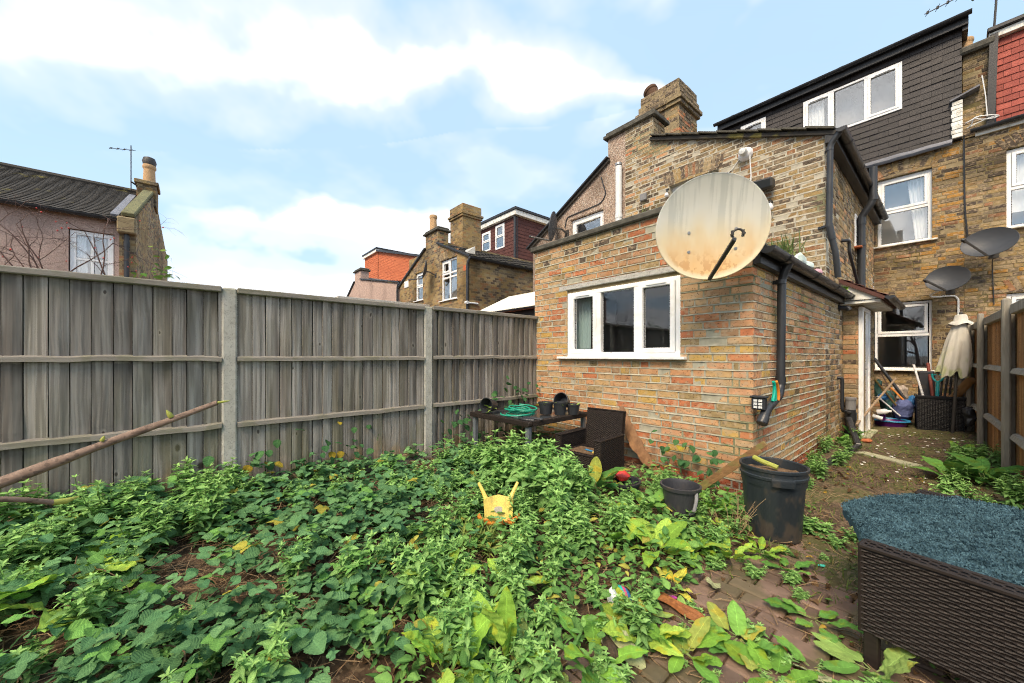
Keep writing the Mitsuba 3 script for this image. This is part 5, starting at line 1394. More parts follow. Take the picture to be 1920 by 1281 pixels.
ug.leaves(wt[0], leaf_M(np.stack([x, y, ground_h(x, y) + rg.uniform(.02, .13, N)], -1), rg.uniform(0, 7, N), rg.normal(.25, .35, N), rg.normal(0, .4, N), rg.uniform(.025, .07, N), rg.uniform(.7, 1.8, N)), tints(rg, N, (.085, .20, .058), (.20, .37, .095), (.40, .38, .08), .06))
struct('undergrowth', ug.mesh(), 'leaf', kind='stuff', color=ug.col()); labels['undergrowth'].update(label='low leaves filling the soil under the leafy weeds', category='undergrowth')
fn = Veg(); N = 420; a = rg.uniform(0, 6.28, N); r_ = np.sqrt(rg.random(N)) * .2
x, y = -1.93 + r_ * np.cos(a), 1.30 + .6 * r_ * np.sin(a)
fn.leaves(leaf_t(4, .09, .1, .5, 0, 3), leaf_M(np.stack([x, y, ground_h(x, y) + .02], -1), rg.uniform(0, 7, N), rg.normal(.8, .3, N), rg.normal(0, .5, N), rg.uniform(.06, .15, N)), tints(rg, N, (.13, .19, .05), (.27, .33, .09)))
single('feathery_tuft', fn.mesh(), 'leaf', 'olive feathery tuft of thin stems below the yellow toy', 'plant', color=fn.col())

# ------------------------------------------------------------------ things on and about the buildings
for n_, c_, r_ in (('wicker', (.019, .014, .012), .55), ('wicker_black', (.012, .012, .014), .4), ('table_metal', (.12, .135, .155), .4), ('tinted_glass', (.03, .035, .04), .12), ('hose', (.015, .26, .17), .4), ('bin_plastic', (.020, .026, .032), .40),
                   ('tub_plastic', (.034, .035, .042), .45), ('yellow_plastic', (.70, .52, .12), .45), ('orange_plastic', (.62, .22, .03), .45), ('red_plastic', (.55, .04, .03), .4), ('purple_plastic', (.10, .012, .16), .4), ('blue_plastic', (.035, .24, .48), .4),
                   ('teal_plastic', (.02, .36, .38), .4), ('green_peg', (.0, .34, .24), .4), ('broom_wood', (.30, .22, .15), .7), ('red_metal', (.17, .035, .025), .5), ('blue_cloth', (.095, .12, .27), .9), ('bright_blue', (.03, .17, .42), .6), ('dark_green', (.025, .085, .075), .6),
                   ('carton', (.42, .36, .31), .9), ('cardboard', (.42, .235, .10), .85), ('lamp_white', (.74, .74, .76), .35), ('lens', (.60, .62, .62), .2), ('cyan_plastic', (.06, .50, .38), .4), ('magenta', (.50, .06, .38), .6), ('clear_bag', (.55, .66, .62), .25), ('pink', (.45, .26, .32), .5), ('ball_white', (.72, .75, .76), .4),
                   ('ball_teal', (.03, .40, .34), .4), ('ball_pink', (.62, .08, .22), .4), ('ball_blue', (.04, .17, .42), .4), ('grey_print', (.36, .33, .27), .6)):
    mat(n_, (lambda p, n, uv, c_=c_: mix(c_, (.10, .075, .052), .42 * smoothstep(.55, .85, fbm(p.x * 24, p.y * 24, p.z * 10, octaves=3) + .30 * smoothstep(.20, .0, p.z)))) if n_ in ('bin_plastic', 'tub_plastic', 'yellow_plastic') else (lambda p, n, uv, c_=c_: mi.Color3f(*c_) * (.62 + .85 * fbm(p.x * 16, p.y * 16, p.z * 45, octaves=3))) if n_ == 'wicker' else c_, r_, 0.28 if 'wicker' in n_ else 0.5)
mat('canvas', lambda p, n, uv: mix(mix((.50, .48, .42), (.60, .58, .53), fbm(p.x * 12, p.y * 12, p.z * 7, octaves=3)), (.40, .44, .22), .8 * smoothstep(.48, .62, noise(p.x * 14, p.y * 14, p.z * 5)) * smoothstep(1.45, 1.1, p.z)), 0.95, 0.1)
mat('wet_wood', lambda p, n, uv: mix((.085, .04, .018), (.33, .175, .08), fbm(p.x * 34, p.y * 40, p.z * 14, octaves=4)), 0.45, 0.5)
mat('mossy_wood', lambda p, n, uv: mix(mix((.10, .055, .025), (.30, .17, .07), fbm(p.x * 15, p.y * 30, p.z * 50, octaves=3)), (.16, .17, .05), .6 * smoothstep(.5, .65, fbm(p.x * 10, p.y * 10, p.z * 14, octaves=3))), 0.6, 0.4)
mat('bark_dark', lambda p, n, uv: mix((.025, .018, .013), (.085, .06, .04), fbm(p.x * 50, p.y * 50, p.z * 50, octaves=3)), 0.9, 0.2)
mat('orange_wood', lambda p, n, uv: mix((.13, .045, .016), (.36, .14, .045), fbm(p.x * 60, p.y * 60, p.z * 20, octaves=3)), 0.7, 0.3)
mat('compost', lambda p, n, uv: mix((.05, .032, .02), (.17, .11, .065), fbm(p.x * 40, p.y * 40, 1.0, octaves=3)), 0.9, 0.2)
mat('fleece', lambda p, n, uv: mix((.012, .030, .042), (.100, .185, .225), uv.x) * (.75 + .5 * fbm(p.x * 9, p.y * 9, p.z * 9, octaves=3)), 0.95, 0.1, sheen=0.6)
R_ = np.random.default_rng(3)

dish('satellite_dish', 'large white satellite dish with rust stained lower half, fixed above the extension window', None, (-1.255, 3.165, 2.285), (.52, -.83, -.19), .410, .405, 'dish_white', arm_end=(-1.02, 2.98, 2.10), foot=(-1.35, WY, 2.30), depth=.065, holes=True, seg=64)
dish('satellite_dish', 'dark grey dish mounted high on the neighbouring house, at the right edge', None, (.42, 10.85, 3.30), (-.20, -.90, .30), .33, .27, 'dish_grey', arm_end=(.14, 10.55, 3.33), foot=(.50, HY, 3.15))
dish('satellite_dish', 'dark grey dish above the ground floor window, lower one of the rear wall dishes', None, (-.065, 10.85, 2.725), (-.20, -.90, .30), .29, .25, 'dish_grey', arm_end=(-.33, 10.5, 2.68), foot=(-.02, HY, 2.55))
dish('satellite_dish', 'grey dish seen almost edge on at the far left corner of the pebbledash addition', None, (-5.88, 6.18, 4.20), (-.72, -.45, .15), .29, .32, 'dish_grey', arm_end=(-6.35, 5.95, 4.03), foot=(-5.7, OY, 4.05))
dish('satellite_dish', 'small grey dish between the windows of the yellow brick pair beyond the fence', None, (-11.95, 6.1, 4.28), (-.42, -.88, .2), .24, .33, 'dish_grey', arm_end=(-12.5, 5.8, 3.97), foot=(-11.8, OY, 4.1))
put('satellite_dish_002__cable', MB().tube(bend([(-.10, 10.95, 2.55), (-.30, 11.2, 2.47), (-.25, HY - .02, 2.43), (.03, HY - .02, 2.43), (.075, HY - .02, 2.36), (.08, HY - .02, .9)], .06), .016, 6), 'pale_plastic')
put('satellite_dish_001__cable', MB().tube(bend([(.47, 11.0, 3.0), (.48, HY - .02, 2.9), (.50, HY - .02, 2.2)], .06), .008, 5), 'black_plastic')

k = thing('security_lamp', 'white round security lamp with hanging pull cord high on the brick gable', 'lamp')
put(f'{k}__base', xf(lathe([(0, 0), (.10, 0), (.105, .02), (.085, .07), (.05, .09), (0, .09)], 24), at((-2.06, OY, 4.36), rx=90)), 'lamp_white', smooth=50)
put(f'{k}__lens', xf(lathe([(.055, .08), (.06, .13), (.045, .17), (0, .18)], 20), at((-2.06, OY, 4.36), rx=90)), 'lens', smooth=50)
put(f'{k}__cord', MB().tube([(-1.99, OY - .06, 4.33), (-1.975, OY - .05, 4.0), (-1.98, OY - .05, 3.88)], .008, 5), 'pale_plastic')
put(f'{k}__cable', MB().tube([(-2.14, OY - .015, 4.33), (-2.25, OY - .015, 4.2), (-2.42, OY - .015, 4.12), (-3.3, OY - .04, 3.98), (-3.28, OY - .04, 3.6)], .006, 5), 'pale_plastic')
k = thing('flood_light', 'black box flood light above the right of the white dish', 'lamp')
put(f'{k}__housing', MB().box(-.13, .13, -.30, -.06, -.06, .08, .02).move(at((-1.80, OY, 3.78), rz=.1, rx=14)), 'iron')
put(f'{k}__front', MB().box(-.105, .105, -.306, -.301, -.045, .06).move(at((-1.80, OY, 3.78), rz=.1, rx=14)), 'tinted_glass')
put(f'{k}__bracket', MB().bar((-1.80, OY - .10, 3.78), (-1.80, OY, 3.74), .06, .05), 'iron')
k = thing('bulb_lamp', 'bare cream bulb on a wall holder just right of the white dish', 'lamp')
put(f'{k}__bulb', xf(lathe([(0, -.05), (.035, -.035), (.045, 0), (.03, .04), (.018, .06)], 16), at((-1.72, OY - .09, 3.42))), 'lamp_white', smooth=True)
put(f'{k}__holder', MB().tube(bend([(-1.72, OY, 3.52), (-1.72, OY - .09, 3.52), (-1.72, OY - .09, 3.45)], .03), .018, 8), 'black_plastic')
k = thing('bulb_lamp', 'small cream bulb hanging left of the white dish', 'lamp')
put(f'{k}__bulb', xf(lathe([(0, -.04), (.03, -.025), (.038, 0), (.022, .035)], 14), at((-3.30, OY - .06, 4.13))), 'lamp_white', smooth=True)
put(f'{k}__holder', MB().tube([(-3.30, OY - .06, 4.16), (-3.30, OY - .06, 4.23), (-3.30, OY, 4.25)], .014, 8), 'black_plastic')
single('junction_box', MB().box(-3.84, -3.71, OY - .05, OY, 4.19, 4.32, .01), 'grey_plastic', 'small grey square box on the brick quoin left of the blocked arch', 'box')
# grass tuft on the extension roof, moss and litter in its gutter
gv = Veg(); n = 150; p = np.stack([R_.normal(-1.60, .10, n), R_.normal(6.3, .06, n), np.full(n, 2.62)], -1)
gv.leaves(leaf_t(4, .03, .1, .3, 0, 3), leaf_M(p, R_.uniform(0, 7, n), R_.normal(1.3, .15, n), R_.normal(0, .4, n), R_.uniform(.15, .36, n)), tints(R_, n, (.09, .15, .05), (.20, .27, .10)))
single('roof_grass', gv.mesh(), 'leaf', 'tuft of tall grass growing on the extension roof by the brick gable', 'grass tuft', color=gv.col())
gv = Veg(); n = 120; p = np.stack([R_.normal(-3.72, .06, n), np.full(n, OY - .04), R_.uniform(2.8, 3.9, n)], -1)
gv.leaves(leaf_t(4, .03, .1, .3, 0, 3), leaf_M(p, R_.uniform(0, 7, n), R_.normal(1.2, .25, n), R_.normal(0, .4, n), R_.uniform(.10, .3, n)), tints(R_, n, (.10, .15, .05), (.20, .25, .10)))
single('wall_grass', gv.mesh(), 'leaf', 'thin grass growing up the quoin behind the extension coping', 'grass tuft', color=gv.col())
gv = Veg(); n = 160; p = np.stack([R_.normal(-.985, .02, n), R_.normal(6.72, .07, n), np.full(n, 2.15)], -1)
gv.leaves(st2, leaf_M(p, R_.uniform(0, 7, n), R_.normal(.7, .3, n), R_.normal(0, .4, n), R_.uniform(.03, .07, n)), tints(R_, n, (.14, .27, .04), (.22, .36, .06)))
single('gutter_moss', gv.mesh(), 'leaf', 'bright green cushion of moss in the extension gutter near the porch', 'moss', color=gv.col())
v, f = cbox(.10, .62, .09, .03); m = trimesh.Trimesh(v, f).subdivide().subdivide()
single('plastic_bag', (wob(m.vertices, .045, 9) + A(-1.05, 5.05, 2.25), m.faces), 'clear_bag', 'crumpled clear and green plastic bag lying along the extension gutter', 'bag')
single('pink_ball', xf(lathe([(0, -.05), (.04, -.035), (.055, 0), (.04, .035), (0, .05)], 16), at((-.985, 5.33, 2.185))), 'pink', 'small pinkish ball caught in the extension gutter', 'ball', smooth=True)
k = thing('solar_lantern', 'black solar lantern box with pale cells on the corner of the extension', 'lantern')
put(f'{k}__body', MB().box(-1.10, -1.00, 3.585, 3.645, .80, .90, .006).box(-1.11, -.99, 3.573, 3.657, .901, .918, .006), 'black_plastic')
for i in range(3):
    for j in range(2):
        put(f'{k}__cell', MB().box(-1.082 + j * .036, -1.055 + j * .036, 3.579, 3.588, .815 + i * .027, .834 + i * .027), 'lens')
for nm, lb, cl, x0, y0, tl in (('clothes_peg', 'green peg clipped beside the solar lantern, nearer the corner', 'green_peg', -1.0, 3.79, .1), ('clothes_peg', 'curved green peg tucked against the downpipe by the solar lantern', 'green_peg', -1.0, 3.85, -.15), ('clothes_peg', 'orange peg tucked against the downpipe by the solar lantern', 'orange_plastic', -.995, 3.93, -.2)):
    t = np.linspace(0, 1, 8); single(nm, MB().tube(np.stack([x0 + t * 0, y0 + tl * .3 * t + .03 * np.sin(t * 3), .86 + .17 * t], -1), .013, 6), cl, lb, 'peg')

# ------------------------------------------------------------------ wicker


def weave(w, h, pitch=.0125, col=.02, amp=.0028):
    """A panel of woven flat strands in the xz plane, front at y = 0 facing -y; strands go over and under the uprights by turns."""
    mb = MB(); n = int(w / col * 2) + 1; x = np.linspace(0, w, n)
    for k in range(int(h / pitch)):
        z0, z1 = k * pitch + .0012, (k + 1) * pitch - .0012; yy = amp * np.cos(np.arange(n) * PI / 2 * 1.0 + PI * (k % 2)) if False else amp * np.where((np.arange(n) // 1 + 2 * (k % 2)) % 4 < 2, -1, 1)
        zc = (z0 + z1) / 2
        mb.add(np.vstack([np.stack([x, yy + .0018, np.full(n, z0)], 1), np.stack([x, yy - .0012, np.full(n, zc)], 1), np.stack([x, yy + .0018, np.full(n, z1)], 1)]), grid(3, n))
    mb.box(0, w, .006, .012, 0, h)
    return mb


def wicker_box(key, x0, x1, y0, y1, z0, z1, M, matname, pitch=.0125, col=.02, top=True):
    """A panel-sided box covered in weave on its four sides, with a rolled rim."""
    mb = MB()
    for (o, ax, L_) in (((x0, y0), (1, 0), x1 - x0), ((x1, y0), (0, 1), y1 - y0), ((x1, y1), (-1, 0), x1 - x0), ((x0, y1), (0, -1), y1 - y0)):
        p = weave(L_, z1 - z0 - .012, pitch, col); F = np.eye(4); F[:2, 0] = ax; F[:2, 1] = (-ax[1], ax[0]); F[:3, 3] = (o[0], o[1], z0)
        p.move(F); mb.add(*p.mesh())
    if top:
        p = weave(x1 - x0, y1 - y0, .016, col); F = np.eye(4); F[:3, 1] = (0, 0, -1); F[:3, 2] = (0, 1, 0); F[:3, 3] = (x0, y0, z1 - .004); p.move(F); mb.add(*p.mesh())
    r = .009
    for a, b in (((x0, y0), (x1, y0)), ((x1, y0), (x1, y1)), ((x1, y1), (x0, y1)), ((x0, y1), (x0, y0))):
        mb.tube([(*a, z1 - r), (*b, z1 - r)], r, 6)
    for a in ((x0, y0), (x1, y0), (x1, y1), (x0, y1)):
        mb.tube([(*a, z0), (*a, z1 - r)], .006, 5)
    return put(key, mb.move(M), matname)


# table in the corner with its load
TM = at((-3.165, 2.945, 0), rz=.045)
k = thing('garden_table', 'square dark wicker edged table with glass top in the corner by the fence', 'table')
put(f'{k}__top', MB().box(-.43, .43, -.45, .45, .585, .596, .002).move(TM), 'tinted_glass')
for (a, b, c, d) in ((-.475, .475, -.495, -.43), (-.475, .475, .43, .495), (-.475, -.41, -.43, .43), (.41, .475, -.43, .43)):
    mb = MB().box(a, b, c, d, .555, .602, .012)
    n = int(max(b - a, d - c) / .016); ax = 0 if b - a > d - c else 1
    for i in range(n):
        q = (a if ax == 0 else c) + .016 * i
        mb.box(*((q + .001, q + .0135, c - .002, d + .002) if ax == 0 else (a - .002, b + .002, q + .001, q + .0135)), .553, .6045, .003)
    put(f'{k}__rim', mb.move(TM), 'wicker')
for x, y in ((-.43, -.45), (.43, -.45), (-.43, .45), (.43, .45)):
    put(f'{k}__leg', MB().box(x - .024, x + .024, y - .024, y + .024, -.05, .554, .005).move(TM), 'table_metal')
t = np.linspace(0, 2 * PI * 6.4, 260); rr = .125 + .030 * np.sin(t * .37) + .012 * np.sin(t * 1.7)
hp = np.stack([-3.06 + rr * np.cos(t) * 1.1 + .015 * np.sin(t * .21), 2.72 + rr * np.sin(t) * .95, .618 + .012 * (t / (2 * PI)) + .010 * np.sin(t * 1.13)], -1)
k = thing('garden_hose', 'coil of green garden hose lying on the garden table', 'hose')
put(f'{k}__coil', MB().tube(hp, .0085, 8), 'hose', smooth=True)
put(f'{k}__loose_end', MB().tube(bend([hp[0], (-2.98, 2.58, .615), (-3.15, 2.52, .613), (-3.26, 2.60, .613)], .08), .0085, 8), 'hose', smooth=True)


def plant_pot(loc, r, h, label, rz=0, rx=0, ry=0, matname='black_plastic', soil_=True, sprig=0):
    k = thing('plant_pot', label, 'plant pot'); M = at(loc, rz, 1, rx, ry)
    put(f'{k}__body', xf(lathe([(0, 0), (r * .72, 0), (r * .75, .006), (r * .94, h * .86), (r * 1.0, h * .86), (r * 1.02, h), (r * .93, h), (r * .90, h * .84), (r * .68, .012), (0, .012)], 24), M), matname, smooth=40)
    if soil_:
        put(f'{k}__compost', xf(lathe([(0, h * .80), (r * .5, h * .81), (r * .90, h * .78)], 20), M), 'compost')
    if sprig:
        v = Veg(); q = np.array([[0, 0, h * .8]] * sprig) + R_.normal(0, r * .35, (sprig, 3)) * [1, 1, .2]
        v.leaves(leaf_t(4, .6, .2, .3, 0, 3), leaf_M(q, R_.uniform(0, 7, sprig), R_.normal(.5, .3, sprig), R_.normal(0, .3, sprig), R_.uniform(.04, .075, sprig)), tints(R_, sprig, (.16, .30, .06), (.28, .38, .10)))
        put(f'{k}__seedling', xf(v.mesh(), M), 'leaf', color=v.col())
    return k


plant_pot((-3.42, 2.62, .685), .085, .15, 'black plant pot lying on its side at the left end of the table', rz=-1.25, ry=84, soil_=False)
plant_pot((-2.93, 2.98, .605), .085, .135, 'black plant pot with bright green leaves beside the hose', sprig=7)
plant_pot((-2.80, 3.07, .605), .080, .140, 'black plant pot on the table, second of the row of three', sprig=2)
plant_pot((-2.72, 3.20, .605), .075, .115, 'smaller black plant pot with pale sprigs at the end of the row', sprig=5)
plant_pot((-2.86, 3.22, .72), .085, .13, 'black plant pot tipped over on top of the row of pots', rz=.3, rx=70, soil_=False)
gv = Veg(); n = 16; p = np.stack([R_.normal(-3.36, .03, n), R_.normal(2.54, .03, n), R_.uniform(.61, .68, n)], -1)
gv.leaves(leaf_t(4, .6, .2, .3, 0, 3), leaf_M(p, R_.uniform(0, 7, n), R_.normal(.4, .3, n), R_.normal(0, .3, n), R_.uniform(.035, .065, n)), tints(R_, n, (.18, .30, .06), (.30, .40, .10)))
single('seedling', gv.mesh(), 'leaf', 'light green seedling in front of the tipped pot on the table', 'seedling', color=gv.col())
k = thing('secateurs', 'black and silver garden shears lying at the front corner of the table', 'shears')
put(f'{k}__handle', MB().tube(bend([(-2.90, 2.56, .613), (-2.80, 2.50, .615), (-2.68, 2.56, .613)], .08), .014, 8), 'black_plastic')
put(f'{k}__handle', MB().tube(bend([(-2.88, 2.60, .613), (-2.76, 2.62, .616), (-2.66, 2.66, .613)], .08), .014, 8), 'black_plastic')
put(f'{k}__blade', MB().bar((-2.89, 2.58, .612), (-3.02, 2.56, .612), .03, .006), 'zinc')

# wicker armchair
CM = at((-2.36, 3.05, -.03), rz=.10, s=.86)
k = thing('wicker_armchair', 'dark brown wicker armchair against the brick wall', 'armchair')
wicker_box(f'{k}__seat', -.215, .215, -.28, .16, .05, .40, CM, 'wicker')
wicker_box(f'{k}__arm', -.30, -.222, -.29, .22, .02, .585, CM, 'wicker')
wicker_box(f'{k}__arm', .222, .30, -.29, .22, .02, .585, CM, 'wicker')
BMx = CM @ np.array(T().translate([0, .17, .05]).rotate([1, 0, 0], -9).matrix, float)
wicker_box(f'{k}__backrest', -.23, .25, 0, .07, 0, .80, BMx, 'wicker')
single('plant_label', MB().bar((-2.36, 2.96, .325), (-2.25, 2.93, .33), .02, .006), 'blue_plastic', 'blue and white strip lying on the wicker armchair seat', 'strip')
single('wood_chip', MB().bar((-2.24, 2.92, .325), (-2.15, 2.91, .327), .022, .012), 'yellow_plastic', 'orange stick lying on the wicker armchair seat', 'stick')
single('seat_dirt', (wob(cbox(.32, .26, .006, .0)[0] * 1.0, .0, 1) @ CM[:3, :3].T + (CM @ A(.0, -.10, .401, 1))[:3], cbox(.32, .26, .006)[1]), 'compost', 'layer of dirt on the wicker armchair seat', 'dirt')
# bent board and mossy plank against the wall
t = np.linspace(0, 1, 22)[:, None]; cen = (1 - t) ** 2 * A(-2.36, 3.58, .70) + 2 * t * (1 - t) * A(-2.14, 3.50, .16) + t * t * A(-1.50, 3.26, .02)
tan = np.gradient(cen, axis=0); tan /= np.linalg.norm(tan, axis=1, keepdims=True); nb = np.cross(tan, A(.25, -.95, .2)); nb /= np.linalg.norm(nb, axis=1, keepdims=True); th_ = np.cross(tan, nb)
wd = (.020 + .038 * np.sin(PI * np.clip(t * 1.5, 0, 1)) + .014 * t + .006 * np.sin(t * 37) + .005 * np.sin(t * 90))
v = np.stack([cen - nb * wd + th_ * .008, cen + nb * wd + th_ * .008, cen + nb * wd - th_ * .008, cen - nb * wd - th_ * .008, cen - nb * wd + th_ * .008], 1).reshape(-1, 3)
single('bent_board', (v, grid(22, 5)), 'wet_wood', 'warped wet brown board leaning in a curve from armchair to bucket', 'board')
single('leaning_plank', MB().bar((-1.53, 3.40, .02), (-.96, 3.46, .56), .03, .045, ch=.004).bar((-1.51, 3.36, .0), (-.98, 3.42, .50), .02, .03, ch=.003), 'mossy_wood', 'narrow mossy plank leaning up to the rim of the black bin', 'plank')
# black bin
k = thing('black_bin', 'large black plastic bin full of wet soil at the extension corner', 'bin'); BM = at((-.82, 3.12, .0), rz=.5, s=.955)
R0, R1, Hb = .175, .205, .51
th = np.arange(72) * 2 * PI / 72; flute = np.where((np.arange(72) // 6) % 2 == 0, 1.0, .965)
prof = [(R0 * .98, .0, 1), (R0, .012, 1), (R0 + (R1 - R0) * .2, .10, 1), (R0 + (R1 - R0) * .8, .37, 1), (R1 * .99, .385, 0), (R1 * 1.0, .43, 0), (R1 * 1.035, .435, 0), (R1 * 1.04, .452, 0), (R1 * 1.005, .458, 0), (R1 * 1.01, .485, 0), (R1 * 1.05, .49, 0), (R1 * 1.055, .508, 0), (R1 * 1.02, .512, 0), (R1 * .97, .505, 0), (R1 * .95, .44, 0)]
v = np.vstack([np.stack([r * np.cos(th) * (flute if w else 1), r * np.sin(th) * (flute if w else 1), np.full(72, z)], -1) for r, z, w in prof])
i, j = np.meshgrid(np.arange(len(prof) - 1), np.arange(72), indexing='ij'); q = np.stack([i * 72 + j, i * 72 + (j + 1) % 72, (i + 1) * 72 + (j + 1) % 72, (i + 1) * 72 + j], -1).reshape(-1, 4)
put(f'{k}__body', MB().add(v, q).move(BM), 'bin_plastic', smooth=35)
for a in (-1.55, 1.6):
    hd = MB()
    for b in np.linspace(-.28, .28, 9):
        pass
    bb = np.linspace(-.3, .3, 10); ring = []
    for r, z in ((R1 * 1.0, .462), (R1 * 1.13, .458), (R1 * 1.15, .445), (R1 * 1.13, .405), (R1 * 1.03, .40)):
        ring.append(np.stack([r * np.cos(a + bb), r * np.sin(a + bb), np.full(10, z)], -1))
    vv = np.vstack(ring); hd.add(vv, grid(5, 10))
    for e in (0, 9):
        hd.add(np.array([r[e] for r in ring]), [[0, 1, 2], [0, 2, 3], [0, 3, 4]])
    put(f'{k}__handle', hd.move(BM), 'bin_plastic', smooth=40)
put(f'{k}__wet_soil', (lambda vf: (wob(vf[0], .012, 22), vf[1]))(xf(lathe([(0, .452), (.06, .45), (.12, .452), (.17, .448), (.197, .45)], 36), BM)), 'compost', smooth=True)
single('rhubarb_stalk', MB().tube(bend([(-.955, 3.17, .50), (-.90, 3.15, .485), (-.80, 3.15, .46)], .1), [.02] * 2 + [.022] * 4 + [.012] * 2 if False else .018, 8), 'bud', 'yellow green stalk lying over the soil in the black bin', 'stalk')
# buckets
k = thing('grey_bucket', 'dark grey plastic bucket by the wall between bent board and plank', 'bucket'); GM2 = at((-1.33, 2.80, -.02))
put(f'{k}__body', xf(lathe([(0, .01), (.095, .01), (.10, .02), (.128, .27), (.142, .275), (.145, .30), (.132, .302), (.122, .27), (.095, .03), (0, .03)], 36), GM2), 'tub_plastic', smooth=35)
put(f'{k}__handle', MB().tube(bend([(-1.205, 2.78, .26), (-1.185, 2.74, .22), (-1.19, 2.71, .14), (-1.225, 2.72, .11)], .04), .012, 8), 'grey_plastic')
put(f'{k}__water', xf(lathe([(0, .20), (.115, .20)], 24), GM2), 'tinted_glass')
k = thing('black_flowerpot', 'black flowerpot left of the grey bucket with red plastic in it', 'plant pot')
put(f'{k}__body', xf(lathe([(0, 0), (.075, 0), (.105, .16), (.112, .16), (.115, .18), (.10, .18), (.09, .15), (0, .15)], 28), at((-1.78, 2.80, .02), rx=6)), 'black_plastic', smooth=35)
v = (lambda vf: (wob(vf[0], .02, 14), vf[1]))(lathe([(0, .0), (.05, .02), (.06, .06), (.03, .10), (0, .11)], 12))
single('red_plastic', xf(v, at((-1.83, 2.80, .17))), 'red_plastic', 'red plastic toy piece in the black flowerpot', 'toy')
# yellow toy seat lying in the weeds
k = thing('toy_chair', 'yellow plastic toy seat upside down in the weeds with legs upward', 'toy'); YM = at((-1.93, 1.52, .175), rz=.92, rx=-16, s=.88)
pl = Polygon([(-.098, .0), (-.108, .14), (-.085, .155), (0, .172), (.085, .155), (.108, .14), (.098, .0), (.05, -.015), (-.05, -.015)]).buffer(.008).buffer(-.004)
m = trimesh.Trimesh(*extr(pl, .014)).subdivide().subdivide(); v, f = np.array(m.vertices), np.array(m.faces); put(f'{k}__back', MB().add(np.stack([v[:, 0], v[:, 2] - .5 * v[:, 0] ** 2 * 6, v[:, 1]], 1), f).move(YM), 'yellow_plastic', smooth=30)
for sx in (-1, 1):
    put(f'{k}__leg', MB().add(*tube([(sx * .086, .0, .13), (sx * .112, .0, .19), (sx * .150, .0, .265)], [.020, .015, .011], 8)).move(YM), 'yellow_plastic', smooth=40)
    put(f'{k}__armrest', MB().add(*tube(bend([(sx * .07, -.01, .0), (sx * .13, -.03, .005), (sx * .15, -.03, .045)], .03), .015, 8)).move(YM), 'orange_plastic', smooth=40)
put(f'{k}__seat', MB().box(-.12, .12, -.03, .012, -.035, -.008, .01).move(YM), 'orange_plastic')
put(f'{k}__worn_print', xf(lathe([(0, 0), (.022, .001), (.03, 0)], 14), YM @ np.array(T().translate([.0, -.004, .07]).rotate([1, 0, 0], 90).scale([1.2, .8, 1]).matrix, float)), 'grey_print')
# striped ball
k = thing('striped_ball', 'small ball with white, teal, pink and blue bands half hidden in leaves', 'ball')
BL = at((-1.08, 1.62, .035), rz=.85, ry=78, s=.80)
for nm, a, b, m_ in (('white_band', -90, 0, 'ball_white'), ('teal_band', 0, 26, 'ball_teal'), ('pink_band', 26, 42, 'ball_pink'), ('blue_band', 42, 90, 'ball_blue')):
    e = np.radians(np.linspace(a, b, 9)); put(f'{k}__{nm}', xf(lathe([(max(.075 * math.cos(x), .0005), .075 * math.sin(x)) for x in e], 28), BL), m_, smooth=True)
# rotten wood, slab, loose downpipe, bits of litter
for lb, p, q, w, h in (('split orange piece of rotten wood lying left of the paving', (-.98, 1.82, .035), (-.74, 1.80, .03), .07, .02), ('short orange chunk of rotten wood in front of the grey bucket', (-1.55, 2.34, .13), (-1.43, 2.34, .13), .08, .03), ('dark broken board lying in the soil left of the paving', (-1.10, 1.98, .03), (-.88, 1.93, .025), .06, .015), ('dark rotten log in the lower middle of the bed', (-1.0, 1.36, .03), (-.86, 1.28, .03), .07, .045)):
    d_ = A(*q) - A(*p); L_ = np.linalg.norm(d_); an = math.atan2(d_[1], d_[0])
    n, c = 26, 11; gx2, gy2 = np.meshgrid(np.linspace(-.5, .5, n), np.linspace(-.5, .5, c), indexing='ij')
    ends = 1 + .25 * (meshkit.noise(np.stack([gy2 * 9, gx2 * 0, gx2 * 0 + L_ * 50], -1)) - .5); top = h * (.55 + .9 * meshkit.noise(np.stack([gy2 * 7, gx2 * 1.5, gx2 * 0 + L_ * 9], -1))) * (1 - (2 * np.abs(gy2)) ** 4) * (1 - (2 * np.abs(gx2)) ** 8)
    loc = np.stack([gx2 * L_ * ends, gy2 * w * (1 + .2 * np.sin(gx2 * 9)), top], -1).reshape(-1, 3)
    m = MB().add(loc, grid(n, c)).move(at(((A(*p) + A(*q)) / 2 - A(0, 0, .012)), rz=an))
    single('rotten_wood', m, 'orange_wood' if 'orange' in lb else 'bark_dark', lb, 'wood')
single('concrete_edging', MB().bar((-.75, 6.39, .02), (-.25, 6.06, .02), .15, .06, ch=.008), 'concrete', 'grey concrete edging slab lying loose across the patio', 'slab')
k = thing('loose_downpipe', 'loose black downpipe lying on the patio against the drain', 'pipe')
put(f'{k}__long_piece', MB().bar((-.92, 5.06, .05), (-.80, 6.68, .06), .065, .065, ch=.01), 'black_plastic')
put(f'{k}__short_piece', MB().bar((-.80, 6.66, .07), (-1.0, 7.42, .32), .065, .065, ch=.01), 'black_plastic')
single('terracotta_shard', (wob(cbox(.16, .12, .05, .02)[0], .02, 9) + A(-.80, 7.25, .05), cbox(.16, .12, .05, .02)[1]), 'terracotta', 'broken terracotta piece by the drain at the back door', 'shard')
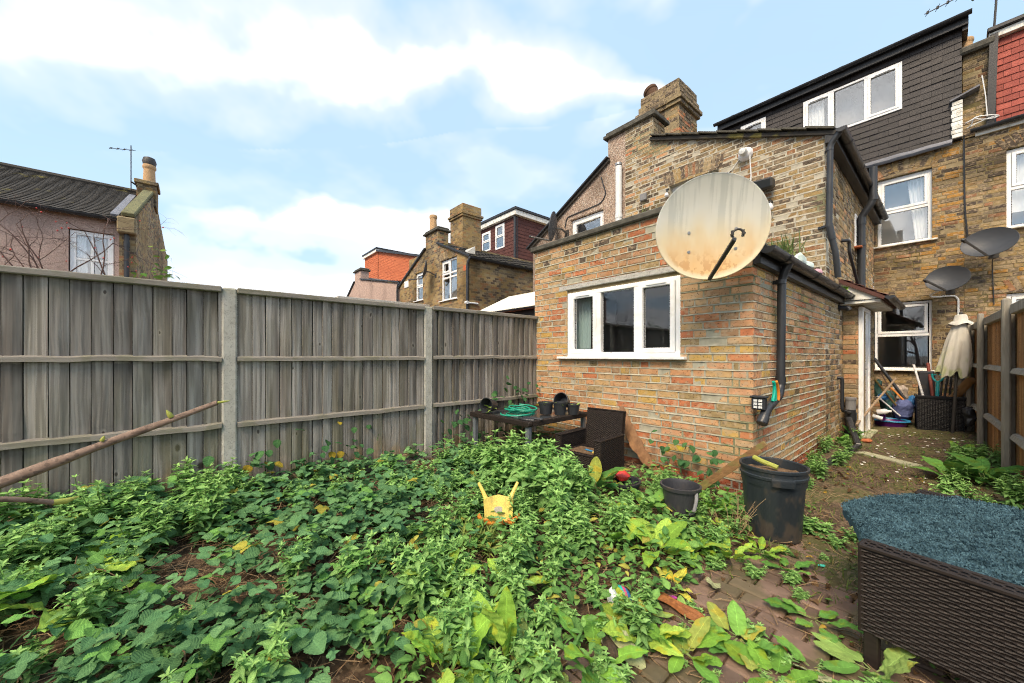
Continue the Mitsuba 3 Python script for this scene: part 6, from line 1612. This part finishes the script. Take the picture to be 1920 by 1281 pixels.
for nm, lb, cat, x, y, s, m_ in (('plastic_scrap', 'bright cyan plastic scrap on the soil left of the wicker sofa', 'scrap', -.50, 2.86, .035, 'cyan_plastic'), ('petals', 'magenta petals on the soil by the paving', 'petals', -.93, 1.88, .04, 'magenta'), ('leaf_scrap', 'orange leaf scrap lying on the paving at the bottom', 'leaf', -.48, 1.93, .05, 'orange_plastic'), ('yellow_scrap', 'yellow round scrap on the paving behind the wicker sofa', 'scrap', -.58, 3.42, .03, 'yellow_plastic'),
                               ('plastic_scrap', 'teal plastic scrap among leaves right of the striped ball', 'scrap', -.86, 1.52, .04, 'ball_teal'), ('plastic_scrap', 'green plastic scrap in the leaves at the bottom edge', 'scrap', -.86, 1.24, .045, 'green_peg')):
    v, f = cbox(s, s * .7, s * .2, s * .05); m = trimesh.Trimesh(v, f).subdivide()
    single(nm, (wob(m.vertices, s * .3, 30) + A(x, y, float(ground_h(x, y)) + s * .25), m.faces), m_, lb, cat)
pw_ = MB()
for i in range(70):
    x, y = R_.uniform(-.7, .1), R_.uniform(5.0, 8.8); s = R_.uniform(.008, .03); v, f = cbox(s, s * .8, .006); a = R_.uniform(0, 3); pw_.add(v @ np.array([[math.cos(a), math.sin(a), 0], [-math.sin(a), math.cos(a), 0], [0, 0, 1]]) + A(x, y, float(ground_h(x, y)) + .012), f)
struct('paper_scraps', pw_, 'white_paint', kind='stuff'); labels['paper_scraps'].update(label='tiny white chips scattered over the far patio', category='litter')

# ------------------------------------------------------------------ wicker sofa under a blue fleece, close on the right
SM = at((-.245, 2.075, 0), rz=-.14)
k = thing('wicker_sofa', 'dark wicker garden sofa in the lower right corner under a blue blanket', 'sofa')
wicker_box(f'{k}__arm', .0, .95, .0, .075, .13, .485, SM, 'wicker', pitch=.0115, col=.024)
wicker_box(f'{k}__arm', -.02, .95, .98, 1.055, .13, .50, SM, 'wicker', pitch=.0115, col=.024)
wicker_box(f'{k}__seat', .02, .95, .09, .97, .13, .36, SM, 'wicker', pitch=.016, col=.03)
for x, y in ((.03, .03), (.92, .03), (.01, 1.02), (.92, 1.02)):
    put(f'{k}__leg', MB().box(x - .022, x + .022, y - .022, y + .022, -.05, .135, .004).move(SM), 'wicker')
nu, nv = 170, 170; a, b = np.meshgrid(np.linspace(0, 1, nu), np.linspace(0, 1, nv), indexing='ij')
ov = np.interp(b, [0, .12, .40, .55, .8, 1], [.0, .05, .175, .16, .07, .02]); X_ = -ov + (1.0 + ov) * a; Y_ = .05 + .90 * b
P_ = np.stack([X_, Y_, X_ * 0], -1)
edge = np.clip((.02 - X_) / .19, 0, 1)
Zb = .500 + .035 * np.sin(PI * b) + .035 * (meshkit.fbm(P_ * 3.2, 3, seed=3) - .5) - .035 * edge ** 1.5 - .05 * np.clip((.07 - b) / .07, 0, 1) ** 2 - .10 * np.clip((b - .95) / .05, 0, 1)
Zb += .034 * np.sin(7 * Y_ + 5 * X_ + 2.5 * meshkit.fbm(P_ * 2.0, 2, seed=30)) * np.clip(a * 4, 0, 1) * (1 - .4 * a)
Zb += .022 * (meshkit.fbm(P_ * 26, 3, seed=8) - .5) + .012 * (meshkit.noise(P_ * 70, seed=9) - .5)
lay = np.stack([X_, Y_, Zb], -1)
nrm = np.cross(np.gradient(lay, axis=0), np.gradient(lay, axis=1)); nrm /= np.linalg.norm(nrm, axis=-1, keepdims=True)
low = np.concatenate([lay, lay[:1] * [1, 1, 0] + [[[-.0, 0, 0]]] + np.stack([lay[:1, :, 0] * 0 + .06, lay[:1, :, 0] * 0, np.full((1, nv), .37)], -1) * [0, 0, 1]], 0) if False else lay
k = thing('blue_blanket', 'fluffy teal blue blanket spread over the wicker sofa', 'blanket')
mb = MB().add(low.reshape(-1, 3), grid(nu, nv), uv=np.stack([np.clip(.25 + .9 * (meshkit.fbm(P_ * 38, 3, seed=18) - .35), 0, 1).ravel(), np.zeros(nu * nv)], -1))
und = lay.copy(); und[..., 2] -= .03 + (.0 + .04 * meshkit.noise(P_ * 9, seed=2)) * np.clip((.06 - a) / .06, 0, 1)
mb.add(und.reshape(-1, 3), grid(nu, nv), uv=(.1, 0))
for line_ in ((lay[0], und[0]), (lay[:, 0], und[:, 0]), (lay[:, -1], und[:, -1])):
    mb.add(np.vstack(line_), grid(2, nu), uv=(.2, 0))
put(f'{k}__cloth', mb.move(SM), 'fleece', smooth=False)
N = 76000; ii, jj = R_.integers(0, nu, N), R_.integers(0, nv, N); p0 = lay[ii, jj] + R_.normal(0, .003, (N, 3)); n0 = nrm[ii, jj] * np.sign(nrm[ii, jj][:, 2:3] + 1e-9)
fl = meshkit.fbm(p0 * 11, 2, seed=4)[:, None] - .5; drc = n0 * .5 + R_.normal(0, .55, (N, 3)) + fl * A(1.6, -1.0, 0); drc /= np.linalg.norm(drc, axis=1, keepdims=True)
sd = np.cross(drc, R_.normal(0, 1, (N, 3))); sd /= np.linalg.norm(sd, axis=1, keepdims=True); Lf = R_.uniform(.005, .0125, (N, 1)); wf = R_.uniform(.0012, .0026, (N, 1))
V = np.stack([p0 - sd * wf, p0 + sd * wf, p0 + drc * Lf * .6 + sd * wf * .9 + n0 * .002, p0 + drc * Lf], 1)
put(f'{k}__pile', MB().add(V.reshape(-1, 3), (np.array([[0, 1, 2], [0, 2, 3]])[None] + (np.arange(N) * 4)[:, None, None]).reshape(-1, 3), uv=np.repeat(np.stack([np.clip(R_.normal(.5, .3, N) + 1.2 * (meshkit.fbm(p0 * 30, 2, seed=6) - .5), 0, 1), np.zeros(N)], -1), 4, 0)).move(SM), 'fleece', kind='stuff')

# ------------------------------------------------------------------ clutter at the back door and under the parasol
k = thing('washing_tub', 'shallow purple tub with a bright blue rim on the patio', 'tub')
TB = at((-.70, 9.28, .0)); put(f'{k}__body', xf(lathe([(0, .0), (.17, .0), (.185, .02), (.228, .125), (.225, .125), (.17, .03), (0, .03)], 36), TB), 'purple_plastic', smooth=35)
put(f'{k}__rim', xf(lathe([(.222, .122), (.238, .118), (.25, .128), (.245, .145), (.225, .145), (.215, .13)], 36), TB), 'blue_plastic', smooth=40)
SB = at((-.13, 9.40, 0), rz=.10)
k = thing('wicker_storage_box', 'black wicker storage box full of garden tools under the parasol', 'storage box')
wicker_box(f'{k}__body', -.27, .24, -.20, .20, .0, .56, SB, 'wicker_black', pitch=.02, col=.03, top=False)
put(f'{k}__lid_rim', MB().box(-.285, .255, -.215, -.18, .555, .60, .008).box(-.285, -.25, -.18, .215, .555, .60, .008).box(.22, .255, -.18, .215, .555, .60, .008).move(SB), 'wicker_black')
k = thing('parasol', 'folded cream garden parasol standing by the right hand fence', 'parasol')
ax0, ax1 = A(.03, 9.02, .95), A(.085, 8.95, 1.85); nz, na = 34, 96; th = np.arange(na) * 2 * PI / na; rows = []
for i, t in enumerate(np.linspace(0, 1, nz)):
    r = np.interp(t, [0, .08, .3, .6, .84, .9, 1], [.165, .165, .150, .120, .075, .070, .055]); r = r * np.ones(na)
    fold = 1 + .16 * (1 - t * .8) * np.sin(th * 8 + 1.2 * t + .6 * np.sin(th * 3)) + .06 * np.sin(th * 3 + 5 * t)
    c = ax0 + (ax1 - ax0) * t + A(-.04 * (1 - t) ** 2, 0, 0); hem = (.045 * np.sin(th * 4 + .5) + .03 * np.sin(th * 9)) * (1 - t) ** 3
    rows.append(np.stack([c[0] + r * fold * np.cos(th), c[1] + r * fold * np.sin(th) * .85, c[2] + hem], -1))
v = np.vstack(rows); i, j = np.meshgrid(np.arange(nz - 1), np.arange(na), indexing='ij'); q = np.stack([i * na + j, i * na + (j + 1) % na, (i + 1) * na + (j + 1) % na, (i + 1) * na + j], -1).reshape(-1, 4)
put(f'{k}__canopy', MB().add(v, q), 'canvas', smooth=True)
rows = []
for r, z in ((.125, 1.735), (.11, 1.765), (.075, 1.80), (.066, 1.86), (.055, 1.885), (.0005, 1.895)):
    rows.append(np.stack([.085 + r * np.cos(th) * (1 + .12 * np.sin(4 * th) * (z < 1.77)), 8.95 + r * np.sin(th) * .85, z + .015 * np.sin(th * 4) * (z < 1.75)], -1))
i, j = np.meshgrid(np.arange(5), np.arange(na), indexing='ij'); q = np.stack([i * na + j, i * na + (j + 1) % na, (i + 1) * na + (j + 1) % na, (i + 1) * na + j], -1).reshape(-1, 4)
put(f'{k}__top_flap', MB().add(np.vstack(rows), q), 'canvas', smooth=40)
put(f'{k}__pole', MB().tube([(.0, 9.02, 0), (.085, 8.95, 1.90)], .019, 10), 'iron')
put(f'{k}__finial', xf(lathe([(.012, 0), (.02, .015), (.012, .035), (0, .04)], 12), at((.085, 8.95, 1.895))), 'iron', smooth=True)


def stick(name, label, cat, p, q, r, m, grp=None):
    return single(name, MB().tube([p, q], r, 10), m, label, cat, grp)


single('cardboard_tube', MB().tube([(-.05, 9.45, .46), (.20, 9.30, .90)], .055, 20), 'cardboard', 'thick tan tube sticking out of the black storage box', 'tube')
stick('broom_handle', 'pale wooden broom handle leaning across the back door', 'handle', (-.93, 7.56, .22), (-.64, 9.35, .86), .016, 'broom_wood')
stick('wooden_pole', 'grey brown pole crossing behind the pale broom handle', 'pole', (-.905, 9.20, .86), (-.52, 9.55, .16), .015, 'mossy_wood')
stick('black_pole', 'long black pole leaning against the ground floor window', 'pole', (-1.0, 10.3, 1.20), (-.50, 9.75, .38), .026, 'black_plastic')
stick('thin_branch', 'thin brown branch behind the broom handle', 'branch', (-.88, 9.9, .95), (-.62, 9.7, .35), .008, 'twig')
stick('white_rod', 'white rod standing in the black storage box', 'rod', (-.442, 9.69, 1.10), (-.30, 9.52, .45), .016, 'lamp_white')
stick('red_pole', 'dark red pole standing behind the white rod', 'pole', (-.285, 10.1, 1.12), (-.20, 9.62, .40), .022, 'red_metal')
for lb, p, q in (('black pole in the storage box, left one beside the parasol', (-.10, 9.45, .40), (-.035, 9.62, 1.04)), ('black pole in the storage box, right one beside the parasol', (-.04, 9.45, .40), (.0, 9.60, 1.02)), ('black pole in the storage box right behind the teal handle', (-.14, 9.52, .4), (-.10, 9.68, .98))):
    stick('dark_pole', lb, 'pole', p, q, .014, 'iron')
k = thing('fork_handle', 'turquoise Y shaped tool handle standing in the black storage box', 'tool')
put(f'{k}__shaft', MB().tube([(-.17, 9.45, .35), (-.158, 9.58, .80)], .024, 10), 'teal_plastic')
put(f'{k}__grip', MB().tube(bend([(-.225, 9.60, .95), (-.215, 9.60, .87), (-.158, 9.58, .80), (-.10, 9.58, .87), (-.085, 9.58, .96)], .05), .015, 8).tube([(-.222, 9.60, .93), (-.09, 9.58, .94)], .008, 8), 'teal_plastic', smooth=True)
k = thing('wire_rack', 'grey wire rack propped behind the black storage box', 'rack')
wr = MB().tube([(-.30, 9.98, .70), (.30, 9.98, .70)], .006, 6).tube([(-.30, 9.98, .86), (.30, 9.98, .86)], .006, 6)
put(f'{k}__frame', wr, 'grey_plastic')
for i in range(12):
    x = -.29 + i * .052; put(f'{k}__wire', MB().tube([(x, 9.98, .42), (x, 9.98, .92)], .004, 5), 'grey_plastic')
single('dark_crate', MB().box(-.40, -.20, 9.95, 10.2, .45, .98, .02), 'tub_plastic', 'tall dark grey container behind the storage box', 'container')


def rag(name, label, cat, c, s, m, seed, sm=True, group=None):
    v, f = cbox(*s, min(s) * .3); t = trimesh.Trimesh(v, f).subdivide().subdivide().subdivide()
    v = wob(wob(t.vertices + A(seed, 0, 0), max(s) * .10, 3 / max(s), seed), max(s) * .04, 10 / max(s), seed + 5) - A(seed, 0, 0)
    return single(name, (v + A(*c), t.faces), m, label, cat, group, smooth=sm)


rag('blue_bag', 'crumpled slate blue bag in the heap left of the storage box', 'bag', (-.56, 9.55, .30), (.26, .3, .34), 'blue_cloth', 1)
rag('blue_sheet', 'bright blue plastic sheet on the heap beside the storage box', 'sheet', (-.455, 9.72, .46), (.10, .2, .16), 'bright_blue', 2)
rag('blue_sack', 'dark blue sack at the top left of the heap by the door', 'sack', (-.80, 9.45, .52), (.14, .2, .12), 'bright_blue', 3)
rag('green_box', 'dark teal box in the heap by the back door', 'box', (-.77, 9.75, .40), (.16, .3, .38), 'dark_green', 4)
rag('green_crate', 'dark green crate at the left edge of the heap', 'crate', (-.92, 9.85, .64), (.10, .2, .34), 'dark_green', 5)
rag('carton', 'pale open carton leaning on the wall under the window', 'carton', (-.66, 10.5, .52), (.22, .2, .30), 'carton', 6)
rag('white_carton', 'white carton between blue bag and storage box', 'carton', (-.46, 9.66, .32), (.12, .2, .14), 'white_paint', 7)
rag('black_sack', 'black rubbish sack at the foot of the heap', 'sack', (-.64, 9.72, .16), (.34, .3, .30), 'black_plastic', 8)
rag('black_bag', 'black bag between storage box and brown fence', 'bag', (.165, 9.0, .33), (.10, .25, .26), 'black_plastic', 9)
stick('orange_strip', 'orange strip lying across the heap by the window', 'strip', (-.74, 9.9, .66), (-.52, 9.72, .40), .014, 'orange_plastic')
single('purple_bottle', xf(lathe([(0, 0), (.04, 0), (.045, .02), (.045, .11), (.018, .15), (.018, .18), (0, .18)], 16), at((-.78, 8.98, .15))), 'purple_plastic', 'purple bottle standing at the left of the blue rimmed tub', 'bottle', smooth=40)
single('white_bottle', xf(lathe([(0, 0), (.04, 0), (.045, .02), (.045, .11), (.018, .15), (.018, .18), (0, .18)], 16), at((-.83, 8.86, .30), ry=80)), 'lamp_white', 'white bottle lying behind the blue rimmed tub', 'bottle', smooth=40)
single('pipe_offcut', MB().tube([(-.88, 8.78, .24), (-.76, 8.80, .20)], .032, 12), 'pale_plastic', 'pale pipe offcut lying at the left of the tub', 'pipe')
stick('white_trim', 'white strip leaning in the heap behind the tub', 'strip', (-.85, 9.1, .55), (-.58, 9.25, .22), .012, 'lamp_white')
for i, (a_, lb) in enumerate(((.12, 'twig from a dried plant, left one on the bin'), (-.10, 'twig from a dried plant, right one on the bin'))):
    pass
dv = MB()
for i in range(15):
    b = A(-.98, 2.80, .02) + R_.normal(0, .03, 3) * [1, 1, 0]; e = b + A(R_.normal(.08, .09), R_.normal(.05, .05), R_.uniform(.10, .30)); m_ = (b + e) / 2 + R_.normal(0, .03, 3)
    t3 = np.linspace(0, 1, 7)[:, None]; dv.tube((1 - t3) ** 2 * b + 2 * t3 * (1 - t3) * m_ + t3 ** 2 * (e + R_.normal(0, .03, 3)), .0016, 4, uv=(.75, 0))
    for q in range(3):
        c3 = b + (e - b) * R_.uniform(.4, .95); dv.tube([c3, c3 + R_.normal(0, .03, 3) + A(0, 0, .02)], .001, 3, uv=(.8, 0))
single('dried_weed', dv, 'straw', 'pale dried weed stalks in front of the black bin', 'dead plant')

# ------------------------------------------------------------------ bare branch at the left, shrub beyond the fence
k = thing('bare_branch', 'bare brown branch reaching in at the left edge in front of the fence', 'branch')
bp = bend([(-1.85, -1.75, .30), (-1.72, -1.1, .62), (-1.567, -.379, .928), (-1.545, -.17, 1.012), (-1.527, .054, 1.101)], .3, 5)
put(f'{k}__stem', MB().add(*(lambda vf: (wob(vf[0], .0025, 30), vf[1]))(tube(bp, np.linspace(.021, .0085, len(bp)), 14))), 'bark', smooth=True)
for p, d, s in ((( -1.533, -.055, 1.064), (.0, -.01, .02), .007), ((-1.54, -.20, 1.012), (0, .004, .012), .005), ((-1.527, .05, 1.10), (0, .03, .004), .004)):
    put(f'{k}__bud', MB().add(*tube([p, A(*p) + A(*d) * .6, A(*p) + A(*d) * 1.2], [s, s * .9, .001], 8)), 'bud', smooth=True)
put(f'{k}__side_twig', MB().add(*tube(bend([(-1.60, -.75, .87), (-1.50, -.50, .918), (-1.49, -.36, .907), (-1.54, -.285, .862)], .1), .0065, 8)), 'bark', smooth=True)
put(f'{k}__tip_bud', MB().add(*tube([(-1.538, -.288, .863), (-1.552, -.266, .858), (-1.563, -.246, .862)], [.0075, .008, .002], 8)), 'bud', smooth=True)
rs = np.random.default_rng(9); sh = MB(); hips = MB()


def grow(p, d, L_, r, lev):
    pts = [p]; 
    for i in range(6):
        d = d + rs.normal(0, .16, 3) + A(0, 0, -.05 if lev > 1 else .0); d /= np.linalg.norm(d); pts.append(pts[-1] + d * L_ / 6)
    sh.tube(pts, np.linspace(r, r * .45, 7), 5 if lev < 2 else 4, False)
    if lev < 3:
        for i in range((3, 4, 3)[lev]):
            q = pts[int(rs.integers(2, 7))]; e = d * .5 + rs.normal(0, .75, 3) * [.35, 1, .8]; grow(q, e / np.linalg.norm(e), L_ * rs.uniform(.38, .62), r * .45, lev + 1)
    elif rs.random() < .12:
        hips.add(*xf(lathe([(0, -.009), (.008, 0), (0, .009)], 6), at(pts[-1])))


for a, b in (((-5.5, -1.12, 0), (-.05, -.08, 1)), ((-5.45, -.98, 0), (.0, .06, 1)), ((-5.5, -1.05, 0), (.02, .0, 1)), ((-5.55, -.86, 0), (.0, .03, 1))):
    pts = [A(*a)]; d = A(*b)
    for i in range(5):
        d = d + rs.normal(0, .05, 3) * [.4, 1, .1]; pts.append(pts[-1] + d / np.linalg.norm(d) * .36)
    sh.tube(pts, np.linspace(.015, .011, 6), 7, False)
    for j in range(2):
        e = d + rs.normal(0, .35, 3) * [.3, 1, .3]; grow(pts[-1], e / np.linalg.norm(e), .74, .008, 0)
k = thing('bare_shrub', 'leafless thorny shrub with a few red hips beyond the left fence', 'shrub')
put(f'{k}__branches', sh, 'twig'); put(f'{k}__hips', hips, 'red_plastic')
iv = Veg(); n = 260; p = np.stack([R_.normal(-4.3, .10, n), R_.normal(-.24, .07, n), 1.55 + np.abs(R_.normal(0, .22, n))], -1); iv.leaves(st2, leaf_M(p, R_.uniform(0, 7, n), R_.normal(.1, .5, n), R_.normal(0, .6, n), R_.uniform(.04, .07, n)), tints(R_, n, (.08, .17, .04), (.20, .29, .07)))
iv.add(tube([(-4.3, -.24, 0), (-4.3, -.24, 1.7)], .012, 6), (.1, .08, .05))
single('ivy', iv.mesh(), 'leaf', 'small green ivy top showing above the left fence', 'ivy', color=iv.col())

# ------------------------------------------------------------------ trees at the far end of the garden, behind the camera: the house windows mirror them
rt = np.random.default_rng(17)
tb = MB(); cv = Veg()


def limb(p, d, L_, r, lev):
    pts = [p]
    for i in range(5):
        d = d + rt.normal(0, .14, 3) + A(0, 0, .05); d /= np.linalg.norm(d); pts.append(pts[-1] + d * L_ / 5)
    tb.tube(pts, np.linspace(r, r * .5, 6), 6 if lev < 2 else 4, False)
    if lev < 4:
        for i in range(4):
            e = d * .7 + rt.normal(0, .55, 3); limb(pts[int(rt.integers(2, 6))], e / np.linalg.norm(e), L_ * rt.uniform(.5, .72), r * .5, lev + 1)


limb(A(-1.3, -8.0, 0), A(0, 0, 1), 2.4, .10, 0)
single('bare_tree', tb, 'twig', 'leafless tree mirrored in the ground floor rear window', 'tree')
k = thing('conifer', 'dark conifer mirrored at the left of the ground floor rear window', 'tree')
put(f'{k}__trunk', MB().tube([(-3.6, -8.4, 0), (-3.6, -8.4, 5.2)], [.14, .03], 8), 'bark')
N = 5200; zc = rt.uniform(.3, 5.6, N); rr = (1.75 - .29 * zc) * rt.uniform(.5, 1.0, N) * (.8 + .35 * np.sin(zc * 7)); aa = rt.uniform(0, 6.28, N)
cv.leaves(leaf_t(3, .3, .1, .4, 0, 3), leaf_M(np.stack([-3.6 + rr * np.cos(aa), -8.4 + rr * np.sin(aa), zc], -1), aa, rt.normal(-.1, .3, N), rt.normal(0, .5, N), rt.uniform(.15, .32, N)), tints(rt, N, (.02, .055, .03), (.05, .10, .045)))
put(f'{k}__crown', cv.mesh(), 'leaf', color=cv.col())
